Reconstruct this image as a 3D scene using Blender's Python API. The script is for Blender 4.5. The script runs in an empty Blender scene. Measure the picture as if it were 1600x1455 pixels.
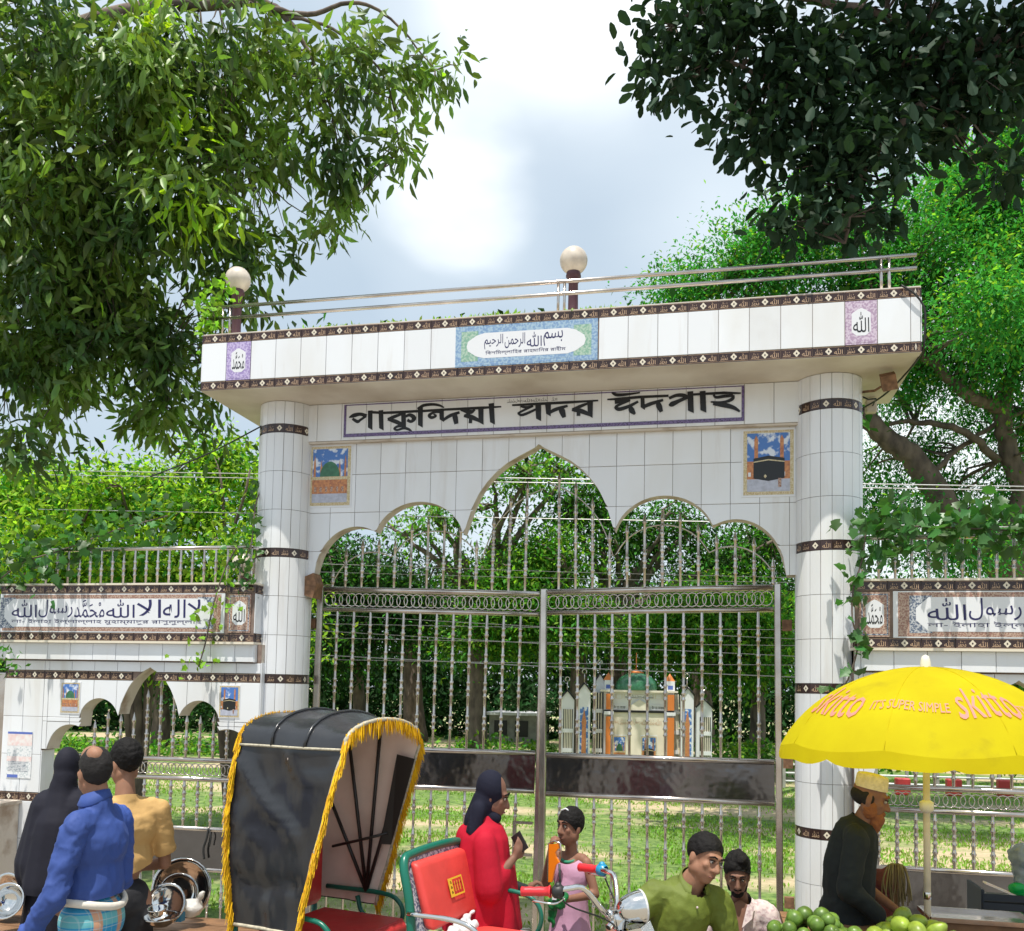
import bpy, math, random
import numpy as np
from mathutils import Vector, Matrix, noise
random.seed(7); rng = np.random.default_rng(7)
S = bpy.context.scene
COL = bpy.data.collections.new('place'); S.collection.children.link(COL)
R = math.radians
# ------------------------------------------------------------------ camera
CF, CYP = 1416.2, 989.9
yaw, pitch, roll = -.2099, .0607, .0193
CP = Vector((3.7828, -6.1623, 2.0))
fw = Vector((math.sin(yaw)*math.cos(pitch), math.cos(yaw)*math.cos(pitch), math.sin(pitch)))
rt = Vector((math.cos(yaw), -math.sin(yaw), 0)); up = rt.cross(fw)
rt, up = rt*math.cos(roll)+up*math.sin(roll), -rt*math.sin(roll)+up*math.cos(roll)
cam = bpy.data.cameras.new('camera'); cam.sensor_width = 36; cam.lens = 36*CF/1600
cam.shift_y = (CYP-727.5)/1600; cam.clip_end = 1500; cam.clip_start = .05
co = bpy.data.objects.new('camera', cam); S.collection.objects.link(co)
co.matrix_world = Matrix(((rt.x, up.x, -fw.x, CP.x), (rt.y, up.y, -fw.y, CP.y), (rt.z, up.z, -fw.z, CP.z), (0, 0, 0, 1)))
S.camera = co
def ray(px, py): return fw + rt*((px-800)/CF) - up*((py-CYP)/CF)
def aty(px, py, Y): d = ray(px, py); return CP + d*((Y-CP.y)/d.y)
def atz(px, py, Z): d = ray(px, py); return CP + d*((Z-CP.z)/d.z)
def atd(px, py, D): return CP + ray(px, py)*D
# ------------------------------------------------------------------ sky, sun, exposure
SUN_EL, SUN_AZ = R(73), R(-8)        # azimuth measured from -Y (behind the camera), negative = towards -X
sd = Vector((math.sin(SUN_AZ)*math.cos(SUN_EL), -math.cos(SUN_AZ)*math.cos(SUN_EL), math.sin(SUN_EL)))
W = bpy.data.worlds.new('World'); S.world = W; W.use_nodes = True
nt = W.node_tree; nt.nodes.clear()
def N(t, **k):
    n = nt.nodes.new(t)
    for a, b in k.items(): setattr(n, a, b)
    return n
sky = N('ShaderNodeTexSky', sky_type='NISHITA', sun_disc=False, sun_elevation=SUN_EL, sun_rotation=math.atan2(sd.x, sd.y), air_density=1.3, dust_density=2.5, ozone_density=1.0)
tc = N('ShaderNodeTexCoord'); mp = N('ShaderNodeMapping'); mp.inputs['Scale'].default_value = (1, 1, 2.2)
nz = N('ShaderNodeTexNoise'); nz.inputs['Scale'].default_value = 1.9; nz.inputs['Detail'].default_value = 5; nz.inputs['Roughness'].default_value = .5
n2 = N('ShaderNodeTexNoise'); n2.inputs['Scale'].default_value = 2.3; n2.inputs['Detail'].default_value = 2
mp2 = N('ShaderNodeMapping'); mp2.inputs['Location'].default_value = (3.1, 1.7, .4)
cr = N('ShaderNodeValToRGB'); cr.color_ramp.elements[0].position = .34; cr.color_ramp.elements[1].position = .66
cr.color_ramp.elements[0].color = (.75, .75, .75, 1); cr.color_ramp.elements[1].color = (1, 1, 1, 1)
cc = N('ShaderNodeValToRGB'); cc.color_ramp.elements[0].position = .42; cc.color_ramp.elements[0].color = (3.7, 4.45, 5.15, 1)
cc.color_ramp.elements[1].position = .66; cc.color_ramp.elements[1].color = (5.9, 6.5, 6.9, 1)
mx = N('ShaderNodeMixRGB'); bg = N('ShaderNodeBackground'); bg.inputs['Strength'].default_value = .11; wo = N('ShaderNodeOutputWorld')
L = nt.links.new
L(tc.outputs['Generated'], mp.inputs['Vector']); L(mp.outputs[0], nz.inputs['Vector']); L(tc.outputs['Generated'], mp2.inputs['Vector']); L(mp2.outputs[0], n2.inputs['Vector'])
L(nz.outputs[0], cr.inputs[0]); L(n2.outputs[0], cc.inputs[0]); L(cr.outputs[0], mx.inputs[0]); L(sky.outputs[0], mx.inputs[1]); L(cc.outputs[0], mx.inputs[2])
prev = mx.outputs[0]
for (px_, py_, lo_, hi_, amt) in ((725, 285, .9950, 1.0004, .6), (900, -60, .987, 1.0, .6), (1500, 700, .97, .999, .5)):     # thin bright cloud in front of the haze
    dv = ray(px_, py_).normalized(); vm = N('ShaderNodeVectorMath', operation='DOT_PRODUCT'); vm.inputs[1].default_value = dv
    nn_ = N('ShaderNodeVectorMath', operation='NORMALIZE'); L(tc.outputs['Generated'], nn_.inputs[0]); L(nn_.outputs[0], vm.inputs[0])
    ma = N('ShaderNodeMath', operation='MULTIPLY_ADD'); ma.inputs[1].default_value = .018; L(nz.outputs[0], ma.inputs[0]); L(vm.outputs['Value'], ma.inputs[2])
    mr_ = N('ShaderNodeMapRange', interpolation_type='SMOOTHSTEP'); mr_.inputs['From Min'].default_value = lo_+.009; mr_.inputs['From Max'].default_value = hi_+.009; mr_.inputs['To Max'].default_value = amt; L(ma.outputs[0], mr_.inputs['Value'])
    m3_ = N('ShaderNodeMixRGB'); m3_.inputs[2].default_value = (9.2, 9.4, 9.4, 1); L(mr_.outputs[0], m3_.inputs[0]); L(prev, m3_.inputs[1]); prev = m3_.outputs[0]
L(prev, bg.inputs[0]); L(bg.outputs[0], wo.inputs[0])
sl = bpy.data.lights.new('sun', 'SUN'); sl.energy = 3.6; sl.angle = R(.6); sl.color = (1, .95, .86)
so = bpy.data.objects.new('sun', sl); S.collection.objects.link(so); so.rotation_euler = sd.to_track_quat('Z', 'Y').to_euler(); so.location = (0, -10, 20)
S.view_settings.view_transform = 'Standard'; S.view_settings.look = 'None'; S.view_settings.gamma = 1; S.view_settings.use_curve_mapping = False
S.view_settings.exposure = .6
S.cycles.max_bounces = 6; S.cycles.diffuse_bounces = 3; S.cycles.glossy_bounces = 3; S.cycles.transmission_bounces = 4; S.cycles.transparent_max_bounces = 6
# ------------------------------------------------------------------ materials
M = {}
def mat(name, col, rough=.6, metal=0, var=0, vscale=3, bump=0, bscale=40, trans=0, spec=None, col2=None, aniso=(1, 1, 1), coat=0, island=0, alpha=1, obj=False, objrand=0, ctl=(.35, .65), detail=4, sss=0):
    m = bpy.data.materials.new(name); m.use_nodes = True; t = m.node_tree; p = t.nodes['Principled BSDF']
    p.inputs['Roughness'].default_value = rough; p.inputs['Metallic'].default_value = metal
    if spec is not None: p.inputs['Specular IOR Level'].default_value = spec
    if coat: p.inputs['Coat Weight'].default_value = coat; p.inputs['Coat Roughness'].default_value = .08
    if sss: p.inputs['Subsurface Weight'].default_value = sss; p.inputs['Subsurface Radius'].default_value = (.02, .008, .004)
    c = (*col, 1); p.inputs['Base Color'].default_value = c
    if alpha < 1: p.inputs['Alpha'].default_value = alpha
    out = None; l = t.links.new
    if obj: src = t.nodes.new('ShaderNodeTexCoord').outputs['Object']
    else: src = t.nodes.new('ShaderNodeNewGeometry').outputs['Position']
    mpn = t.nodes.new('ShaderNodeMapping'); mpn.inputs['Scale'].default_value = aniso; l(src, mpn.inputs[0]); src = mpn.outputs[0]
    if col2 is not None or var:
        n = t.nodes.new('ShaderNodeTexNoise'); n.inputs['Scale'].default_value = vscale; n.inputs['Detail'].default_value = detail; l(src, n.inputs['Vector'])
        rp = t.nodes.new('ShaderNodeValToRGB'); rp.color_ramp.elements[0].position = ctl[0]; rp.color_ramp.elements[1].position = ctl[1]
        a = col; b = col2 if col2 is not None else tuple(x*(1-var) for x in col)
        rp.color_ramp.elements[0].color = (*b, 1); rp.color_ramp.elements[1].color = (*a, 1)
        l(n.outputs[0], rp.inputs[0]); out = rp.outputs[0]
    if island or objrand:
        g = t.nodes.new('ShaderNodeNewGeometry') if island else t.nodes.new('ShaderNodeObjectInfo')
        ro = g.outputs['Random Per Island'] if island else g.outputs['Random']
        mr = t.nodes.new('ShaderNodeMapRange'); k = island or objrand
        mr.inputs['To Min'].default_value = 1-k; mr.inputs['To Max'].default_value = 1+k*.6; l(ro, mr.inputs['Value'])
        hs = t.nodes.new('ShaderNodeHueSaturation'); hs.inputs['Color'].default_value = c; l(mr.outputs[0], hs.inputs['Value'])
        if island:
            mh = t.nodes.new('ShaderNodeMapRange'); mh.inputs['To Min'].default_value = .48; mh.inputs['To Max'].default_value = .52; l(ro, mh.inputs['Value']); l(mh.outputs[0], hs.inputs['Hue'])
        if out: l(out, hs.inputs['Color'])
        out = hs.outputs[0]
    if out: l(out, p.inputs['Base Color'])
    if bump:
        n = t.nodes.new('ShaderNodeTexNoise'); n.inputs['Scale'].default_value = bscale; n.inputs['Detail'].default_value = 3; l(src, n.inputs['Vector'])
        b = t.nodes.new('ShaderNodeBump'); b.inputs['Strength'].default_value = 1; b.inputs['Distance'].default_value = bump; l(n.outputs[0], b.inputs['Height']); l(b.outputs[0], p.inputs['Normal'])
    if trans:
        tr = t.nodes.new('ShaderNodeBsdfTranslucent'); ms = t.nodes.new('ShaderNodeMixShader'); ms.inputs[0].default_value = trans
        ml = t.nodes.new('ShaderNodeMixRGB'); ml.blend_type = 'MULTIPLY'; ml.inputs[0].default_value = 1; ml.inputs[1].default_value = c; ml.inputs[2].default_value = (1.7, 1.7, .7, 1) if island else (1.2, 1.15, 1, 1)
        if out: l(out, ml.inputs[1])
        l(ml.outputs[0], tr.inputs[0]); l(p.outputs[0], ms.inputs[1]); l(tr.outputs[0], ms.inputs[2]); l(ms.outputs[0], t.nodes['Material Output'].inputs[0])
    M[name] = m; return m
mat('tile', (.80, .82, .85), .14, col2=(.73, .73, .72), vscale=2.2, aniso=(1, 1, .35), bump=.0012, bscale=6, objrand=.05, ctl=(.3, .52))
def streaks(m, col, sc, amt, lo, hi):
    t = m.node_tree; p = t.nodes['Principled BSDF']; l = t.links.new; src = p.inputs['Base Color'].links[0].from_socket
    g = t.nodes.new('ShaderNodeNewGeometry'); mp_ = t.nodes.new('ShaderNodeMapping'); mp_.inputs['Scale'].default_value = sc; n = t.nodes.new('ShaderNodeTexNoise'); n.inputs['Scale'].default_value = 1; n.inputs['Detail'].default_value = 6; n.inputs['Roughness'].default_value = .6
    l(g.outputs['Position'], mp_.inputs[0]); l(mp_.outputs[0], n.inputs['Vector']); r = t.nodes.new('ShaderNodeMapRange'); r.inputs['From Min'].default_value = lo; r.inputs['From Max'].default_value = hi; r.inputs['To Max'].default_value = amt; l(n.outputs[0], r.inputs['Value'])
    x = t.nodes.new('ShaderNodeMixRGB'); x.inputs[2].default_value = (*col, 1); l(r.outputs[0], x.inputs[0]); l(src, x.inputs[1]); l(x.outputs[0], p.inputs['Base Color']); rr = t.nodes.new('ShaderNodeMapRange'); rr.inputs['To Min'].default_value = p.inputs['Roughness'].default_value; rr.inputs['To Max'].default_value = .6; l(r.outputs[0], rr.inputs['Value']); l(rr.outputs[0], p.inputs['Roughness'])
streaks(M['tile'], (.42, .33, .24), (9, 9, .9), .26, .56, .76); streaks(M['tile'], (.30, .22, .16), (1.3, 1.3, 1.1), .20, .60, .78)
mat('grout', (.30, .22, .18), .9, var=.5, vscale=9)
mat('plaster', (.62, .55, .47), .85, col2=(.33, .24, .17), vscale=5, bump=.002, bscale=30, ctl=(.3, .5))
mat('soffit', (.76, .70, .62), .8, col2=(.52, .44, .36), vscale=1.7, bump=.001, bscale=20, ctl=(.3, .6), detail=7)
mat('btile', (.045, .024, .022), .18, objrand=.3)
mat('gold', (.62, .42, .27), .4, var=.3, vscale=60)
mat('cream', (.75, .68, .55), .3)
mat('steel', (.66, .61, .57), .18, .95, bump=.0006, bscale=18, col2=(.48, .42, .38), vscale=5)
mat('steel_panel', (.21, .205, .215), .15, .95, bump=.014, bscale=3.2, var=.3, vscale=2)
mat('rust', (.28, .15, .08), .85, var=.5, vscale=25, bump=.002)
mat('ink', (.006, .006, .008), .35)
mat('navy', (.018, .016, .10), .3)
mat('violet_print', (.34, .26, .52), .2, col2=(.55, .47, .70), vscale=70, ctl=(.45, .55))
mat('mauve_print', (.42, .30, .42), .2, col2=(.62, .52, .62), vscale=70, ctl=(.45, .55))
mat('border_violet', (.035, .022, .05), .25, col2=(.18, .13, .30), vscale=110, ctl=(.5, .6))
mat('blue_print', (.20, .32, .52), .2, col2=(.36, .50, .62), vscale=60, ctl=(.42, .58))
mat('green_print', (.22, .40, .30), .2, col2=(.42, .55, .45), vscale=60, ctl=(.42, .58))
mat('brown_print', (.30, .16, .12), .25, col2=(.50, .36, .28), vscale=90, ctl=(.45, .55))
mat('grey_print', (.10, .13, .20), .25, col2=(.50, .52, .55), vscale=80, ctl=(.45, .55))
mat('white_print', (.76, .77, .80), .18)
mat('skyblue', (.07, .19, .52), .2, col2=(.70, .76, .86), vscale=14, ctl=(.42, .50))
mat('dome_green', (.05, .19, .10), .25, var=.3, vscale=30)
mat('orange_print', (.62, .27, .10), .3, col2=(.38, .14, .07), vscale=60)
mat('pave_print', (.50, .52, .62), .3, var=.2, vscale=40)
mat('black_print', (.012, .012, .012), .3)
mat('tan_print', (.50, .40, .20), .4, col2=(.68, .6, .42), vscale=90)
mat('globe', (.80, .72, .62), .3, col2=(.62, .55, .48), vscale=12, trans=.15)
mat('lamp_post', (.09, .035, .045), .4)
mat('bark', (.20, .155, .125), .95, col2=(.09, .07, .06), vscale=7, bump=.02, bscale=12, aniso=(1, 1, .4))
mat('leaf_fore', (.19, .31, .055), .42, spec=.35, col2=(.06, .12, .035), vscale=1.6, ctl=(.40, .56), island=.5, trans=.30)
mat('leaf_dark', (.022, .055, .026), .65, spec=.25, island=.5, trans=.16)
mat('leaf_young', (.34, .55, .03), .45, island=.25, trans=.45)
mat('leaf_mid', (.075, .235, .03), .65, spec=.2, island=.55, trans=.36)
mat('leaf_bright', (.24, .46, .05), .65, spec=.2, island=.5, trans=.42)
mat('leaf_lime', (.34, .54, .06), .65, spec=.2, island=.4, trans=.5)
mat('leaf_rain', (.055, .28, .05), .65, spec=.2, island=.5, trans=.36)
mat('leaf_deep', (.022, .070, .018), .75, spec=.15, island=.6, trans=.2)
mat('leaf_vine', (.06, .17, .04), .4, island=.4, trans=.3)
mat('grass_blade', (.25, .44, .06), .55, island=.5, trans=.35)
mat('wire', (.62, .62, .62), .4, .3)
mat('cable', (.02, .02, .02), .5)
# ------------------------------------------------------------------ mesh builder
WL = {}
class MB:
    def __init__(s): s.v = []; s.f = []; s.m = []; s.sm = []
    def add(s, v, f, mi=0, sm=False):
        o = len(s.v); s.v += [tuple(p) for p in v]
        for q in f: s.f.append(tuple(i+o for i in q)); s.m.append(mi); s.sm.append(sm)
        return s
    def box(s, x0, x1, y0, y1, z0, z1, mi=0):
        return s.add([(x0, y0, z0), (x1, y0, z0), (x1, y1, z0), (x0, y1, z0), (x0, y0, z1), (x1, y0, z1), (x1, y1, z1), (x0, y1, z1)],
                     [(0, 3, 2, 1), (4, 5, 6, 7), (0, 1, 5, 4), (1, 2, 6, 5), (2, 3, 7, 6), (3, 0, 4, 7)], mi)
    def bbox(s, x0, x1, y0, y1, z0, z1, b=.01, mi=0):     # box with chamfered vertical+horizontal front edges
        vs = []
        for z, k in ((z0, b), (z0+b, 0), (z1-b, 0), (z1, b)):
            vs += [(x0+k+(0 if k else b), y0+k, z), (x1-k-(0 if k else b), y0+k, z), (x1-k, y0+k+(0 if k else b), z), (x1-k, y1-k-(0 if k else b), z), (x1-k-(0 if k else b), y1-k, z), (x0+k+(0 if k else b), y1-k, z), (x0+k, y1-k-(0 if k else b), z), (x0+k, y0+k+(0 if k else b), z)]
        fs = [tuple(reversed(range(8))), tuple(range(24, 32))]
        for j in range(3):
            for i in range(8): a = j*8+i; c = j*8+(i+1) % 8; fs.append((a, c, c+8, a+8))
        return s.add(vs, fs, mi)
    def ebox(s, c, ax, ay, az, mi=0):                       # box from centre and three half axes
        c, ax, ay, az = map(Vector, (c, ax, ay, az)); vs = []
        for k in (-1, 1):
            for i, j in ((-1, -1), (1, -1), (1, 1), (-1, 1)): vs.append(c+ax*i+ay*j+az*k)
        return s.add(vs, [(0, 3, 2, 1), (4, 5, 6, 7), (0, 1, 5, 4), (1, 2, 6, 5), (2, 3, 7, 6), (3, 0, 4, 7)], mi)
    def tube(s, pts, r, n=8, mi=0, closed=False, cap=True):
        P = [Vector(p) for p in pts]; k = len(P); rr = r if hasattr(r, '__len__') else [r]*k
        T = []
        for i in range(k):
            a = P[i-1] if (i or closed) else P[i]; b = P[(i+1) % k] if (i < k-1 or closed) else P[i]
            t = (b-a); T.append(t.normalized() if t.length > 1e-9 else Vector((0, 0, 1)))
        nrm = T[0].orthogonal().normalized(); vs = []
        for i in range(k):
            nrm = (nrm - T[i]*nrm.dot(T[i])); nrm = nrm.normalized() if nrm.length > 1e-6 else T[i].orthogonal().normalized()
            bn = T[i].cross(nrm)
            for j in range(n): a = 2*math.pi*j/n; vs.append(P[i]+(nrm*math.cos(a)+bn*math.sin(a))*rr[i])
        fs = []
        for i in range(k if closed else k-1):
            for j in range(n): a = i*n+j; b = i*n+(j+1) % n; c = ((i+1) % k)*n; fs.append((a, b, c+(j+1) % n, c+j))
        s.add(vs, fs, mi, True)
        if cap and not closed: o = len(s.v)-k*n; s.f += [tuple(o+j for j in reversed(range(n))), tuple(o+(k-1)*n+j for j in range(n))]; s.m += [mi, mi]; s.sm += [False, False]
        return s
    def lathe(s, prof, c=(0, 0, 0), n=16, mi=0, mtx=None, sm=True, a0=0, a1=2*math.pi, sx=1, sy=1):
        full = abs(a1-a0-2*math.pi) < 1e-6; m = n if full else n+1; vs = []
        for r, z in prof:
            for j in range(m):
                a = a0+(a1-a0)*j/n; p = Vector((r*math.cos(a)*sx, r*math.sin(a)*sy, z))
                if mtx: p = mtx @ p
                vs.append(p+Vector(c))
        fs = []
        for i in range(len(prof)-1):
            for j in range(n): b = (j+1) % m; fs.append((i*m+j, i*m+b, (i+1)*m+b, (i+1)*m+j))
        return s.add(vs, fs, mi, sm)
    def ball(s, c, r, n=12, mi=0, mtx=None):
        r = (r, r, r) if not hasattr(r, '__len__') else r
        h = n//2; pr = [(math.sin(math.pi*i/h), -math.cos(math.pi*i/h)) for i in range(h+1)]
        m3 = Matrix.Diagonal((r[0], r[1], r[2])); m3 = (mtx @ m3) if mtx else m3
        return s.lathe([(max(a, 1e-4), b) for a, b in pr], c, n, mi, m3)
    def prism(s, poly, y0, y1, mi=0, mis=None):            # poly in (x,z), front y0 (towards -Y)
        n = len(poly); s.add([(x, y0, z) for x, z in poly]+[(x, y1, z) for x, z in poly], [tuple(range(n)), tuple(reversed(range(n, 2*n)))], mi)
        o = len(s.v)-2*n
        for i in range(n): s.f.append((o+i, o+n+i, o+n+(i+1) % n, o+(i+1) % n)); s.m.append(mi if mis is None else mis); s.sm.append(False)
        return s
    def flat(s, poly, y, mi=0): return s.add([(x, y, z) for x, z in poly], [tuple(range(len(poly)))], mi)
    def rect(s, x0, x1, z0, z1, y, mi=0): return s.flat([(x0, z0), (x1, z0), (x1, z1), (x0, z1)], y, mi)
    def glyph(s, t, x0, z0, x1, z1, y, mi=0, keep=True, fn=None):
        V, F, asp = glyph(t); w, h = x1-x0, z1-z0
        if keep and asp:
            if w/h > asp: w2 = h*asp; x0 += (w-w2)/2; w = w2
            else: h2 = w/asp; z0 += (h-h2)/2; h = h2
        P = [(x0+a*w, y, z0+b*h) for a, b in V]
        if fn: P = [fn(*p) for p in P]
        return s.add(P, F, mi)
    def mesh(s, name, mats, org=Vector((0, 0, 0))):
        me = bpy.data.meshes.new(name); me.from_pydata([tuple(Vector(p)-org) for p in s.v], [], s.f)
        for m in mats: me.materials.append(M[m] if isinstance(m, str) else m)
        me.polygons.foreach_set('material_index', s.m); me.polygons.foreach_set('use_smooth', s.sm); me.update(); return me
    def build(s, name, mats, parent=None, org=None):
        if not hasattr(mats, '__iter__') or isinstance(mats, str): mats = [mats]
        pw = WL.get(parent.name, Vector((0, 0, 0))) if parent else Vector((0, 0, 0))
        if org is None:
            if parent or not s.v: a = np.array([tuple(p) for p in s.v]); org = Vector(((a.min(0)+a.max(0))/2).tolist())
            else: a = np.array([tuple(p) for p in s.v]); c = (a.min(0)+a.max(0))/2; org = Vector((c[0], c[1], a[:, 2].min()))
        org = Vector(org); o = bpy.data.objects.new(name, s.mesh(name, mats, org)); COL.objects.link(o)
        o.location = org-pw; o.parent = parent; WL[o.name] = org; return o
def inst(name, me, parent, loc, rot=None, sc=None):
    o = bpy.data.objects.new(name, me); COL.objects.link(o); o.parent = parent
    o.location = Vector(loc)-(WL.get(parent.name, Vector((0, 0, 0))) if parent else Vector((0, 0, 0)))
    if rot is not None: o.rotation_euler = rot
    if sc is not None: o.scale = sc
    WL[o.name] = Vector(loc); return o
def tag(o, label, cat, group=None, kind=None):
    if label: o['label'] = label
    if cat: o['category'] = cat
    if group: o['group'] = group
    if kind: o['kind'] = kind
    return o
def thing(name, label, cat, loc=(0, 0, 0), rotz=0, group=None, local=False):
    o = bpy.data.objects.new(name, None); COL.objects.link(o); o.location = loc; o.rotation_euler = (0, 0, rotz); o.empty_display_size = .2
    WL[o.name] = Vector((0, 0, 0)) if local else Vector(loc); return tag(o, label, cat, group)
def struct(o): o['kind'] = 'structure'; return o
def copy_tree(o, loc, rotz, label, parent=None):
    c = o.copy(); COL.objects.link(c)
    if parent is None: c.location = loc; c.rotation_euler = (0, 0, rotz); c['label'] = label
    else: c.parent = parent
    for ch in o.children: copy_tree(ch, None, None, None, c)
    return c
GC = {}
def glyph(t):
    if t in GC: return GC[t]
    c = bpy.data.curves.new('print', 'FONT'); c.body = t; c.size = 1; c.resolution_u = 2
    o = bpy.data.objects.new('print', c); S.collection.objects.link(o); bpy.context.view_layer.update()
    e = o.evaluated_get(bpy.context.evaluated_depsgraph_get()); me = e.to_mesh()
    V = np.array([v.co[:2] for v in me.vertices]); F = [tuple(p.vertices) for p in me.polygons]; e.to_mesh_clear()
    bpy.data.objects.remove(o); bpy.data.curves.remove(c)
    a, b = V.min(0), V.max(0); V = (V-a)/(b-a); GC[t] = (V.tolist(), F, float((b-a)[0]/(b-a)[1])); return GC[t]
def crv(P, k=6):                                                # Catmull-Rom through points (any dimension)
    P = np.array(P, float); Q = np.vstack([2*P[0]-P[1], P, 2*P[-1]-P[-2]]); o = []
    for i in range(1, len(Q)-2):
        for t in np.linspace(0, 1, k, endpoint=False):
            a, b, c, d = Q[i-1], Q[i], Q[i+1], Q[i+2]
            o.append(.5*((2*b)+(c-a)*t+(2*a-5*b+4*c-d)*t*t+(3*b-a-3*c+d)*t**3))
    o.append(Q[-2]); return np.array(o)
ALLAH, MUHAMMAD, RASOUL, BISM = '\uFDF2', '\uFDF4', '\uFDF6', '\uFDFD'
# ------------------------------------------------------------------ ground, field, street
def ground():
    g = bpy.data.materials.new('field_ground'); g.use_nodes = True; t = g.node_tree; p = t.nodes['Principled BSDF']; p.inputs['Roughness'].default_value = .95; l = t.links.new
    ge = t.nodes.new('ShaderNodeNewGeometry')
    def nz(sc, a=(1, 1, 1), d=5):
        m = t.nodes.new('ShaderNodeMapping'); m.inputs['Scale'].default_value = a; l(ge.outputs['Position'], m.inputs[0])
        n = t.nodes.new('ShaderNodeTexNoise'); n.inputs['Scale'].default_value = sc; n.inputs['Detail'].default_value = d; l(m.outputs[0], n.inputs['Vector']); return n.outputs[0]
    def ramp(i, a, b, ca, cb):
        r = t.nodes.new('ShaderNodeValToRGB'); r.color_ramp.elements[0].position = a; r.color_ramp.elements[1].position = b; r.color_ramp.elements[0].color = (*ca, 1); r.color_ramp.elements[1].color = (*cb, 1); l(i, r.inputs[0]); return r.outputs[0]
    grass = ramp(nz(9, d=8), .35, .65, (.07, .14, .03), (.22, .32, .08)); sand = ramp(nz(14), .3, .7, (.42, .33, .20), (.60, .49, .32))
    mask = ramp(nz(.35, (.6, 1.6, 1), 6), .47, .56, (0, 0, 0), (1, 1, 1)); m1 = t.nodes.new('ShaderNodeMixRGB'); l(mask, m1.inputs[0]); l(grass, m1.inputs[1]); l(sand, m1.inputs[2])
    road = ramp(nz(20, d=8), .3, .7, (.20, .18, .15), (.36, .32, .26))
    sep = t.nodes.new('ShaderNodeSeparateXYZ'); l(ge.outputs['Position'], sep.inputs[0]); gt = t.nodes.new('ShaderNodeMath'); gt.operation = 'LESS_THAN'; gt.inputs[1].default_value = .9; l(sep.outputs[1], gt.inputs[0])
    m2 = t.nodes.new('ShaderNodeMixRGB'); l(gt.outputs[0], m2.inputs[0]); l(m1.outputs[0], m2.inputs[1]); l(road, m2.inputs[2]); l(m2.outputs[0], p.inputs['Base Color'])
    b = t.nodes.new('ShaderNodeBump'); b.inputs['Distance'].default_value = .03; b.inputs['Strength'].default_value = .8; l(nz(30), b.inputs['Height']); l(b.outputs[0], p.inputs['Normal'])
    M['field_ground'] = g
    b = MB(); b.add([(-400, -300, 0), (400, -300, 0), (400, 900, 0), (-400, 900, 0)], [(0, 1, 2, 3)]); o = b.build('ground', 'field_ground', org=(0, 0, 0)); struct(o)
ground()
# ------------------------------------------------------------------ tiles
TM = {}
def tile_mesh(w, h, th=.008):
    k = (round(w, 3), round(h, 3))
    if k not in TM:
        b = MB(); c = .002; x, z = w/2, h/2
        b.add([(-x, 0, -z), (x, 0, -z), (x, 0, z), (-x, 0, z), (-x+c, -c, -z+c), (x-c, -c, -z+c), (x-c, -c, z-c), (-x+c, -c, z-c), (-x, th-c, -z), (x, th-c, -z), (x, th-c, z), (-x, th-c, z)],
              [(4, 5, 6, 7), (0, 1, 5, 4), (1, 2, 6, 5), (2, 3, 7, 6), (3, 0, 4, 7), (1, 0, 8, 9), (2, 1, 9, 10), (3, 2, 10, 11), (0, 3, 11, 8)])
        TM[k] = b.mesh('wall_tile', ['tile'])
    return TM[k]
def wall_tiles(par, x0, x1, z0, z1, y, xj, zj, arch=None, holes=(), gap=.003):
    """xj / zj: joint positions; tiles are cut at the panel's edges and at the arch line."""
    xs = [x0]+[a for a in xj if x0+.015 < a < x1-.015]+[x1]; zs = [z0]+[a for a in zj if z0+.015 < a < z1-.015]+[z1]
    for i in range(len(xs)-1):
        for j in range(len(zs)-1):
            a, b, c, d = xs[i]+gap/2, xs[i+1]-gap/2, zs[j]+gap/2, zs[j+1]-gap/2
            mxx, mz = (a+b)/2, (c+d)/2
            if any(h[0] < mxx < h[1] and h[2] < mz < h[3] for h in holes): continue
            jy = y+random.uniform(-.0006, .0006); rr = (random.uniform(-.004, .004), 0, random.uniform(-.004, .004))
            if arch:
                n = 10; X = np.linspace(a, b, n+1); lo = np.array([max(c, arch(t)) for t in X])
                if (lo > c+1e-4).any():
                    m = MB(); ok = False
                    for k in range(n):
                        if lo[k] >= d-.002 and lo[k+1] >= d-.002: continue
                        p, q = min(lo[k], d-.001), min(lo[k+1], d-.001); ok = True
                        e = [(X[k], jy, p), (X[k+1], jy, q), (X[k+1], jy, d), (X[k], jy, d), (X[k], jy+.008, p), (X[k+1], jy+.008, q)]
                        m.add(e, [(0, 1, 2, 3), (0, 4, 5, 1)])
                    if ok: m.build('wall_tile', 'tile', par)
                    continue
            inst('wall_tile', tile_mesh(b-a, d-c), par, (mxx, jy, mz), rr)
def border_mesh(w=.2002, h=.064):
    b = MB(); x, z = w/2, h/2
    b.box(-x, x, 0, .008, -z, z, 0)
    b.rect(-x+.003, x-.003, z-.005, z-.003, -.0006, 1); b.rect(-x+.003, x-.003, -z+.003, -z+.005, -.0006, 1)
    d = .024; b.add([(0, -.001, -d), (d*.9, -.001, 0), (0, -.001, d), (-d*.9, -.001, 0)], [(0, 1, 2, 3)], 2)
    for q in ((-.013, 0), (.013, 0), (0, .015), (0, -.015)): b.add([(q[0]+.008*math.cos(a), -.0015, q[1]+.008*math.sin(a)) for a in (0, 1.05, 2.1, 3.14, 4.2, 5.25)], [tuple(range(6))], 2)
    b.add([(0, -.002, -.008), (.006, -.002, 0), (0, -.002, .008), (-.006, -.002, 0)], [(0, 1, 2, 3)], 0)
    b.glyph(ALLAH, x-.066, -.021, x-.012, .021, -.001, 1, keep=False); b.glyph(MUHAMMAD, -x+.012, -.021, -x+.062, .019, -.001, 1, keep=False)
    return b.mesh('border_tile', ['btile', 'gold', 'cream'])
BM = border_mesh()
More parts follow.
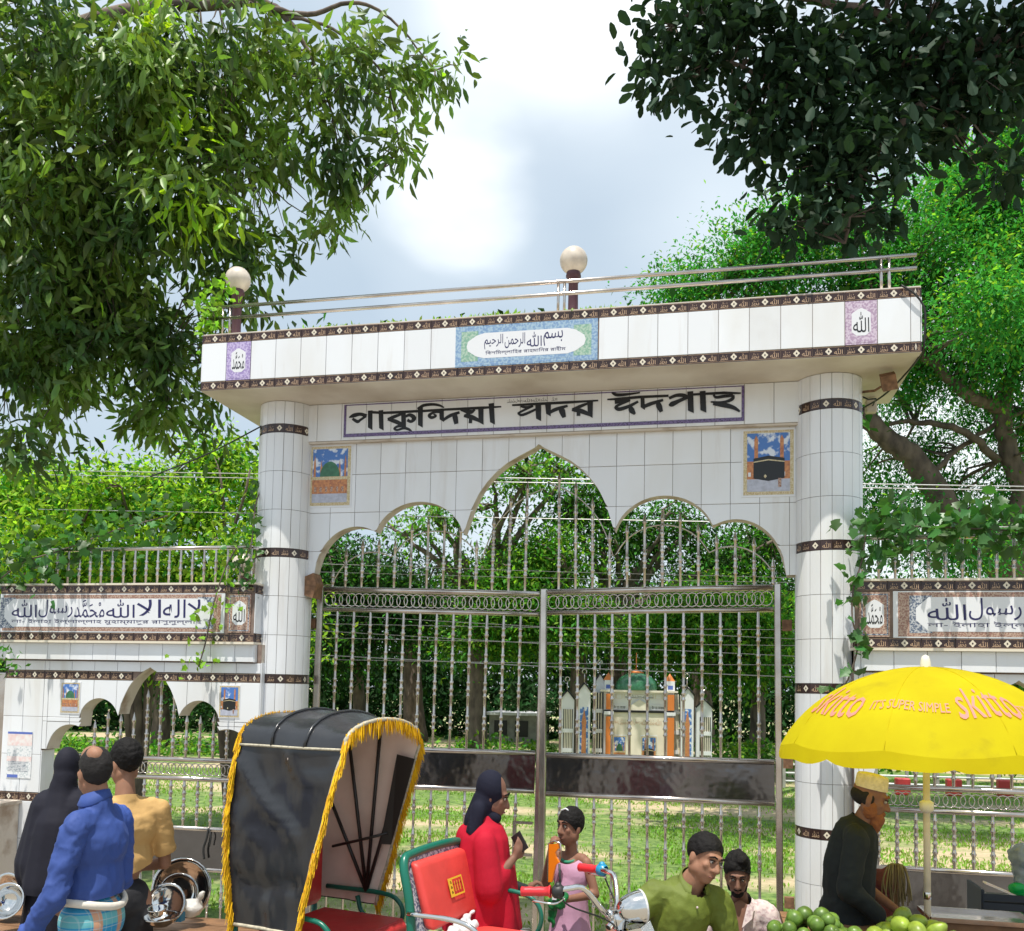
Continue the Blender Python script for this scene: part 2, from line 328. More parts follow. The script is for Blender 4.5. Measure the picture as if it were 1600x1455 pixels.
def small_border(kind, w=.0735, h=.064):
    b = MB(); x, z = w/2, h/2; b.box(-x, x, 0, .008, -z, z, 0)
    if kind == 0:
        d = .024; b.add([(0, -.001, -d), (d*.9, -.001, 0), (0, -.001, d), (-d*.9, -.001, 0)], [(0, 1, 2, 3)], 2); b.add([(0, -.002, -.008), (.006, -.002, 0), (0, -.002, .008), (-.006, -.002, 0)], [(0, 1, 2, 3)], 0)
    else: b.glyph(ALLAH if kind == 1 else MUHAMMAD, -.026, -.021, .026, .021, -.001, 1, keep=False)
    return b.mesh('border_tile', ['btile', 'gold', 'cream'])
SBM = [small_border(k) for k in range(3)]
def border_row(par, x0, n, z, y, step=.2032, x1=None, arch=None):
    for i in range(n):
        x = x0+(i+.5)*step
        if arch and arch(x-.07) > z-.03 and arch(x+.07) > z-.03: continue
        sc = None
        if x1 and x+step/2 > x1+.01:
            w = x1-(x-step/2); x = x-step/2+w/2; sc = (w/step, 1, 1)
        inst('border_tile', BM, par, (x, y+random.uniform(-.0005, .0005), z), None, sc or (step/.2032, 1, 1))
def slab(par, name, x0, x1, y0, y1, arch, z1, mats, zmin=None, n=160):
    """solid wall whose underside follows arch(x)"""
    b = MB(); X = np.unique(np.concatenate([np.linspace(x0, x1, n), [x0+1e-3, x1-1e-3]])); Z = [arch(t) for t in X]
    k = len(X); v = []
    for y in (y0, y1): v += [(X[i], y, Z[i]) for i in range(k)]+[(X[i], y, z1) for i in range(k)]
    f0, f1, f2 = [], [], []
    for i in range(k-1):
        f0 += [(i, i+1, k+i+1, k+i)]; f1 += [(2*k+i, 3*k+i, 3*k+i+1, 2*k+i+1)]; f2 += [(i, 2*k+i, 2*k+i+1, i+1), (k+i, k+i+1, 3*k+i+1, 3*k+i)]
    f2 += [(0, k, 3*k, 2*k), (k-1, 3*k-1, 4*k-1, 2*k-1)]
    b.add(v, f0, 0); o = len(b.v)-4*k
    for q in f1: b.f.append(tuple(i+o for i in q)); b.m.append(1); b.sm.append(False)
    for q in f2: b.f.append(tuple(i+o for i in q)); b.m.append(1); b.sm.append(False)
    return b.build(name, mats, par)
def lobe(x, c, w, zb, h): return zb+h*math.sqrt(max(0, 1-((x-c)/w)**2))
def arch_main(x):
    d = abs(x-2.545)
    if d < .575: return float(np.interp(d, [0, .03, .08, .16, .25, .33, .40, .455, .50, .53, .575], [3.86, 3.83, 3.805, 3.765, 3.715, 3.65, 3.575, 3.50, 3.41, 3.33, 3.185]))
    if d < 1.29: return lobe(d, .94, .37, 3.10, .335)
    if d < 1.795: return lobe(d, 1.45, .352, 2.83, .42)
    return 2.84
def arch_side(x, cx):
    d = abs(x-cx)
    if d < .26: return float(np.interp(d, [0, .02, .05, .10, .15, .19, .22, .25, .26], [2.115, 2.10, 2.085, 2.05, 2.0, 1.94, 1.88, 1.81, 1.79]))
    if d < .607: return lobe(d, .44, .185, 1.66, .20)
    if d < .894: return lobe(d, .69, .206, 1.43, .215)
    return 1.0
# ------------------------------------------------------------------ plaques
def plaque(par, x0, x1, z0, z1, y, kind):
    """tile picture: 0 = green dome, 1 = black cube-shaped shrine, 2/3 = calligraphy cartouches"""
    b = MB(); w, h = x1-x0, z1-z0
    P = lambda u, v: (x0+u*w, z0+v*h)
    def q(poly, k, mi): b.flat([P(*p) for p in poly], y-.001-k*.0006, mi)
    def r(u0, u1, v0, v1, k, mi): q([(u0, v0), (u1, v0), (u1, v1), (u0, v1)], k, mi)
    mats = ['white_print', 'tan_print', 'skyblue', 'dome_green', 'orange_print', 'pave_print', 'black_print', 'brown_print']
    b.box(x0, x1, y, y+.008, z0, z1, 0); r(.03, .97, .03, .97, 0, 1); r(.10, .90, .08, .93, 1, 2)
    if kind == 0:
        r(.10, .90, .08, .22, 2, 5); r(.10, .90, .22, .48, 3, 4); r(.10, .90, .44, .49, 4, 1)
        for i in range(6): r(.15+i*.125, .20+i*.125, .25, .33, 4, 7)
        q([(.5+.23*math.cos(a)*(1 if math.sin(a) < .9 else .9), .48+.25*math.sin(a)) for a in np.linspace(0, math.pi, 13)], 3, 3)
        for u in (.15, .85, .3, .72):
            a = .78 if u in (.15, .85) else .70
            q([(u-.028, .48), (u+.028, .48), (u+.022, a-.08), (u, a+.06), (u-.022, a-.08)], 2, 4)
    else:
        r(.10, .90, .08, .26, 2, 5); r(.10, .90, .26, .52, 2, 4)
        for i in range(5): r(.12+i*.16, .17+i*.16, .30, .36, 3, 0)
        for u in (.27, .75): q([(u-.035, .50), (u+.035, .50), (u+.035, .84), (u, .90), (u-.035, .84)], 3, 4)
        q([(.22, .27), (.50, .23), (.50, .60), (.22, .56)], 4, 6); q([(.50, .23), (.80, .27), (.80, .56), (.50, .60)], 4, 6)
        q([(.22, .50), (.50, .53), (.80, .50), (.80, .515), (.50, .548), (.22, .515)], 5, 1)
        q([(.44, .27), (.47, .30), (.44, .33), (.41, .30)], 5, 1); r(.68, .74, .14, .27, 5, 7)
    n = int(22); 
    for i in range(n):
        for v in (.055, .955): q([(.05+.9*i/(n-1)-.008, v-.006), (.05+.9*i/(n-1)+.008, v-.006), (.05+.9*i/(n-1), v+.008)], 2, 4)
    return b.build('picture_plaque', mats, par)
def cartouche(par, x0, x1, z0, z1, y, word, field, name='calligraphy_plaque', fine='white_print'):
    b = MB(); w, h = x1-x0, z1-z0; b.box(x0, x1, y, y+.008, z0, z1, 0); b.rect(x0+.012, x1-.012, z0+.012, z1-.012, y-.001, 3)
    b.rect(x0+.02, x1-.02, z0+.02, z1-.02, y-.0014, 0)
    cx, cz = (x0+x1)/2, (z0+z1)/2; a, c = w*.30, h*.30
    b.flat([(cx-a, cz-c*.7), (cx-a*.5, cz-c), (cx+a*.5, cz-c), (cx+a, cz-c*.7), (cx+a, cz+c*.7), (cx+a*.5, cz+c*.95), (cx, cz+c*1.12), (cx-a*.5, cz+c*.95), (cx-a, cz+c*.7)], y-.002, 1)
    b.glyph(word, cx-a*.85, cz-c*.75, cx+a*.85, cz+c*.8, y-.003, 2, keep=False)
    return b.build(name, [field, 'white_print', 'ink', 'grey_print' if field == 'brown_print' else field], par)
# ------------------------------------------------------------------ the gateway
G = thing('eidgah_gateway', 'wide white tiled gateway with scalloped arch, round pillars and black Bengali lettering', 'gateway', (2.545, .5, 0))
XJ = [1.282+.2058*k for k in range(-6, 20)]
# arch wall
aw = slab(G, 'arch_wall', .66, 4.43, .508, .62, arch_main, 3.93, ['grout', 'plaster'])
ZJ = [3.055, 3.362, 3.665]
holes = []
wall_tiles(aw, .66, 4.43, 2.84, 3.925, .5, XJ, ZJ, arch_main, holes)
plaque(aw, .675, 1.045, 3.405, 3.912, .494, 0); plaque(aw, 4.037, 4.408, 3.405, 3.905, .494, 1)
# sign beam under the canopy
sb = MB().box(.60, 4.45, .458, .80, 3.93, 4.2265, 0).build('sign_beam', ['grout'], G)
wall_tiles(sb, .60, 4.45, 3.928, 4.2245, .45, [1.17+.2058*k for k in range(-3, 17)], [])
b = MB().box(.60, 4.45, .455, .50, 3.912, 3.927, 0); b.build('beam_edge', ['plaster'], G)
b = MB(); sx0, sx1, sz0, sz1, t = .985, 4.05, 3.952, 4.212, .018
for a in ((sx0, sx1, sz0, sz0+t*1.5), (sx0, sx1, sz1-.007, sz1), (sx0, sx0+t, sz0+t*1.5, sz1-.007), (sx1-t, sx1, sz0+t*1.5, sz1-.007)): b.box(a[0], a[1], .4445, .449, a[2], a[3], 0)
b.build('sign_frame', ['border_violet'], sb)
st = []
c1 = lambda *p: [(530+a/4.848, 590+c/4.848, w/4.848) for a, c, w in p]
c2 = lambda *p: [(790+a/4.103, 590+c/4.103, w/4.103) for a, c, w in p]
st += [(c1((225, 262, 14), (330, 268, 14), (430, 264, 15), (610, 254, 14)), 0), (c1((600, 256, 14), (800, 243, 13), (1075, 230, 15), (1228, 221, 8)), 0),
 (c1((74, 303, 6), (110, 288, 22), (160, 278, 18), (208, 292, 20)), 1), (c1((205, 290, 14), (160, 322, 14), (138, 334, 18), (100, 312, 14)), 1), (c1((235, 250, 26), (235, 383, 26)), 0),
 (c1((316, 248, 26), (320, 387, 26)), 0),
 (c1((480, 275, 12), (420, 296, 18), (368, 318, 16)), 1), (c1((368, 316, 14), (430, 335, 22), (487, 362, 16)), 1), (c1((487, 265, 26), (489, 372, 26)), 0),
 (c1((495, 300, 12), (535, 284, 18), (568, 308, 24), (545, 334, 16), (516, 322, 16)), 1), (c1((485, 362, 20), (440, 372, 14), (418, 388, 12), (440, 398, 12), (490, 384, 14), (525, 392, 14), (548, 410, 10)), 1),
 (c1((615, 222, 28), (615, 364, 26)), 0), (c1((594, 240, 14), (640, 212, 16), (710, 204, 14), (760, 212, 12), (795, 228, 6)), 1),
 (c1((775, 240, 26), (778, 322, 24)), 0), (c1((775, 262, 12), (720, 264, 12), (682, 286, 16), (700, 304, 16), (732, 292, 12), (715, 276, 8)), 1),
 (c1((790, 322, 14), (840, 290, 18), (912, 264, 14)), 1), (c1((868, 268, 18), (878, 300, 28), (888, 352, 22)), 1),
 (c1((920, 246, 10), (990, 262, 22), (1022, 252, 12)), 1), (c1((1030, 244, 10), (985, 272, 14), (948, 292, 12)), 1), (c1((945, 290, 14), (1000, 300, 24), (1075, 334, 14)), 1), (c1((1073, 230, 28), (1075, 342, 26)), 0), (c1((982, 328, 26), (1008, 328, 26)), 0),
 (c1((1152, 196, 28), (1162, 342, 26)), 0),
 (c2((42, 178, 8), (200, 170, 12), (400, 160, 12), (594, 148, 7)), 0),
 (c2((95, 186, 8), (138, 192, 12), (178, 184, 8)), 1), (c2((172, 186, 8), (110, 214, 10), (78, 232, 9)), 1), (c2((78, 230, 8), (112, 240, 12), (205, 200, 10)), 1), (c2((209, 165, 26), (212, 267, 22)), 0),
 (c2((272, 165, 26), (275, 236, 20)), 0), (c2((272, 232, 12), (320, 206, 16), (398, 182, 10)), 1), (c2((355, 190, 12), (362, 215, 26), (376, 257, 16)), 1),
 (c2((545, 160, 8), (480, 185, 14), (428, 208, 12)), 1), (c2((426, 206, 14), (480, 215, 20), (545, 240, 14)), 1), (c2((542, 150, 24), (543, 246, 20)), 0), (c2((456, 234, 18), (480, 234, 18)), 0),
 (c2((652, 142, 6), (730, 138, 12), (860, 126, 12), (1045, 118, 10)), 0), (c2((682, 98, 8), (712, 112, 14), (770, 110, 12), (862, 98, 6)), 1),
 (c2((700, 158, 18), (760, 150, 14), (800, 148, 8)), 1), (c2((790, 150, 10), (735, 172, 12), (706, 192, 12), (730, 204, 16), (790, 186, 14), (850, 155, 10)), 1), (c2((800, 186, 12), (808, 210, 24), (830, 236, 10)), 1),
 (c2((878, 126, 16), (880, 195, 18)), 0), (c2((878, 192, 14), (930, 170, 16), (1010, 145, 10)), 1), (c2((975, 155, 12), (984, 185, 24), (1000, 221, 14)), 1),
 (c2((1048, 134, 12), (1095, 116, 14), (1140, 116, 16), (1172, 130, 14)), 1), (c2((1165, 128, 14), (1110, 152, 16), (1066, 172, 22), (1052, 166, 14)), 1), (c2((1184, 90, 24), (1188, 216, 24)), 0),
 (c2((1180, 112, 10), (1270, 106, 10), (1400, 100, 12), (1508, 102, 7)), 0), (c2((1263, 88, 24), (1268, 213, 24)), 0),
 (c2((1332, 112, 8), (1350, 128, 12), (1400, 122, 13), (1458, 116, 12)), 1), (c2((1458, 114, 12), (1452, 140, 14), (1395, 160, 11), (1315, 158, 7)), 1), (c2((1330, 168, 14), (1400, 178, 20), (1460, 194, 16), (1502, 220, 8)), 1)]
b = MB()
for k, (P, sm) in enumerate(st):
    Q = crv(P, 5) if sm and len(P) > 2 else np.array(P)
    yy = .4470-.00012*k; W2 = [aty(x, z, .447) for x, z, w in Q]; n = len(Q); vs = []
    for i in range(n):
        a = W2[max(i-1, 0)]; c = W2[min(i+1, n-1)]; d = Vector((c.x-a.x, 0, c.z-a.z)).normalized(); nn = Vector((-d.z, 0, d.x)); hw = Q[i][2]/2/138
        if not sm and abs(d.z) > .8 and n == 2: sk = Vector((0, 0, .018)) if i == 1 else Vector((0, 0, 0))
        else: sk = Vector((0, 0, 0))
        s_ = 1 if nn.x > 0 else -1
        vs += [Vector((W2[i].x, yy, W2[i].z))+nn*hw-sk*s_*(1), Vector((W2[i].x, yy, W2[i].z))-nn*hw+sk*s_*.3]
    b.add(vs, [(2*i, 2*i+2, 2*i+3, 2*i+1) for i in range(n-1)])
b.build('bengali_lettering', ['ink'], sb)
b = MB(); 
for k, wd in enumerate([MUHAMMAD, RASOUL, ALLAH, ALLAH, MUHAMMAD, ALLAH]): b.glyph(wd, 2.30+k*.065, 4.166, 2.362+k*.065, 4.196, .4475, 0, keep=False)
b.build('small_arabic_line', ['ink'], sb)
# pillars
def pillar(cx, cy, r):
    pr = MB().lathe([(r-.009, 0), (r-.009, 4.2255)], (cx, cy, 0), 40, 0).build('pillar', ['grout'], G)
    n = 19; dth = 2*math.pi/n; w = 2*r*math.sin(dth/2); zb = [4.0085, 3.0243, 2.0402, 1.056, .072]
    def curved(h):
        m = MB(); g = .0016; k = 3; A = [-dth/2+g/r+(dth-2*g/r)*i/k for i in range(k+1)]
        v = [(r*math.sin(a), -r*math.cos(a), z) for z in (-h/2+g, h/2-g) for a in A]+[((r-.008)*math.sin(a), -(r-.008)*math.cos(a), z) for z in (-h/2+g, h/2-g) for a in A]
        f = [(i, i+1, k+2+i, k+1+i) for i in range(k)]+[(i, 2*(k+1)+i, 2*(k+1)+i+1, i+1) for i in range(k)]+[(k+1+i, k+2+i, 3*(k+1)+i+1, 3*(k+1)+i) for i in range(k)]
        m.add(v, f, 0, False); m.add([v[0], v[k+1], v[3*(k+1)], v[2*(k+1)]], [(0, 1, 2, 3)]); m.add([v[k], v[2*k+1], v[4*k+3], v[3*k+2]], [(3, 2, 1, 0)])
        return m.mesh('wall_tile', ['tile'])
    ms = {}
    rows = []
    rows.append((4.0435, 4.224))
    for j in range(4):
        top, bot = zb[j]-.035, zb[j+1]+.035; h = (top-bot)/3
        for q in range(3): rows.append((bot+q*h, bot+(q+1)*h))
    for k in range(-6, 7):
        th = k*dth+R(8); ph = th
        for (a, c) in rows:
            h = round(c-a, 4)
            if h not in ms: ms[h] = curved(h)
            inst('wall_tile', ms[h], pr, (cx, cy, (a+c)/2), (0, 0, ph+random.uniform(-.003, .003)))
        for j, z in enumerate(zb[:4]):
            x, y = cx+r*math.cos(dth/2)*math.sin(ph), cy-r*math.cos(dth/2)*math.cos(ph)
            inst('border_tile', SBM[(k+j+(1 if cx > 2 else 0)) % 3], pr, (x, y-.001*math.cos(ph), z), (0, 0, ph))
    return pr
pillar(.475, .53, .226); pillar(4.637, .53, .228)
# canopy
cp = MB(); cp.box(0, 5.14, .008, 1.07, 4.2285, 4.655, 0).box(-.006, 5.146, .002, 1.076, 4.2265, 4.2285, 1).box(-.004, 5.144, .004, 1.074, 4.655, 4.668, 1)
cp = cp.build('canopy', ['grout', 'soffit'], G)
TW = .2032
wall_tiles(cp, 0, 5.14, 4.295, 4.594, 0, [TW*k for k in range(1, 26)], [], None, [(TW, 2*TW, 4, 5), (9.85*TW, 15.0*TW, 4, 5), (23*TW, 24*TW, 4, 5)])
border_row(cp, 0, 26, 4.262, 0, TW, 5.14); border_row(cp, 0, 26, 4.627, 0, TW, 5.14)
for z in (4.262, 4.627):
    for k in range(5): inst('border_tile', BM, cp, (5.148, .105+k*.204, z), (0, 0, R(90))); inst('border_tile', BM, cp, (-.008, .105+k*.204, z), (0, 0, R(-90)))
for xx, rz in ((5.148, 90), (-.008, -90)):
    for k in range(5): inst('wall_tile', tile_mesh(.2, .296), cp, (xx, .105+k*.204, 4.4445), (0, 0, R(rz)))
cartouche(cp, TW+.003, 2*TW-.003, 4.298, 4.591, -.002, MUHAMMAD, 'violet_print'); cartouche(cp, 23*TW+.003, 24*TW-.003, 4.298, 4.591, -.002, ALLAH, 'mauve_print')
b = MB(); x0, x1 = 9.9*TW, 14.97*TW
for k in range(5): a = x0+k*(x1-x0)/5; b.box(a+.0015, a+(x1-x0)/5-.0015, -.002, .006, 4.296, 4.593, 0)
b.rect(x0+.01, x1-.01, 4.305, 4.585, -.0026, 1); cx, cz = (x0+x1)/2, 4.4445
for sgn in (-1, 1): b.flat([(cx+sgn*.47, cz-.11), (cx+sgn*.30, cz-.11), (cx+sgn*.30, cz+.11), (cx+sgn*.47, cz+.11)][::(1 if sgn < 0 else 1)], -.0030, 3)
b.rect(x0+.17, x1-.17, 4.325, 4.562, -.0032, 0)
pts = [(cx-.42, cz-.035), (cx-.36, cz-.075), (cx-.30, cz-.092), (cx+.30, cz-.092), (cx+.36, cz-.075), (cx+.42, cz-.035), (cx+.43, cz), (cx+.42, cz+.035), (cx+.36, cz+.075), (cx+.30, cz+.092), (cx-.30, cz+.092), (cx-.36, cz+.075), (cx-.42, cz+.035), (cx-.43, cz)]
b.flat(pts, -.0038, 2)
wl = ['\uFEE2\uFEF4\uFEA3\uFEAE\uFEDF\uFE8D', '\uFEE6\uFEE4\uFEA3\uFEAE\uFEDF\uFE8D', ALLAH, '\uFEE2\uFEB4\uFE91']
ww = [.15, .16, .12, .15]; xx = cx-.30
for wd, w_ in zip(wl, ww): b.glyph(wd, xx, cz-.028, xx+w_-.012, cz+.078, -.0046, 4, keep=False); xx += w_
b.glyph('বিসমিল্লাহির রাহমানির রাহীম'.replace('বি', 'িব').replace('মি', 'িম').replace('হি', 'িহ').replace('নি', 'িন'), cx-.29, cz-.075, cx+.29, cz-.038, -.0046, 4, keep=False)
b.build('bismillah_plaque', ['blue_print', 'blue_print', 'white_print', 'green_print', 'navy'], cp)
# grime line & clutter on the soffit: wiring and an old floodlight
fl = thing('flood_light', 'rusty old floodlight on an arm under the right end of the canopy', 'floodlight', (4.95, .55, 4.1))
MB().tube([(4.86, .5, 4.14), (4.93, .42, 4.12), (5.0, .36, 4.15)], .009, 6).build('arm', ['rust'], fl)
MB().ebox((5.0, .30, 4.14), Vector((.05, .01, .012)), Vector((.0, .03, .02)), Vector((-.012, -.02, .045))).build('housing', ['rust'], fl)
bx = thing('junction_box', 'small pale junction box hanging below the canopy beside the pillar top', 'junction box', (4.99, .9, 4.13))
MB().bbox(4.95, 5.03, .88, .95, 4.11, 4.21, .008).build('box', ['plaster'], bx)
MB().tube([(4.86, .6, 4.15), (4.91, .55, 4.10), (4.97, .6, 4.12), (5.0, .9, 4.16)], .006, 5).build('conduit', ['cable'], bx)
def cable(name, pts, r, mt, label, cat='cable', group=None, k=6): return tag(MB().tube(crv(pts, k), r, 5).build(name, [mt]), label, cat, group)
cable('cable', [(5.02, -.02, 4.67), (5.10, -.03, 4.60), (5.16, -.02, 4.50), (5.165, .0, 4.35), (5.155, .05, 4.24), (5.11, .3, 4.19), (5.02, .6, 4.14), (4.90, .95, 4.14)], .007, 'cable', 'thick black cable looped round the right end of the canopy')
# railings on the canopy
rl = thing('roof_railing', 'twin steel tube railing along the canopy top', 'railing', (2.56, .1, 4.668))
for z in (4.83, 4.92): MB().tube([(-.06, .1, z), (5.14, .1, z)], .0135, 10).build('rail', ['steel'], rl)
for x in (.10, .16, 2.74, 2.785, 4.92, 4.97): MB().tube([(x, .1, 4.668), (x, .1, 4.92)], .010, 8).build('post', ['steel'], rl)
def globe(x, y, z0, z1, r, label, dark):
    t = thing('globe_lamp', label, 'lamp', (x, y, z0), 0, 'white globe lamps on the gateway')
    MB().lathe([(.055, z0), (.055, z0+.03), (.04, z0+.05), (.036, z1-r-.07), (.045, z1-r-.06), (.045, z1-r-.03), (.058, z1-r-.02), (.052, z1-r+.012)], (x, y, 0), 16, 0).build('post', [dark], t)
    MB().ball((x, y, z1), r, 24).build('globe', ['globe'], t)
globe(.035, .42, 4.668, 5.29, .102, 'white globe lamp at the vine-covered left end of the canopy', 'lamp_post')
globe(2.80, .42, 4.668, 5.225, .105, 'white globe lamp on a dark red post above the middle of the canopy', 'lamp_post')
# ------------------------------------------------------------------ balusters
def bal_prof(h, beads, tip=False, r=.0105):
    p = [(r, 0)]
    for b0 in beads:
        z = b0*h
        p += [(r, z-.075), (r*1.75, z-.065), (r*1.2, z-.055), (r*1.1, z-.03), (r*1.95, z-.015), (r*1.2, z), (r*1.1, z+.03), (r*1.75, z+.045), (r, z+.055)]
    if tip: p += [(r, h-.085), (r*1.7, h-.075), (r*1.5, h-.06), (.001, h)]
    else: p += [(r, h)]
    return p
BC = {}
def baluster(par, x, y, z0, h, beads, tip=False, name='baluster', r=.0105):
    k = (round(h, 3), beads, tip, r)
    if k not in BC: BC[k] = MB().lathe(bal_prof(h, beads, tip, r), (0, 0, 0), 8).mesh(name, ['steel'])
    return inst(name, BC[k], par, (x, y, z0))
RING = MB().tube([(.045*math.cos(a), 0, .040*math.sin(a)) for a in np.linspace(0, 2*math.pi, 12, endpoint=False)], .0042, 4, closed=True).mesh('ring', ['steel'])
def lattice(par, x0, x1, z, y, step=.062, sc=1, zs=None):
    n = int(round((x1-x0-.09*sc)/step)); st_ = (x1-x0-.09*sc)/n
    for i in range(n+1): inst('ring', RING, par, (x0+.045*sc+i*st_, y+(.002 if i % 2 else -.002), z), None, (sc, 1, zs or sc))
def rail(par, x0, x1, z, y, r=.02, name='rail'): return MB().tube([(x0, y, z), (x1, y, z)], r, 8).build(name, ['steel'], par)
def leaf_gate(label, hx, fx, opening, xb, xs, arch_off):
    """hx hinge x, fx free x; built in local frame, hinge at the origin, x running towards the free edge"""
    sgn = 1 if fx > hx else -1; w = abs(fx-hx); ang = math.asin(opening/w)*sgn
    t = thing('gate_leaf', label, 'gate leaf', (hx, .75, 0), 0, 'steel leaves of the main gate', local=True)
    t.rotation_euler = (0, R(.5)*sgn, ang)
    X = lambda a: a*sgn
    Q = MB
    for a in (0.0, w): 
        q = Q().bbox(min(X(a-.024), X(a+.024)), max(X(a-.024), X(a+.024)), -.024, .024, .06, 2.81, .006).build('gate_post', ['steel'], t)
    for z, r_ in ((2.785, .024), (2.62, .02), (1.50, .022), (1.20, .022), (.10, .022)): rail(t, X(.03), X(w-.03), z, 0, r_)
    MB().box(min(X(.03), X(w-.03)), max(X(.03), X(w-.03)), -.006, .006, 1.215, 1.485).build('sheet_panel', ['steel_panel'], t)
    lattice(t, min(X(.035), X(w-.035)), max(X(.035), X(w-.035)), 2.702, 0, .06, 1, 1.35)
    for a in xb:
        baluster(t, X(a), 0, 1.52, 1.085, (.20, .45, .66, .86)); baluster(t, X(a), 0, .12, 1.065, (.28, .62, .88))
    for a in xs:
        wx = hx+X(a)*.99; h = arch_off(wx)-2.80
        if h > .12: baluster(t, X(a), 0, 2.80, round(h, 2), (.38,) if h < .6 else (.22, .5, .72), True, 'spear_baluster')
    # curved tube following the scallops
    pts = []
    for a in np.linspace(.02, w-.02, 60):
        wx = hx+X(a)*.99; pts.append((X(a), .012, max(2.82, arch_main(wx)-.15)))
    MB().tube(pts, .0055, 6).build('scallop_tube', ['steel'], t)
    for z in (2.5, 1.5, .5): MB().box(min(X(-.10), X(-.03)), max(X(-.10), X(-.03)), -.02, .02, z-.04, z+.04).build('hinge', ['rust'], t)
    return t
nb = 12
spear = lambda x: arch_main(x)-.03
leafL = leaf_gate('left steel gate leaf, standing open a hand further inward than its twin', .675, 2.50, .29, [.145+k*.1365 for k in range(nb)], [.02, .095]+[.20+k*.134 for k in range(12)], spear)
leafR = leaf_gate('right steel gate leaf with plain sheet panel, beside the pillar behind the capped man', 4.33, 2.55, .15, [.14+k*.1365 for k in range(nb)], [.03+k*.136 for k in range(13)], spear)
b = MB().box(2.515, 2.535, 1.02, 1.04, .1, 3.62); 
# gate latch and hinge blocks on the jambs
t = thing('gate_bracket', 'rusty steel hinge block on the jamb where the left pillar meets the arch', 'bracket', (.70, .52, 2.72))
MB().prism([(.64, 2.72), (.76, 2.68), (.79, 2.80), (.76, 2.88), (.66, 2.84)], .46, .60, 0).build('block', ['rust'], t)
t = thing('gate_latch', 'open rectangular steel latch frame fixed to the middle gate post', 'latch', (2.40, 1.0, .55))
b = MB()
for a in ((2.30, 2.46, .93, .95), (2.30, 2.46, .68, .70), (2.30, 2.33, .55, .93)): b.box(a[0], a[1], .96, .98, a[2], a[3])
b.build('frame', ['steel'], t)
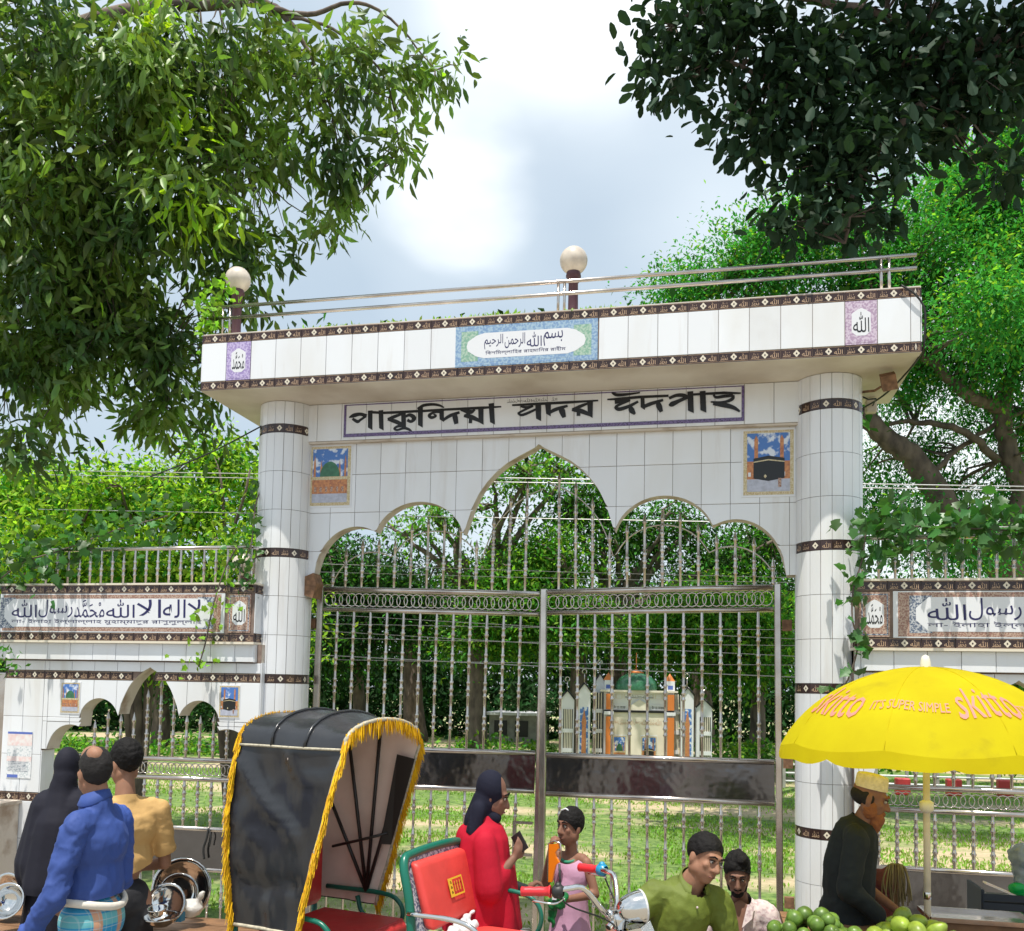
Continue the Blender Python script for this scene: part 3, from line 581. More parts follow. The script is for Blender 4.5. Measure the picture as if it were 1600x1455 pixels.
# ------------------------------------------------------------------ side wings
def wing(x0, x1, cx, side, label):
    yw, yp = .25, .20
    t = thing('wing_gateway', label, 'side gateway', ((x0+x1)/2, yw, 0), 0, 'tiled side gateways of the eidgah wall')
    fx0, fx1 = x0+(.12 if side < 0 else 0), x1-(.12 if side > 0 else 0); st_ = .2065
    fn = lambda x: arch_side(x, cx)
    dn = lambda x: arch_side(x, cx) if abs(x-cx) < .894 else 1.44
    wl_ = slab(t, 'arch_wall', cx-.95, cx+.95, yw+.008, yw+.15, dn, 2.30, ['grout', 'plaster'])
    n0 = math.floor((cx-.95-x0)/st_); xj = [x0+st_*k+.04 for k in range(-2, 16)]
    wall_tiles(wl_, cx-.95, cx+.95, 1.44, 2.005, yw, xj, [1.665, 1.70], fn)
    wall_tiles(wl_, cx-.95, cx+.95, 2.075, 2.155, yw, xj, [], fn)
    border_row(wl_, cx-.95, 10, 2.04, yw-.001, .2, cx+.95, fn)
    for s in (-1, 1):
        a = cx+s*.70; plaque(wl_, a-.09, a+.09, 1.73, 1.985, yw-.006, 0 if s < 0 else 1)
    # posts each side
    for (p0, p1) in ((x0+.04 if side < 0 else x0, cx-.95), (cx+.95, x1)):
        if p1-p0 < .03: continue
        q = MB().box(p0, p1, yw+.008, yw+.15, 0, 2.30).build('wall_post', ['grout'], t)
        xi = p1 if p1 < cx else p0; MB().box(min(xi, xi+(.006 if p1 < cx else -.006)), max(xi, xi+(.006 if p1 < cx else -.006)), yw+.002, yw+.15, 0, 1.43).build('side_facing', ['tile'], q)
        wall_tiles(q, p0, p1, .05, 1.02, yw, [(p0+p1)/2], [.42, .72]); wall_tiles(q, p0, p1, 1.09, 2.005, yw, [(p0+p1)/2], [1.395, 1.70]); wall_tiles(q, p0, p1, 2.075, 2.155, yw, [(p0+p1)/2], [])
        k = max(1, int(round((p1-p0)/.2)))
        for z in (1.055, 2.04):
            for i in range(k): inst('border_tile', BM, q, (p0+(i+.5)*(p1-p0)/k, yw-.001, z), None, ((p1-p0)/k/.2032, 1, 1))
    # sunken beam and soffit
    bm = MB().box(x0, x1, .225, .50, 2.16, 2.30).build('beam', ['grout'], t); wall_tiles(bm, x0, x1, 2.162, 2.298, .217, xj, [])
    # parapet
    pp = MB().box(x0, x1, yp+.008, .46, 2.302, 2.76, 0).box(x0-.01, x1+.01, yp-.012, .47, 2.76, 2.775, 1).box(x0-.01, x1+.01, yp-.014, .45, 2.298, 2.316, 1).build('parapet', ['grout', 'cream'], t)
    for xe_ in (x0-.006, x1):
        MB().box(xe_, xe_+.006, yp+.004, .455, 2.385, 2.69).build('side_facing', ['tile'], pp)
        for zz in (2.728, 2.348): inst('border_tile', BM, pp, (xe_+(.006 if xe_ > x0 else 0)+(.002 if xe_ > x0 else -.002), yp+.12, zz), (0, 0, R(90 if xe_ > x0 else -90)))
    MB().box(x1-.001, x1+.005, .22, .49, 2.162, 2.297).build('side_facing', ['tile'], bm); MB().box(cx+.95, cx+.956, yw+.002, yw+.158, 1.44, 2.16).build('side_facing', ['tile'], wl_)
    border_row(pp, x0, int((x1-x0)/.2065)+1, 2.728, yp-.001, .2065, x1); border_row(pp, x0, int((x1-x0)/.2065)+1, 2.348, yp-.001, .2065, x1)
    if side < 0: e0, e1, cw, cz_ = x0, x1-.24, ALLAH, x1-.22
    else: e0, e1, cw, cz_ = x0+.24, x1, MUHAMMAD, x0+.03
    cartouche(pp, cz_, cz_+.19, 2.388, 2.686, yp-.002, cw, 'brown_print')
    b = MB(); b.box(e0, e1-.01, yp-.001, yp+.007, 2.383, 2.692, 0); b.rect(e0+.03, e1-.04, 2.392, 2.684, yp-.002, 1)
    tx = x1-.24-2.05 if side < 0 else e0+.06
    L0, L1 = (e1-2.0, e1-.12) if side < 0 else (e0+.12, e0+2.0)
    for s in ((L0-.02, L0+.12), (L1-.12, L1+.02)): b.rect(s[0], s[1], 2.415, 2.662, yp-.0026, 2)
    b.flat([(L0+.02, 2.50), (L0+.10, 2.425), (L1-.06, 2.425), (L1-.01, 2.50), (L1-.01, 2.58), (L1-.06, 2.652), (L0+.10, 2.652), (L0+.02, 2.58)], yp-.0034, 0)
    words = [(ALLAH, .26), (RASOUL, .34), (MUHAMMAD, .30), (ALLAH, .28), ('\uFEFB\uFE8D', .24), ('\uFEEA\uFEDF\uFE8D', .22), ('\uFEFB', .14)]
    xx = L0+.09; k = (L1-L0-.16)/sum(w for _, w in words)
    for wd, w_ in words: b.glyph(wd, xx, 2.50, xx+w_*k-.015, 2.645, yp-.0044, 3, keep=False); xx += w_*k
    txt = 'লা- ইলাহা ইল্লাল্লাহ মুহাম্মাদুর রাসুলুল্লাহ'; xx = L0+.10
    b.glyph(txt, L0+.09, 2.445, L1-.08, 2.492, yp-.0044, 3, keep=False)
    b.build('kalima_panel', ['white_print', 'brown_print', 'grey_print', 'navy'], pp)
    return t
wing(-1.86, .405, -.50, -1, 'tiled side gateway on the hooded rickshaw side, Arabic panel ending in a word tile')
wing(4.76, 7.05, 5.77, 1, 'tiled side gateway behind the yellow umbrella, Arabic panel starting with a word tile')
def wing_rail(x0, x1, y, ret, label):
    t = thing('balcony_railing', label, 'railing', ((x0+x1)/2, y, 2.775), 0, 'steel railings on the side gateways')
    MB().tube([(x0, y, 3.06), (x1, y, 3.06)], .016, 8).build('rail', ['steel'], t)
    n = int(round((x1-x0)/.104))
    for i in range(n+1): baluster(t, x0+(x1-x0)*i/n, y, 2.775, .275, (.5,), r=.009)
    xe = x1 if ret > 0 else x0
    MB().tube([(xe, y, 3.06), (xe+.0*ret, y+.0, 3.06), (xe+.02*ret, y+.45, 3.06)], .014, 8).build('rail', ['steel'], t)
    for k in (1, 2, 3): baluster(t, xe+.01*ret, y+.13*k, 2.775, .275, (.5,), r=.009)
wing_rail(-1.50, .33, .27, 1, 'steel balcony railing with vines and a globe lamp behind it')
wing_rail(4.82, 6.9, .27, -1, 'steel balcony railing smothered by dark green creeper')
t = thing('globe_lamp', 'white globe lamp behind the balcony railing, half hidden by vine', 'lamp', (.19, .42, 2.775), 0, 'white globe lamps on the gateway')
MB().lathe([(.04, 2.775), (.035, 2.83), (.05, 2.85)], (.19, .42, 0), 12).build('post', ['lamp_post'], t); MB().ball((.19, .42, 2.94), .1, 20).build('globe', ['globe'], t)
def side_gate(cx, label, hw=.86):
    y = .42; t = thing('side_gate', label, 'gate', (cx, y, 0), 0, 'steel grilles in the side gateways')
    for z in (1.385, 1.235, .845, .53, .10): rail(t, cx-hw, cx+hw, z, y, .019)
    lattice(t, cx-hw, cx+hw, 1.31, y, .055, 1, 1.15)
    MB().box(cx-hw, cx+hw, y-.005, y+.005, .548, .828).build('sheet_panel', ['steel_panel'], t)
    n = 15
    for i in range(n):
        x = cx-hw+.03+(2*hw-.06)*i/(n-1); baluster(t, x, y, .86, .36, (.32, .75)); baluster(t, x, y, .12, .39, (.5,))
        h = arch_side(x, cx)*1.02-1.40-.13
        if h > .15: baluster(t, x, y, 1.40, round(h, 2), (.35,) if h < .4 else (.25, .6), True, 'spear_baluster')
    return t
side_gate(-.50, 'steel grille gate of the left side arch behind the market crowd'); side_gate(5.77, 'steel grille gate of the right side arch behind the fruit seller')
# far left frame and speckled low wall
t = thing('steel_gate', 'steel gate frame at the far left end of the tiled wall', 'gate', (-2.05, .4, 0))
MB().bbox(-1.98, -1.90, .36, .44, 0, 2.05, .006).build('gate_post', ['steel'], t)
for z in (2.0, 1.62, 1.5, .9): rail(t, -3.2, -1.94, z, .4, .02)
for i in range(8): baluster(t, -2.05-i*.14, .4, 1.64, .36, (.5,)); baluster(t, -2.05-i*.14, .4, .1, 1.38, (.3, .7))
mat('pebble_tile', (.62, .50, .46), .25, col2=(.22, .09, .08), vscale=22, ctl=(.40, .46))
t = thing('low_wall', 'low wall faced with speckled pink and maroon tiles beside the steel utensils', 'wall', (-2.1, .05, 0))
q = MB().box(-2.6, -1.62, .0, .24, 0, 1.0).box(-2.62, -1.60, -.02, .25, 1.0, 1.025, 0).build('wall_core', ['plaster'], t)
b = MB().box(-.155, .155, 0, .008, -.155, .155).mesh('wall_tile', ['pebble_tile'])
for i in range(3):
    for j in range(3): inst('wall_tile', b, q, (-1.78-i*.315, -.009, .17+j*.315))
# posted notices on the left post
t = thing('notice_poster', 'faded pink and blue paper notice pasted on the white tiled post', 'poster', (-1.62, .245, 1.46))
mat('paper_pink', (.80, .60, .58), .7, col2=(.82, .78, .76), vscale=30); mat('paper_blue', (.10, .16, .50), .6); mat('paper_white', (.78, .79, .8), .7, col2=(.55, .60, .62), vscale=60, ctl=(.4, .5))
b = MB(); X0, X1 = -1.79+.03, -1.56+.03
b.box(X0, X1, .243, .2445, 1.20, 1.575, 2); b.rect(X0, X1, 1.46, 1.555, .2425, 0); b.rect(X0, X1, 1.555, 1.572, .242, 1); b.rect(X0+.01, X0+.11, 1.203, 1.228, .242, 1); b.rect(X0, X1, 1.335, 1.375, .2425, 0)
for i in range(7): b.rect(X0+.015, X1-.03-.01*(i % 3), 1.255+i*.012, 1.259+i*.012, .242, 3)
b.build('paper', ['paper_pink', 'paper_blue', 'paper_white', 'grey_print'], t)
t = thing('cloth_knot', 'thin black cloth strip knotted on the side gate bar', 'cloth strip', (.09, .40, .70))
MB().tube(crv([(-.02, .395, .86), (-.03, .385, .78), (-.05, .38, .70), (-.04, .38, .62)]), .009, 5).tube(crv([(-.02, .395, .86), (.01, .38, .80), (.0, .38, .72)]), .006, 5).build('strip', ['cable'], t)
# ------------------------------------------------------------------ foliage
def leafpts(kind):
    """unit leaf along +x, width in y, folded in z; returns verts, faces"""
    if kind == 'lance': v = [(0, 0, 0), (.25, .13, .04), (.6, .14, .02), (1, 0, -.12), (.6, -.14, .02), (.25, -.13, .04), (.45, 0, -.02)]; f = [(0, 6, 1), (1, 6, 2), (2, 6, 3), (3, 6, 4), (4, 6, 5), (5, 6, 0)]
    elif kind == 'broad': v = [(0, 0, 0), (.2, .17, .05), (.6, .26, .05), (.9, .14, .0), (1, 0, -.08), (.9, -.14, .0), (.6, -.26, .05), (.2, -.17, .05), (.5, 0, -.03)]; f = [(i, 8, (i+1) % 8) for i in range(8)]; f = [(a, b, c) for a, b, c in f]
    elif kind == 'ivy': v = [(0, 0, 0), (.05, .35, .03), (.35, .30, .02), (.45, .48, .03), (.7, .22, 0), (1, 0, -.1), (.7, -.22, 0), (.45, -.48, .03), (.35, -.30, .02), (.05, -.35, .03), (.4, 0, -.05)]; f = [(i, 10, (i+1) % 10) for i in range(10)]
    else: v = [(0, 0, 0), (.5, .22, .05), (1, 0, -.06), (.5, -.22, .05)]; f = [(0, 2, 1), (0, 3, 2)]
    return np.array(v), f
def scatter(blobs, n, sub, spread, seed, shell=.55, flatten=.8):
    """sub-clusters inside ellipsoid blobs, then leaves around each; returns positions and cluster centres"""
    r = np.random.default_rng(seed); w = np.array([b[3] if len(b) > 3 else (b[1][0]*b[1][1]*b[1][2])**(2/3) for b in blobs]); w = w/w.sum(); ci = r.choice(len(blobs), sub, p=w)
    d = r.normal(size=(sub, 3)); d /= np.linalg.norm(d, axis=1)[:, None]; rad = shell+(1-shell)*r.random(sub)
    rad *= 1+.18*r.normal(size=sub)*.6
    C = np.array([blobs[i][0] for i in ci])+d*rad[:, None]*np.array([blobs[i][1] for i in ci])
    li = r.integers(0, sub, n); off = r.normal(size=(n, 3))*spread; off[:, 2] *= flatten
    P = C[li]+off; O = P-np.array([blobs[ci[k]][0] for k in li]); return P, O, C, ci
def leaf_mesh(name, P, O, size, kind, mats, seed, droop=.4, par=None, sv=.35, flat=.5, young=None):
    r = np.random.default_rng(seed); v, f = leafpts(kind); n = len(P)
    d = r.normal(size=(n, 3)); O = O/(np.linalg.norm(O, axis=1)[:, None]+1e-6); d = d*.8+O*.6; d[:, 2] -= droop*1.6; d /= np.linalg.norm(d, axis=1)[:, None]
    u = r.normal(size=(n, 3))*(1-flat); u[:, 2] += flat*1.5; u -= d*(u*d).sum(1)[:, None]; u /= np.linalg.norm(u, axis=1)[:, None]; s = np.cross(u, d)
    sz = size*(1-sv+2*sv*r.random(n))
    V = P[:, None, :]+(d[:, None, :]*v[None, :, 0:1]+s[:, None, :]*v[None, :, 1:2]+u[:, None, :]*v[None, :, 2:3])*sz[:, None, None]
    k = len(v); F = np.array(f); q = F.shape[1]; FF = (F[None]+(np.arange(n)*k)[:, None, None]).reshape(-1, q)
    org = P.mean(0); me = bpy.data.meshes.new(name); me.vertices.add(n*k); me.vertices.foreach_set('co', (V.reshape(-1, 3)-org).ravel())
    me.loops.add(len(FF)*q); me.loops.foreach_set('vertex_index', FF.ravel()); me.polygons.add(len(FF)); me.polygons.foreach_set('loop_start', np.arange(len(FF))*q); me.polygons.foreach_set('loop_total', np.full(len(FF), q))
    if young is not None:
        mi = np.repeat((young(P, r)).astype(int), len(f)); me.polygons.foreach_set('material_index', mi)
    for m in (mats if isinstance(mats, (list, tuple)) else [mats]): me.materials.append(M[m])
    me.update(); me.validate()
    o = bpy.data.objects.new(name, me); COL.objects.link(o); pw = WL.get(par.name, Vector((0, 0, 0))) if par else Vector((0, 0, 0)); o.parent = par; o.location = Vector(org.tolist())-pw; WL[o.name] = Vector(org.tolist())
    return o, (d, u, s, sz)
def limb(pts, r0, r1, k=6, n=9, wob=.0, seed=0):
    Q = crv(pts, k); r = np.random.default_rng(seed)
    if wob: Q[1:-1] += r.normal(size=(len(Q)-2, 3))*wob
    return Q, list(np.linspace(r0, r1, len(Q)))
def tree(name, label, cat, base, limbs, blobs, n, sub, spread, size, kind, mats, seed, droop=.4, group=None, twig=.012, twigs=.5, shell=.5, singles=0, young=None, flat=.5, sv=.35, reach=1.5):
    t = thing(name, label, cat, base, 0, group); b = MB(); allp = []
    for L_ in limbs:
        Q, rr = limb(L_[0], L_[1], L_[2], 6, 9, L_[3] if len(L_) > 3 else .0, seed); b.tube(Q, rr, 9); allp += [tuple(q) for q in Q]
    P, O, C, ci = scatter(blobs, n, sub, spread, seed, shell); A = np.array(allp); r = np.random.default_rng(seed+1)
    for k in range(len(C)):
        if r.random() > twigs: continue
        dd = np.linalg.norm(A-C[k], axis=1); j = int(dd.argmin())
        if dd[j] > reach: continue
        a, c = A[j], C[k]; m = (a+c)/2+r.normal(size=3)*.08*dd[j]+np.array([0, 0, .06*dd[j]]); b.tube([a, m, c], [twig*1.3, twig, twig*.4], 4, cap=False)
    b.build('trunk', ['bark'], t)
    if singles:
        # the leaves that show largest: nearest the eye and inside the frame
        d = P-np.array(CP); z = d@np.array(fw); x = 800+CF*(d@np.array(rt))/z; y = CYP-CF*(d@np.array(up))/z
        ok = (z > .5) & (x > -20) & (x < 1620) & (y > -20) & (y < 1475); idx = np.where(ok)[0]; idx = idx[np.argsort(z[idx])][:singles*2:2]
        rest = np.setdiff1d(np.arange(n), idx)
        v, f = leafpts(kind); lm = MB(); lm.add(v.tolist(), f); rr = np.random.default_rng(seed+5); lms = [lm.mesh('leaf', [m]) for m in (mats if isinstance(mats, (list, tuple)) else [mats])][:1]
        for i in idx:
            dv = Vector((rr.normal()*.6+O[i][0]*.4, rr.normal()*.6+O[i][1]*.4, -droop*1.8+rr.normal()*.4)).normalized(); uv = Vector((rr.normal()*.5, rr.normal()*.5, .8)); uv = (uv-dv*uv.dot(dv)).normalized(); sv_ = uv.cross(dv)
            m3 = Matrix((dv, sv_, uv)).transposed(); s_ = size*rr.uniform(.85, 1.3); inst('leaf', lms[0], t, P[i].tolist(), m3.to_euler(), (s_, s_, s_))
        P, O = P[rest], O[rest]
    cr_, _ = leaf_mesh('crown', P, O, size, kind, mats, seed+2, droop, t, sv, flat, young)
    if n > 300: cr_['kind'] = 'stuff'
    return t
def pb(px, py, D, rx, ry, rz=None):
    """ellipsoid: centre seen at px,py at distance D, radii given in photo pixels at that distance"""
    c = atd(px, py, D); k = D/CF; return (tuple(c), (rx*k, (rz or (rx+ry)/2)*k, ry*k))
# --- near left tree, hanging lance-shaped leaves, trunk out of frame behind the left wing
D = 8.6
bl = [pb(60, 110, 8.4, 170, 150), pb(230, 120, 8.2, 150, 150), pb(380, 90, 8.6, 110, 95), pb(100, 330, 8.6, 190, 170), pb(280, 310, 8.3, 130, 130), pb(60, 560, 8.8, 130, 120), pb(230, 540, 9.0, 110, 95), pb(255, 650, 9.1, 60, 50), pb(30, 690, 8.4, 60, 35),
      pb(390, 210, 8.8, 80, 70), pb(505, 120, 8.8, 85, 60), pb(520, 225, 9.0, 42, 75), pb(600, 110, 9.0, 75, 60), pb(690, 120, 9.1, 32, 50), pb(625, 230, 9.0, 30, 65), pb(515, 330, 9.1, 24, 40), pb(360, 400, 9.0, 60, 80), pb(420, 400, 9.3, 38, 40), pb(355, 560, 9.6, 35, 70), pb(330, 640, 9.7, 35, 40), pb(150, 480, 9.4, 150, 130), pb(-60, 300, 8.8, 150, 260)]
B0 = atd(-260, 1500, 9.4); B0 = (B0.x, B0.y, 0)
def A3(px, py, D): return tuple(atd(px, py, D))
tr1 = [((B0, A3(-240, 900, 9.4), A3(-150, 500, 9.2), A3(-60, 200, 9.0)), .30, .12), ((A3(-200, 650, 9.3), A3(-40, 560, 9.2), A3(120, 520, 9.1), A3(250, 560, 9.1)), .10, .02, .01),
       ((A3(-120, 380, 9.1), A3(60, 300, 8.8), A3(220, 220, 8.6), A3(380, 250, 8.8)), .10, .02, .01), ((A3(-60, 200, 9), A3(120, 40, 8.7), A3(340, 5, 8.7), A3(420, 10, 8.9), A3(470, 60, 8.9), A3(520, 180, 9.0)), .09, .008, .01),
       ((A3(400, 8, 8.8), A3(480, 22, 8.9), A3(560, 4, 8.9), A3(620, 40, 9.0), A3(680, 110, 9.0)), .03, .006, .006), ((A3(420, 22, 8.9), A3(520, 45, 8.9), A3(600, 120, 9.0), A3(625, 230, 9.0)), .02, .005, .006)]
rY = lambda P, r: r.random(len(P)) < .03
c_y = [np.array(A3(300, 195, 8.0)), np.array(A3(280, 325, 8.0)), np.array(A3(330, 352, 8.0)), np.array(A3(250, 5, 8.0))]
yng = lambda P, r: (np.min([np.linalg.norm((P-c), axis=1) for c in c_y], axis=0) < .26) & (r.random(len(P)) < .95) | (r.random(len(P)) < .004)
tree('broadleaf_tree', 'large overhanging tree with drooping lance leaves and a few lime young shoots', 'tree', B0, tr1, bl, 24000, 760, .135, .155, 'lance', ['leaf_fore', 'leaf_young'], 11, droop=.62, twig=.006, twigs=.8, shell=.15, singles=260, young=yng, flat=.3, reach=1.6)
# --- near right tree, large dark leaves seen from beneath
bl = [pb(1110, 40, 6.4, 130, 70), pb(1250, 100, 6.35, 150, 130), pb(1420, 90, 6.35, 140, 120), pb(1570, 80, 6.4, 90, 110), pb(1200, 200, 6.35, 95, 80), pb(1330, 220, 6.3, 110, 100), pb(1290, 285, 6.3, 85, 55), pb(1340, 340, 6.25, 60, 28), pb(1235, 350, 6.3, 45, 20), pb(1500, 170, 6.35, 70, 50), pb(1575, 260, 6.25, 40, 30), pb(1060, 120, 6.4, 40, 60), pb(1400, -150, 6.2, 320, 150)]
B1 = (8.4, -1.2, 0)
tr2 = [((B1, (8.3, -1.0, 3), A3(1900, 200, 6.4), A3(1700, -40, 6.25)), .22, .09), ((A3(1800, 60, 6.4), A3(1600, 60, 6.4), A3(1400, 100, 6.4), A3(1250, 130, 6.4), A3(1120, 90, 6.4)), .07, .012, .01), ((A3(1600, 60, 6.4), A3(1460, 150, 6.35), A3(1350, 260, 6.3), A3(1320, 380, 6.25)), .05, .01, .01), ((A3(1500, 70, 6.4), A3(1320, 10, 6.4), A3(1150, -10, 6.4), A3(1050, 40, 6.4)), .04, .01, .01)]
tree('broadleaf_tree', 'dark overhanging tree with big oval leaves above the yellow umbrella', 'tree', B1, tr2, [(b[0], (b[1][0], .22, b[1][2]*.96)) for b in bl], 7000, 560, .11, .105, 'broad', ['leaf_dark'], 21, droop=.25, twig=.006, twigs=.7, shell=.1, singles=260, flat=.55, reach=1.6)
# --- rain tree behind the right wing
D = 15
tr3 = [((tuple(atd(1700, 1290, D).xy)+(0,), A3(1680, 1060, D), A3(1590, 900, D), A3(1500, 810, D)), .50, .30), ((A3(1530, 860, D), A3(1480, 790, D), A3(1430, 720, D), A3(1380, 680, D), A3(1350, 640, D)), .26, .13, .02),
       ((A3(1560, 850, D), A3(1600, 780, D), A3(1575, 700, D), A3(1570, 620, D), A3(1620, 480, D)), .20, .10, .02), ((A3(1572, 640, D), A3(1520, 620, D-.4), A3(1470, 580, D-.6), A3(1400, 520, D-.8)), .13, .05, .02),
       ((A3(1560, 720, D), A3(1500, 670, D-.3), A3(1430, 660, D), A3(1370, 665, D)), .07, .03, .02), ((A3(1450, 750, D), A3(1500, 700, D), A3(1545, 670, D), A3(1600, 640, D)), .05, .03, .02), ((A3(1380, 680, D), A3(1200, 560, D), A3(1120, 460, D)), .10, .03, .02), ((A3(1520, 840, D), A3(1450, 810, D), A3(1400, 830, D), A3(1360, 810, D)), .07, .03, .02)]
bl = [pb(1180, 420, 14.5, 140, 70), pb(1060, 455, 14.5, 60, 30), pb(1300, 380, 14.4, 150, 90), pb(1450, 420, 14, 120, 120), pb(1560, 320, 14.5, 130, 90), pb(1600, 430, 14, 80, 110), pb(1500, 540, 14.4, 110, 70), pb(1420, 590, 15, 60, 45), pb(1570, 570, 14.3, 80, 60), pb(1400, 800, 14.5, 60, 50), pb(1480, 860, 14, 110, 45), pb(1590, 760, 15.5, 60, 60), pb(1440, 700, 15.6, 60, 30), pb(1700, 500, 14.5, 150, 250), pb(1560, 480, 11.5, 110, 60), pb(1380, 480, 14.6, 90, 90), pb(1500, 300, 14.6, 90, 60), pb(1590, 220, 14.6, 60, 60), pb(1400, 620, 16.2, 60, 40), pb(1530, 660, 16.4, 70, 35), pb(1370, 720, 16.2, 40, 40), pb(1480, 770, 16.2, 60, 30), pb(1600, 700, 16.4, 50, 50)]
tree('rain_tree', 'spreading rain tree with thick leaning grey limbs behind the right side gateway', 'tree', tr3[0][0][0], tr3, bl, 140000, 1350, .23, .082, 'simple', ['leaf_rain', 'leaf_bright'], 31, droop=.1, twig=.02, twigs=.35, shell=.25, flat=.8, reach=2.5, young=lambda P, r: r.random(len(P)) < .13, group='trees behind the eidgah wall')
# --- bamboo-like bright thicket behind the left wing
D = 11.5
for q, (px, lab) in enumerate([(60, 'bright feathery shrub tree at the far left behind the tiled wall'), (215, 'bright feathery shrub tree with bare forked stems behind the balcony railing'), (360, 'bright feathery shrub tree next to the left pillar')]):
    b0 = atd(px, 1260, D+q*.4); b0 = (b0.x, b0.y, 0); l2 = []
    rr = random.Random(40+q)
    for k in range(6):
        e = A3(px+rr.uniform(-110, 110), rr.uniform(730, 860), D+rr.uniform(-.6, .6)); m = A3(px+(rr.uniform(-25, 25)), 950, D); l2.append(((b0, m, e), .06, .012, .01))
    bl = [pb(px+dx+rr.uniform(-15, 15), py+rr.uniform(-22, 22), D+dz, rx, ry, 90) for dx, py, dz, rx, ry in ((-60, 800, 0, 45, 40), (-5, 745, .5, 40, 38), (50, 780, .9, 50, 45), (10, 860, -.6, 60, 50), (65, 900, .2, 60, 45), (-60, 930, .3, 60, 45), (30, 990, .2, 90, 50))]
    tree('shrub_tree', lab, 'small tree', b0, l2, bl, 15000, 230, .19, .095, 'simple', ['leaf_lime', 'leaf_mid'], 50+q, droop=.3, twig=.008, twigs=.5, shell=.2, flat=.4, young=lambda P, r: r.random(len(P)) < .4, group='bright shrub trees behind the left wall')
# --- trees across the field, seen through the gate
specs = [  # px, D, crown blobs (px,py,rx,ry), limbs, mats, n, label
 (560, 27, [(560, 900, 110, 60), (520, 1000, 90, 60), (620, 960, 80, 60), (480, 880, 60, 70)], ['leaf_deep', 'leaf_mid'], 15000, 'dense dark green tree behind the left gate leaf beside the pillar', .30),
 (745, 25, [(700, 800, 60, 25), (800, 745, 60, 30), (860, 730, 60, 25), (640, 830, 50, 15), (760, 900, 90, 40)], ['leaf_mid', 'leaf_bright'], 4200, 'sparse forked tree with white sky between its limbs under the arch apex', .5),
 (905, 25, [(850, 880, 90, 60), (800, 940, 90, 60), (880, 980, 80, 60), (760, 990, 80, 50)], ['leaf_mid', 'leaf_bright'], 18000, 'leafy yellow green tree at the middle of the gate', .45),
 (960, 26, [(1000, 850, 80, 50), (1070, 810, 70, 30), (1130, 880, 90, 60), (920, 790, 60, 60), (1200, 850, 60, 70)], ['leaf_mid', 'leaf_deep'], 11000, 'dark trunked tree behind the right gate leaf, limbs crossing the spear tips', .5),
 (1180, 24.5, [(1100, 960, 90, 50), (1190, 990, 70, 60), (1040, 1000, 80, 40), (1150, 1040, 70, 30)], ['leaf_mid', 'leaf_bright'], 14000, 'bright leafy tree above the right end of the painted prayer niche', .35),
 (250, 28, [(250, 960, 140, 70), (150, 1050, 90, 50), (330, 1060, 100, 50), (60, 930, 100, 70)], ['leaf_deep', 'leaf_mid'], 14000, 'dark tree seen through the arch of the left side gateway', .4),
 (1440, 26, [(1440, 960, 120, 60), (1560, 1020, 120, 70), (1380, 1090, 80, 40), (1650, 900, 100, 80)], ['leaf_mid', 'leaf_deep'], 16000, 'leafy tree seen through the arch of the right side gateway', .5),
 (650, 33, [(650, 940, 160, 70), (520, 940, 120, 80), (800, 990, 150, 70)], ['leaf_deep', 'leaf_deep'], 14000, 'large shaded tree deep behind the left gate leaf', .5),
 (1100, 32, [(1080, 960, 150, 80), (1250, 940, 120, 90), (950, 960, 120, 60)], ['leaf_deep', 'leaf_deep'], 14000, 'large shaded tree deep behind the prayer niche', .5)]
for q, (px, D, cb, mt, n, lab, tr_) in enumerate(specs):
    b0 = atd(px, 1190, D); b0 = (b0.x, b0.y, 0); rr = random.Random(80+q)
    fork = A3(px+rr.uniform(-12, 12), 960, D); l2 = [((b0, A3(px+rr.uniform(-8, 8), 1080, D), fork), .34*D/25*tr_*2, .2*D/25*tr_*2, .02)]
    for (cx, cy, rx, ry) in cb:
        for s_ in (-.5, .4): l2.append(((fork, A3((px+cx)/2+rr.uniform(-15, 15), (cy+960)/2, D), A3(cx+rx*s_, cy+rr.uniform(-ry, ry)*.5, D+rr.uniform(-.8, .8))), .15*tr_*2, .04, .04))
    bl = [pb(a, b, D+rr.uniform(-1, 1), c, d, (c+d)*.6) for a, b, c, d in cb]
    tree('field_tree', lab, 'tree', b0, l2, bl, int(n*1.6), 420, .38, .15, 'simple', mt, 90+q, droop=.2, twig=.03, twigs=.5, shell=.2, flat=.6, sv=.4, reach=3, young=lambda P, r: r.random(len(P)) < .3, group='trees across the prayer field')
for q, (px, D, cb, lab) in enumerate([(447, 19, [(560, 625, 90, 36, 0), (700, 625, 100, 34, .4), (850, 615, 110, 34, .5)], 'added tree hidden behind the left pillar and arch, shading the field trees'),  # tree crowns added out of sight behind the arch wall to shade the background
    (1293, 20, [(1000, 605, 100, 34, 1), (1130, 610, 100, 40, 0), (1220, 610, 70, 40, .5), (1120, 630, 110, 40, -7.5), (1220, 620, 80, 40, -7)], 'added tree hidden behind the right pillar and arch, shading the field trees and grass')]):
    b0 = atd(px, 1190, D); b0 = (b0.x, b0.y, 0); fork = A3(px, 760, D); l2 = [((b0, A3(px, 950, D), fork), .3, .2, .02)]+[((fork, A3((px+a)/2, (760+b_)/2-20, D+d/2), A3(a, b_, D+d)), .14, .04, .04) for a, b_, c, e, d in cb]
    tree('added_shade_tree', lab, 'tree', b0, l2, [pb(a, b_, D+d, c, e, 110) for a, b_, c, e, d in cb], 16000, 500, .45, .22, 'simple', ['leaf_deep', 'leaf_mid'], 120+q, droop=.2, twig=.03, twigs=.4, shell=.2, flat=.7, reach=3, young=lambda P, r: r.random(len(P)) < .3, group='trees across the prayer field')
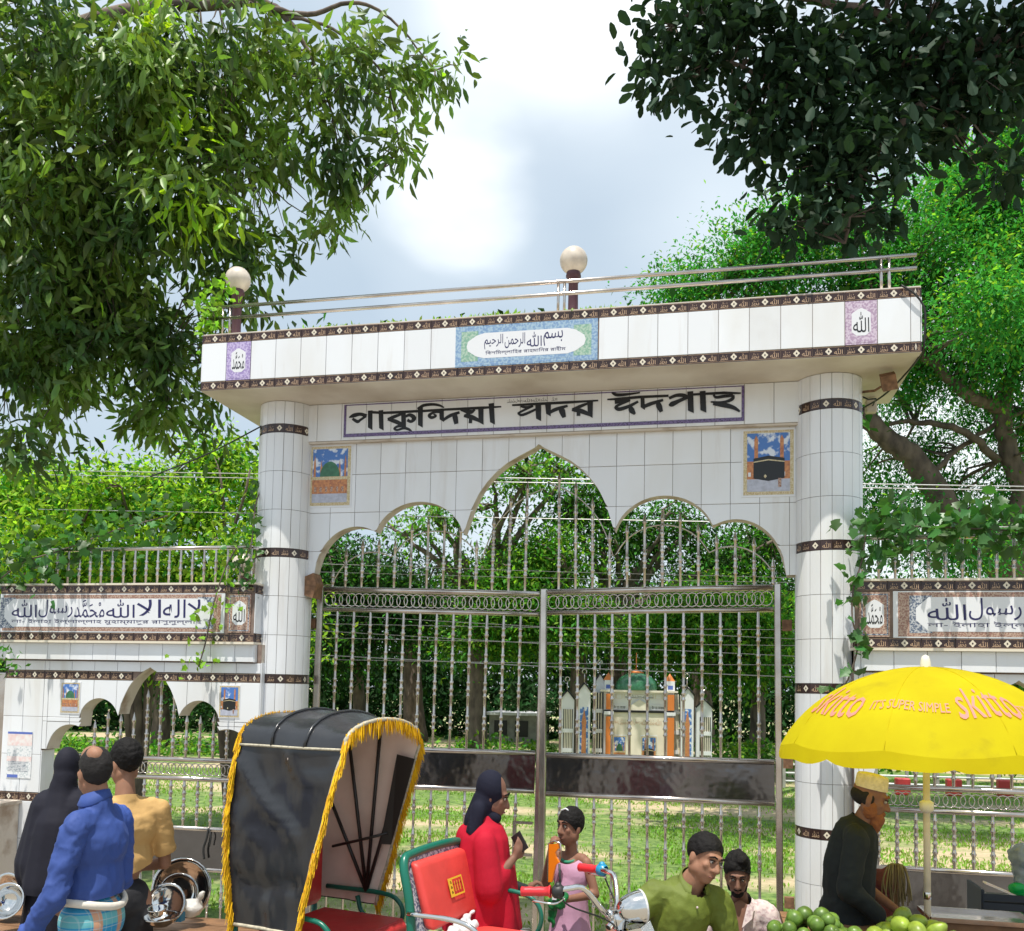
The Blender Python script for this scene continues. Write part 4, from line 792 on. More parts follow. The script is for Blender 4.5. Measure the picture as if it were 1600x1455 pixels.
# far wood closing the view behind them
bl = []
rr = random.Random(5)
for k in range(26): px = -300+k*90; bl.append(pb(px, 1010+rr.uniform(-30, 30), 38+rr.uniform(-2, 2), 90, 75+rr.uniform(-15, 15), 60)); bl.append(pb(px, 1120, 37, 90, 70, 50)); bl.append(pb(px+45, 1075, 42, 90, 60, 50))
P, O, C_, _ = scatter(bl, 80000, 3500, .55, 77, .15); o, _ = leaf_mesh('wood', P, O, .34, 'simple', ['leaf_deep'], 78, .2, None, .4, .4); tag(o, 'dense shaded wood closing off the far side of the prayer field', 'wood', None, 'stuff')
# hedge and undergrowth along the far edge
bl = [pb(px, 1175+rr.uniform(-6, 6), 24.5+rr.uniform(-1, 1), 40, 14+rr.uniform(0, 10), 40) for px in range(-300, 860, 60)]+[pb(px, 1180, 21, 40, 22, 40) for px in range(1130, 2100, 60)]
P, O, C_, _ = scatter(bl, 16000, 900, .18, 87, .1); o, _ = leaf_mesh('undergrowth', P, O, .15, 'simple', ['leaf_mid', 'leaf_bright'], 88, .1, None, .4, .4, lambda P, r: r.random(len(P)) < .4); tag(o, 'low green undergrowth along the far edge of the grass', 'undergrowth', None, 'stuff')
# --- grass
def grass():
    r = np.random.default_rng(3); n = 110000; px = r.uniform(-60, 1660, n); D = 7.6*(22/7.6)**(r.random(n)**.8); P = []
    a = np.array(fw); P = np.array(CP)+(a+np.outer((px-800)/CF, np.array(rt)))*D[:, None]; P[:, 2] = 0
    P = P[P[:, 1] > 1.15]
    nn = np.array([noise.noise(Vector((p[0]*.35, p[1]*.6, 0))) for p in P]); keep = (nn < .02) | (r.random(len(P)) < .12); P = P[keep]
    o, _ = leaf_mesh('grass', P, np.tile([0, 0, 1.], (len(P), 1)), .042, 'simple', ['grass_blade'], 4, -.9, None, .5, .1); tag(o, 'short patchy sunlit grass of the prayer field', 'grass', None, 'stuff')
grass()
# --- vines
def vine(name, label, path, n, size, spread, seed, mt='leaf_vine', kind='ivy', r=.006, young=None):
    t = thing(name, label, 'vine', tuple(path[0])); Q = crv(path, 8); MB().tube(Q, r, 5).build('stem', ['bark'], t)
    rg = np.random.default_rng(seed); i = rg.integers(0, len(Q), n); P = Q[i]+rg.normal(size=(n, 3))*np.array(spread)
    P[:, 1] = np.minimum(P[:, 1], Q[i][:, 1]+.05)
    o, _ = leaf_mesh('foliage', P, np.tile([0, -1., .1], (n, 1)), size, kind, [mt], seed, .3, t, .35, .1); return t
Y = .12
vine('vine', 'pale green vine climbing the globe lamp at the left end of the canopy', [(.03, .12, 4.60), (.04, .10, 4.80), (.0, .12, 4.95), (.06, .2, 5.12)], 210, .055, (.06, .05, .05), 1, 'leaf_bright')
vine('vine', 'dark creeper with big leaves hanging down the side of the right pillar', [(4.84, .20, 3.15), (4.80, .15, 2.9), (4.74, .12, 2.7), (4.73, .1, 2.5), (4.76, .08, 2.33), (4.70, .1, 2.1), (4.62, .16, 2.0)], 50, .08, (.045, .03, .05), 2)
vine('vine', 'dark green creeper mass smothering the right balcony railing', [(4.78, .22, 3.08), (5.1, .2, 3.12), (5.5, .2, 3.10), (5.9, .2, 3.08), (6.3, .2, 3.1), (6.8, .2, 3.05)], 500, .085, (.10, .09, .10), 3)
vine('vine', 'light green vine trailing over the left parapet and its kalima panel', [(.25, .18, 3.05), (.18, .16, 2.9), (.12, .14, 2.7), (.08, .13, 2.5), (.05, .12, 2.3), (.0, .12, 2.12)], 75, .05, (.10, .03, .05), 4, 'leaf_bright')
vine('vine', 'heart-leaved vine climbing in front of the balcony railing by the left pillar', [(.36, .22, 2.78), (.28, .22, 2.9), (.34, .24, 3.1), (.33, .3, 3.4), (.3, .5, 3.7), (.18, .7, 4.05)], 110, .06, (.06, .04, .06), 5, 'leaf_vine')
vine('vine', 'big-leaved creeper spilling over the far left end of the parapet', [(-1.9, .2, 2.80), (-1.6, .15, 2.95), (-1.3, .2, 3.05), (-.9, .25, 3.2), (-.5, .4, 3.35)], 260, .08, (.14, .12, .11), 6)
vine('vine', 'feathery branch hanging in front of the left wall under the parapet', [(-2.1, -.2, 2.50), (-1.9, -.2, 2.36), (-1.7, -.22, 2.2), (-1.42, -.22, 2.14)], 420, .05, (.11, .05, .07), 7, 'leaf_mid', 'simple')
# moss and weeds on top of the canopy
rg = np.random.default_rng(9); P = np.column_stack([rg.choice([.9, 1.1, 1.5, 2.0, 2.25, 2.3, 2.35, 2.9, 3.05], 420)+rg.normal(size=420)*.09, rg.uniform(.02, .12, 420), np.full(420, 4.668)])
o, _ = leaf_mesh('weeds', P, np.tile([0, 0, 1.], (420, 1)), .035, 'simple', ['grass_blade'], 9, -.5, None, .5, .1); tag(o, 'small weeds and moss growing along the canopy top edge', 'weeds', None, 'stuff')
# --- wires
def wire(p0, p1, r, label, mt='wire', sag=.02, grp='thin wires strung behind the gateway'):
    m = (Vector(p0)+Vector(p1))/2; m.z -= sag; tag(MB().tube(crv([p0, m, p1], 8), r, 4).build('wire', [mt]), label, 'wire', grp)
for (y0, y1, Yd, r) in ((757, 762, 3.2, .006), (764, 768, 3.2, .006), (818, 826, 3.0, .005)):
    a, b = aty(60, y0-22, Yd), aty(1700, y1, Yd); wire(a, b, r, {757: 'pale overhead wire behind the arch, uppermost of the close pair', 764: 'pale overhead wire behind the arch, lower one of the close pair', 818: 'single pale wire below the close pair, crossing the spear tips'}[y0], sag=.0)
for i, (y0, y1, r) in enumerate(((958, 1003, .0035), (974, 985, .003), (984, 1030, .0035), (996, 1010, .003), (1022, 1062, .005), (1030, 1040, .003), (880, 905, .003), (893, 912, .003))):
    a, b = aty(470, y0, 1.55), aty(1335, y1, 1.55); wire(a, b, r, ['thin wire running steeply down to the right just under the lattice rail', 'uppermost nearly level wire under the lattice rail', 'thin wire crossing the others downward behind the long balusters', 'second nearly level wire under the lattice rail', 'thickest wire, pulled down to the right behind the gate bars', 'lowest level wire behind the long balusters', 'thin wire above the lattice rail behind the spears, the upper one', 'thin wire above the lattice rail behind the spears, the lower one'][i], sag=.01, grp='thin wires behind the main gate bars')
a, b = A3(235, 745, 7.6), A3(420, 660, 7.2); wire(a, b, .006, 'dark wire slanting up to the left pillar above the shrub trees', 'cable', .03, None)
# --- far fence with white rails and red posts
mat('white_paint', (.75, .76, .78), .5); mat('red_paint', (.55, .05, .05), .5); mat('concrete', (.42, .40, .37), .9, var=.3, vscale=6)
t = thing('rail_fence', 'low white rail fence with red marker boxes beyond the grass on the fruit stall side', 'fence', tuple(atd(1500, 1225, 19))); 
for z in (.15, .32, .5, .68): 
    a, b = atd(1225, 1225, 19.3), atd(1760, 1225, 18.6); MB().tube([(a.x, a.y, z), (b.x, b.y, z)], .022, 6).build('rail', ['white_paint'], t)
for k in range(12):
    p = atd(1225+k*48, 1225, 19.3-.06*k); MB().box(p.x-.03, p.x+.03, p.y-.03, p.y+.03, 0, .75).build('post', ['concrete'], t)
for k in (1410, 1490, 1570): p = atd(k, 1225, 18.4); MB().bbox(p.x-.14, p.x+.14, p.y-.1, p.y+.1, .0, .34, .02).build('marker_box', ['red_paint'], t)
# --- distant low building
t = thing('shed', 'grey flat-roofed shed in the shade behind the trees', 'shed', tuple(atd(800, 1170, 34)))
p = atd(800, 1170, 34); b = MB().box(p.x-.9, p.x+.9, p.y, p.y+3, 0, 1.0).build('wall', ['concrete'], t); MB().box(p.x-1.1, p.x+1.1, p.y-.3, p.y+3.2, 1.0, 1.1).build('roof', ['white_paint'], t)
for k in range(2): MB().box(p.x-.7+k*.8, p.x-.2+k*.8, p.y-.02, p.y+.02, .2, .8).build('window', ['black_print'], t)
# ------------------------------------------------------------------ painted prayer niche (mihrab) across the field
def mihrab():
    Z0 = 20.0; a, b = atd(862, 1195, Z0), atd(1118, 1195, Z0-.2); ux = Vector((b.x-a.x, b.y-a.y, 0)); Wd = ux.length; ang = math.atan2(ux.y, ux.x)
    t = thing('prayer_niche', 'white and orange painted open-air prayer niche with green dome across the field', 'prayer niche', (a.x, a.y, 0), ang, local=True)
    k = Wd/256; X = lambda px: (px-862)*k; Zz = lambda py: 2+(1072-py)*k*1.02
    wp = 'white_paint'; mat('orange_paint', (.66, .20, .04), .5); mat('cream_paint', (.78, .73, .60), .6, var=.15, vscale=3)
    def gable(x0, x1, yt, ys, y, label='fin_wall', mt=wp, minaret=False, slats=False):
        q = MB().prism([(X(x0), 0), (X(x1), 0), (X(x1), Zz(ys)), (X((x0+x1)/2), Zz(yt)), (X(x0), Zz(ys))], y, y+.25, 0, 0).build(label, [mt], t)
        cx = X((x0+x1)/2)
        for s_ in (-1, 1): MB().tube([(cx, y-.02, Zz(yt)+.02), (X(x0 if s_ < 0 else x1)+.02*s_, y-.02, Zz(ys)+.01)], .02, 5).build('edge_trim', ['black_print'], q)
        MB().tube([(cx, y+.1, Zz(yt)), (cx, y+.1, Zz(yt)+.22)], .012, 5).tube([(cx+.05*math.cos(u), y+.1, Zz(yt)+.26+.05*math.sin(u)) for u in np.linspace(-1, 4.2, 9)], .012, 4).build('finial', ['steel'], q)
        if minaret:
            c = MB(); u0, u1 = X(x0+3), X(x1-3); c.rect(u0, u1, Zz(1188), Zz(1098), y-.004, 0); m = (u0+u1)/2; w = (u1-u0)*.3
            c.flat([(m-w, Zz(1186)), (m+w, Zz(1186)), (m+w*.8, Zz(1126)), (m+w, Zz(1122)), (m, Zz(1100)), (m-w, Zz(1122)), (m-w*.8, Zz(1126))], y-.008, 1); c.build('painted_minaret', ['skyblue', 'orange_print'], q)
        if slats:
            n = 5
            MB().rect(X(x0+5), X(x1-2), 0, Zz(ys+14), y-.003).build('opening', ['black_print'], q)
            for i in range(n): xx = X(x0+6)+(X(x1-3)-X(x0+6))*(i+.5)/n; MB().box(xx-.011, xx+.011, y-.03, y-.008, 0, Zz(ys+14)).build('slat', ['cream_paint'], q)
            for py in (1135, 1165): MB().box(X(x0+5), X(x1-2), y-.045, y-.028, Zz(py+3), Zz(py-3)).build('cross_bar', [wp], q)
    gable(874, 896, 1074, 1088, -.1, slats=True); gable(902, 921, 1062, 1075, -.25, minaret=True); gable(928, 946, 1046, 1062, .25, 'tower_wall')
    gable(1062, 1081, 1066, 1078, -.25, minaret=True); gable(1087, 1111, 1084, 1096, -.1, slats=True)
    for x0, x1 in ((925, 941), (1052, 1061)):
        q = MB().box(X(x0), X(x1), .1, .2, 0, Zz(1076)).build('slat_screen', ['black_print'], t)
        for i in range(4): xx = X(x0)+(X(x1)-X(x0))*(i+.5)/4; MB().box(xx-.012, xx+.012, .06, .09, 0, Zz(1076)).build('slat', ['cream_paint'], q)
        for py in (1135, 1165, 1104): MB().box(X(x0), X(x1), .03, .055, Zz(py+3), Zz(py-3)).build('cross_bar', [wp], q)
    q = MB().box(X(943), X(1053), 0, .5, 0, Zz(1074)).build('niche_wall', [wp], t)
    MB().box(X(937), X(1058), -.12, .6, Zz(1074), Zz(1071)).build('cornice', ['cream_paint'], q)
    MB().box(X(950), X(1040), -.03, -.01, 0.0, Zz(1104)).build('niche_panel', ['cream_paint'], q)
    MB().box(X(943), X(1053), -.06, -.031, Zz(1105.5), Zz(1102)).build('ledge', ['black_print'], q)
    for x0 in (946, 1042):
        MB().box(X(x0), X(x0+10), -.16, -.062, 0, Zz(1112)).build('orange_column', ['orange_paint'], q); MB().box(X(x0), X(x0+10), -.14, -.062, Zz(1101), Zz(1077)).build('orange_column', ['orange_paint'], q)
        MB().box(X(x0-3), X(x0+12), -.17, -.062, Zz(1109), Zz(1104)).build('capital', [wp], q)
    c = MB(); cx = X(999); c.prism([(X(984), Zz(1102)), (X(1014), Zz(1102)), (X(1012), Zz(1094)), (X(1007), Zz(1090)), (cx, Zz(1085)), (X(991), Zz(1090)), (X(986), Zz(1094))], -.05, -.032, 0, 1); c.build('arch_panel', ['cream_paint', 'black_print'], q)
    c = MB(); 
    for x0, x1 in ((961, 972), (974, 1021), (1023, 1035)): c.rect(X(x0), X(x1), Zz(1084), Zz(1077), -.004, 0); c.rect(X(x0)+.02, X(x1)-.02, Zz(1083.4), Zz(1077.6), -.008, 1)
    for i, wd in enumerate([ALLAH, MUHAMMAD, RASOUL, ALLAH, MUHAMMAD]): c.glyph(wd, X(976+i*9), Zz(1083), X(984+i*9), Zz(1078), -.012, 2, keep=False)
    for x0 in (957, 1017): c.rect(X(x0), X(x0+21), Zz(1101), Zz(1093), -.012, 1); c.glyph('ঈদ মোবারক', X(x0+1), Zz(1100), X(x0+20), Zz(1094), -.016, 2, keep=False)
    c.build('inscription_band', ['cream_paint', wp, 'ink'], q)
    c = MB()
    for i, wd in enumerate([RASOUL, MUHAMMAD, ALLAH, RASOUL, ALLAH, MUHAMMAD, ALLAH]): c.glyph(wd, X(957+i*11), Zz(1124), X(967+i*11), Zz(1115), -.036, 0, keep=False)
    c.build('gold_inscription', ['gold'], q)
    c = plaque(q, X(957), X(979), 0.02+Zz(1190), Zz(1140), -.036, 0); c = plaque(q, X(1001), X(1027), 0.02+Zz(1190), Zz(1140), -.036, 1)
    dm = MB().lathe([(.46, Zz(1071)), (.47, Zz(1065)), (.43, Zz(1057)), (.34, Zz(1050)), (.20, Zz(1045)), (.04, Zz(1042))], (X(995), .3, 0), 20).build('dome', ['dome_green'], q)
    MB().lathe([(.16, Zz(1044.5)), (.17, Zz(1043)), (.02, Zz(1038))], (X(995), .3, 0), 12).tube([(X(995), .3, Zz(1038)), (X(995), .3, Zz(1012))], .012, 5).build('dome_cap', ['orange_paint'], dm)
    for cx_ in (950, 1047):
        q2 = MB().box(X(cx_-6), X(cx_+7), .0, .25, Zz(1071), Zz(1056)).build('turret', [wp], t)
        MB().lathe([(.12, Zz(1056)), (.001, Zz(1044))], (X(cx_), .12, 0), 8).build('turret_cap', ['orange_paint'], q2); MB().rect(X(cx_-4), X(cx_+4), Zz(1069), Zz(1063), -.004).build('blue_panel', ['paper_blue'], q2)
mihrab()
# ------------------------------------------------------------------ people: one continuous skinned surface per body
mat('skin', (.34, .175, .11), .62, spec=.3, var=.18, vscale=14, sss=.08); mat('skin_dark', (.22, .11, .075), .62, spec=.3, var=.2, vscale=14); mat('skin_red', (.27, .13, .085), .62, spec=.3, var=.2, vscale=14, sss=.08)
mat('hair', (.009, .008, .008), .75, spec=.2, bump=.006, bscale=70); mat('hair_grey', (.022, .020, .020), .75, spec=.2, bump=.003, bscale=90); mat('beard_henna', (.25, .085, .03), .8, bump=.006, bscale=70); mat('eye_white', (.42, .38, .34), .4)
mat('lip', (.16, .055, .04), .5)
def blob(name, prims, vox, par, mt, smooth=6, disp=None, cut=None, tris=None):
    """union of tapered capsules and ellipsoids, remeshed into one closed surface; disp(p, n) -> offset; cut = [(point, normal)] removes what is beyond"""
    b = MB()
    for p in prims:
        if p[0] == 'c':
            a, ra, c, rc = Vector(p[1]), p[2], Vector(p[3]), p[4]; d = c-a; Ln = max(d.length, 1e-5); q = d.to_track_quat('Z', 'Y').to_matrix(); pr = []
            for k in range(5): t = -math.pi/2+k*math.pi/8; pr.append((max(ra*math.cos(t), 1e-4), ra*math.sin(t)))
            for k in range(5): t = k*math.pi/8; pr.append((max(rc*math.cos(t), 1e-4), Ln+rc*math.sin(t)))
            b.lathe(pr, a, 14, 0, q)
        else:
            c, r = p[1], p[2]; m = p[3] if len(p) > 3 else None; b.ball(c, r, 20, 0, m)
    me = b.mesh(name, []); o = bpy.data.objects.new(name, me); S.collection.objects.link(o)
    m = o.modifiers.new('r', 'REMESH'); m.mode = 'VOXEL'; m.voxel_size = vox; m.adaptivity = 0
    if smooth: s = o.modifiers.new('s', 'SMOOTH'); s.factor = .5; s.iterations = smooth
    dg = bpy.context.evaluated_depsgraph_get(); nm = bpy.data.meshes.new_from_object(o.evaluated_get(dg)); bpy.data.objects.remove(o); bpy.data.meshes.remove(me)
    if disp:
        n = len(nm.vertices); co_ = np.empty(n*3); no = np.empty(n*3); nm.vertices.foreach_get('co', co_); nm.vertices.foreach_get('normal', no); co_ = co_.reshape(-1, 3); no = no.reshape(-1, 3)
        d = np.array([disp(Vector(p)) for p in co_]); co_ += no*d[:, None]; nm.vertices.foreach_set('co', co_.ravel())
    if cut:
        import bmesh; bm = bmesh.new(); bm.from_mesh(nm)
        for pt, nr, *rad in cut:
            bmesh.ops.bisect_plane(bm, geom=bm.verts[:]+bm.edges[:]+bm.faces[:], plane_co=pt, plane_no=nr, clear_outer=not rad)
            if rad: pt, nr = Vector(pt), Vector(nr).normalized(); bmesh.ops.delete(bm, geom=[v for v in bm.verts if (v.co-pt).dot(nr) > 1e-5 and (v.co-pt).length < rad[0]], context='VERTS')
        bm.to_mesh(nm); bm.free()
    nm.polygons.foreach_set('use_smooth', [True]*len(nm.polygons)); nm.materials.clear()
    for k in ([mt] if isinstance(mt, str) else mt): nm.materials.append(M[k])
    nm.name = name; ob = bpy.data.objects.new(name, nm); COL.objects.link(ob); ob.parent = par; return ob
def wr(a=.006, fx=5, fy=5, fz=9, seed=0):
    o = Vector((seed*3.1, seed*1.7, seed))
    
    def f(p):
        q = Vector((p.x*fx, p.y*fy, p.z*fz))+o; w = noise.noise(q*.6)*1.2; n1 = noise.noise(q+Vector((w, w, 0))); n2 = noise.noise(q*2.1+Vector((w, 0, w)))
        return a*(.7*n1+1.3*(max(0, .35-abs(n1))-.15)+.8*(max(0, .3-abs(n2))-.12))
    return f
def folds(a, n, z0, z1, c=(0, 0), seed=0):
    def f(p):
        th = math.atan2(p.y-c[1], p.x-c[0]); k = min(1, max(0, (z1-p.z)/(z1-z0))); w = 1.5*noise.noise(Vector((p.z*1.6, th, seed)))
        return a*k*(math.sin(n*th+w*2.2)+.4*math.sin(n*1.7*th+w*3+seed))
    return f
def hand(wrist, d, palm_n, sc=1, curl=.5, side=1):
    """capsules of a five fingered hand: d = direction of the fingers, palm_n = palm normal"""
    d = Vector(d).normalized(); n = Vector(palm_n); n = (n-d*n.dot(d)).normalized(); s = d.cross(n)*side; w = Vector(wrist); P = []
    pc = w+d*.048*sc; P.append(('c', w, .021*sc, pc, .026*sc))
    for j, (off, ln) in enumerate(((-.028, .062), (-.010, .074), (.010, .070), (.027, .056))):
        a = w+d*.045*sc+s*off*.8*sc; k = a+d*.045*sc+s*off*.15*sc; P.append(('c', a, .014*sc, k, .0105*sc))
        d2 = (d*math.cos(curl)+n*math.sin(curl)); m = k+d2*ln*.55*sc; d3 = (d*math.cos(curl*2)+n*math.sin(curl*2)); e = m+d3*ln*.5*sc
        P += [('c', k, .0100*sc, m, .0088*sc), ('c', m, .0088*sc, e, .0075*sc)]
    a = w+d*.02*sc-s*.022*sc; k = a+(d*.6-s*.8+n*.4).normalized()*.035*sc; P += [('c', a, .014*sc, k, .011*sc), ('c', k, .0105*sc, k+(d*.9-s*.2+n*.5).normalized()*.032*sc, .0085*sc)]
    return P
def head_prims(hc, hm, s=1, nose=1, chin=1):
    """hc head centre, hm head orientation (facing -Y)"""
    T = lambda x, y, z: Vector(hc)+hm @ Vector((x*s, y*s, z*s)); E = lambda x, y, z, rx, ry, rz: ('e', T(x, y, z), (rx*s, ry*s, rz*s), hm)
    P = [E(0, .012, .035, .074, .094, .082), E(0, -.028, -.03, .060, .064, .078), E(0, -.048, -.078*chin, .034, .034, .030), E(.045, .0, -.045, .026, .045, .036), E(-.045, .0, -.045, .026, .045, .036),
         ('c', T(0, -.088, .012), .011*s, T(0, -.112*nose, -.026), .015*s), E(.012, -.100, -.030, .011, .012, .009), E(-.012, -.100, -.030, .011, .012, .009), E(0, -.080, .030, .052, .018, .012),
         E(.038, -.066, -.014, .020, .016, .018), E(-.038, -.066, -.014, .020, .016, .018), E(0, -.084, -.056, .024, .014, .0075), E(0, -.082, -.066, .021, .014, .008), E(.074, .008, -.005, .010, .020, .032), E(-.074, .008, -.005, .010, .020, .032)]
    return P, T, E
def face_bits(par, T, E, s, hm, hairm='hair', brow=True, lip='lip'):
    for sx in (-1, 1):
        e = MB().ball(T(.029*sx, -.0855, .010), .0088*s, 12, 0).build('eye', ['eye_white'], par); e2 = MB().ball(T(.029*sx, -.0905, .009), .0056*s, 10, 0).build('iris', ['ink'], e)
        MB().tube([T(.044*sx, -.082, .017), T(.030*sx, -.0995, .0205), T(.016*sx, -.094, .015)], .0022*s, 5).build('eyelid', ['hair'], par)
        if brow: MB().tube([T(.050*sx, -.082, .030), T(.032*sx, -.099, .038), T(.013*sx, -.100, .032)], [.003*s, .0048*s, .004*s], 6).build('eyebrow', [hairm], par)
    MB().tube([T(-.022, -.088, -.0605), T(0, -.099, -.061), T(.022, -.088, -.0605)], [.002*s, .0048*s, .002*s], 6).build('mouth', [lip], par)
def rot(x=0, y=0, z=0): return Matrix.Rotation(R(z), 3, 'Z') @ Matrix.Rotation(R(y), 3, 'Y') @ Matrix.Rotation(R(x), 3, 'X')
def person(label, loc, rz, skin, prims, vox=.0075, group=None):
    o = blob('person', prims, vox, None, skin, 4); o.location = loc; o.rotation_euler = (0, 0, R(rz)); o.scale = (.86, .93, 1) if vox != .0062 else (.85, .87, 1.02); WL[o.name] = Vector((0, 0, 0)); return tag(o, label, 'person', group)
def hcut(T, HM, a=.062, b_=-.075): return [(T(0, -.088, a), HM @ Vector((0, -(a-b_)/.168, -1)).normalized())]
def arm(sh, el, wr_, k=1): return [('c', sh, .042*k, el, .036*k), ('c', el, .037*k, wr_, .023*k)]
def legs(h=.92, w=.09, k=1, kn=(0, -.02)): return [q for s in (-1, 1) for q in [('c', (s*w, 0, h), .085*k, (s*w*1.05, kn[1], h*.53), .056*k), ('c', (s*w*1.05, kn[1], h*.53), .052*k, (s*w*1.05, .02, .09), .036*k), ('c', (s*w*1.05, .04, .045), .038*k, (s*w*1.2, -.15, .035), .03*k)]]
def torso(H=1.42, hip=.93, k=1, lean=(0, 0)):
    k *= .84; lx, ly = lean; return [('e', (0, 0, hip), (.155*k, .115*k, .12)), ('e', (lx*.5, ly*.5, (H+hip)/2-.02), (.145*k, .105*k, .20)), ('e', (lx, ly, H-.13), (.175*k, .115*k, .15)), ('c', (lx-.15*k, ly, H-.05), .045, (lx+.15*k, ly, H-.05), .045), ('c', (lx, ly+.01, H-.03), .062, (lx*1.1, ly*1.1-.01, H+.09), .052)]
def check_mat():
    m = bpy.data.materials.new('lungi_check'); m.use_nodes = True; t = m.node_tree; p = t.nodes['Principled BSDF']; p.inputs['Roughness'].default_value = .8; l = t.links.new
    tcn = t.nodes.new('ShaderNodeTexCoord'); sep = t.nodes.new('ShaderNodeSeparateXYZ'); l(tcn.outputs['Object'], sep.inputs[0])
    def band(o, sc, ph, w):
        a = t.nodes.new('ShaderNodeMath'); a.operation = 'MULTIPLY_ADD'; a.inputs[1].default_value = sc; a.inputs[2].default_value = ph; l(o, a.inputs[0]); f = t.nodes.new('ShaderNodeMath'); f.operation = 'FRACT'; l(a.outputs[0], f.inputs[0]); g = t.nodes.new('ShaderNodeMath'); g.operation = 'LESS_THAN'; g.inputs[1].default_value = w; l(f.outputs[0], g.inputs[0]); return g.outputs[0]
    def mixc(f, a, b, k=1):
        n = t.nodes.new('ShaderNodeMixRGB'); n.inputs[2].default_value = (*b, 1); 
        if isinstance(a, tuple): n.inputs[1].default_value = (*a, 1)
        else: l(a, n.inputs[1])
        mu = t.nodes.new('ShaderNodeMath'); mu.operation = 'MULTIPLY'; mu.inputs[1].default_value = k; l(f, mu.inputs[0]); l(mu.outputs[0], n.inputs[0]); return n.outputs[0]
    c = mixc(band(sep.outputs[2], 9, .2, .45), (.02, .26, .50), (.12, .40, .45)); c = mixc(band(sep.outputs[0], 7.5, .35, .30), c, (.62, .28, .14), .85); c = mixc(band(sep.outputs[2], 30, 0, .12), c, (.45, .55, .55), .5); c = mixc(band(sep.outputs[0], 30, 0, .12), c, (.35, .5, .52), .4)
    l(c, p.inputs['Base Color']); M['lungi_check'] = m
check_mat()
mat('shirt_blue', (.038, .085, .33), .75, var=.25, vscale=3, bump=.007, bscale=16, aniso=(1, 1, .5)); mat('shirt_tan', (.62, .38, .14), .8, var=.15, vscale=4, bump=.005, bscale=15); mat('trouser_black', (.02, .02, .024), .8, bump=.005, bscale=15)
mat('abaya', (.013, .013, .022), .8, spec=.25, bump=.006, bscale=8); mat('red_cloth', (.46, .008, .028), .8, spec=.25, var=.2, vscale=3, bump=.006, bscale=9); mat('scarf_dark', (.012, .013, .026), .85, spec=.2, bump=.005, bscale=14)
mat('pink_dress', (.55, .30, .44), .75, var=.12, vscale=6, bump=.005, bscale=12); mat('olive_shirt', (.13, .17, .018), .7, var=.25, vscale=4, bump=.006, bscale=16); mat('khaki', (.28, .20, .07), .8, bump=.005, bscale=15)
mat('pale_shirt', (.62, .52, .52), .8, col2=(.45, .33, .35), vscale=45, ctl=(.38, .5), bump=.006, bscale=18); mat('black_cloth', (.006, .010, .011), .8, bump=.005, bscale=15); mat('cap_knit', (.78, .68, .50), .9, bump=.003, bscale=120, var=.2, vscale=60)
mat('white_cloth', (.70, .64, .56), .8, bump=.005, bscale=15); mat('green_cloth', (.02, .22, .12), .6)
# 1 man in the blue shirt, seen from behind
lo = atd(150, 1300, 3.9); HM = rot(-8, 0, -26); hc = (0, -.03, 1.60)
pr, T, E = head_prims(hc, HM)
LH = (-.15, -.26, .98); RH = (.27, -.26, .87)
body = torso(1.44, .95, 1.05, (0, .01))+legs(.93)+pr+arm((-.18, .01, 1.38), (-.25, .0, 1.12), LH)+arm((.18, .01, 1.38), (.27, -.02, 1.12), RH)+[('c', (0, 0, 1.45), .058, (0, -.03, 1.56), .055)]+hand(LH, (.3, -.8, -.1), (0, 0, 1), 1, .4, 1)+hand(RH, (-.1, -.7, -.7), (-1, 0, 0), 1, .6, -1)
p1 = person('balding man seen from behind in blue long-sleeved shirt and checked lungi', (lo.x, lo.y, 0), 270, 'skin', body); p1.scale = (.82, .80, 1)
blob('hair', [E(0, .016, .034, .081, .101, .086)], .006, p1, 'hair_grey', 2, lambda p: .004*noise.noise(p*50), hcut(T, HM))
blob('bald_patch', [E(.022, .035, .088, .042, .052, .036), E(0, -.03, .07, .06, .05, .045)], .006, p1, 'skin', 3); face_bits(p1, T, E, 1, HM)
blob('shirt', [('e', (0, .0, .96), (.185, .145, .12)), ('e', (0, .0, 1.12), (.18, .135, .22)), ('e', (0, .0, 1.30), (.205, .140, .15)), ('c', (-.16, .01, 1.385), .072, (.16, .01, 1.385), .072),  ('c', (0, .0, 1.40), .092, (0, -.01, 1.48), .080)], .010, p1, 'shirt_blue', 4, wr(.014, 6, 6, 7, 2), [((0, 0, 1.075), (0, .1, -1)), ((0, 0, 1.495), (0, -.25, 1), .12)])
for sg, P_ in ((-1, ((-.18, .01, 1.375), (-.25, .0, 1.12), (-.17, -.20, 1.0))), (1, ((.18, .01, 1.375), (.27, -.02, 1.12), (.27, -.235, .885)))): blob('sleeve', [('c', P_[0], .072, P_[1], .060), ('c', P_[1], .059, P_[2], .045)], .009, p1, 'shirt_blue', 4, wr(.016, 8, 8, 12, 3+sg))
def collar(par, c, r, z, tilt, m, open_=0, ry=.95):
    A = np.linspace(-math.pi/2+open_, 1.5*math.pi-open_, 30); v = []
    for (k, dz) in ((1.0, 0), (1.10, .004), (1.36, -.040), (1.33, -.044), (1.0, -.02)):
        for a_ in A: v.append((c[0]+r*k*math.cos(a_), c[1]+r*ry*k*math.sin(a_), z+dz*(1+.25*math.sin(2*a_+1))+tilt*math.sin(a_)))
    n = len(A); MB().add(v, [(i*n+j, i*n+j+1, (i+1)*n+j+1, (i+1)*n+j) for i in range(4) for j in range(n-1)], 0, True).build('collar', [m], par)
collar(p1, (0, -.014), .066, 1.515, .018, 'shirt_blue', .25)
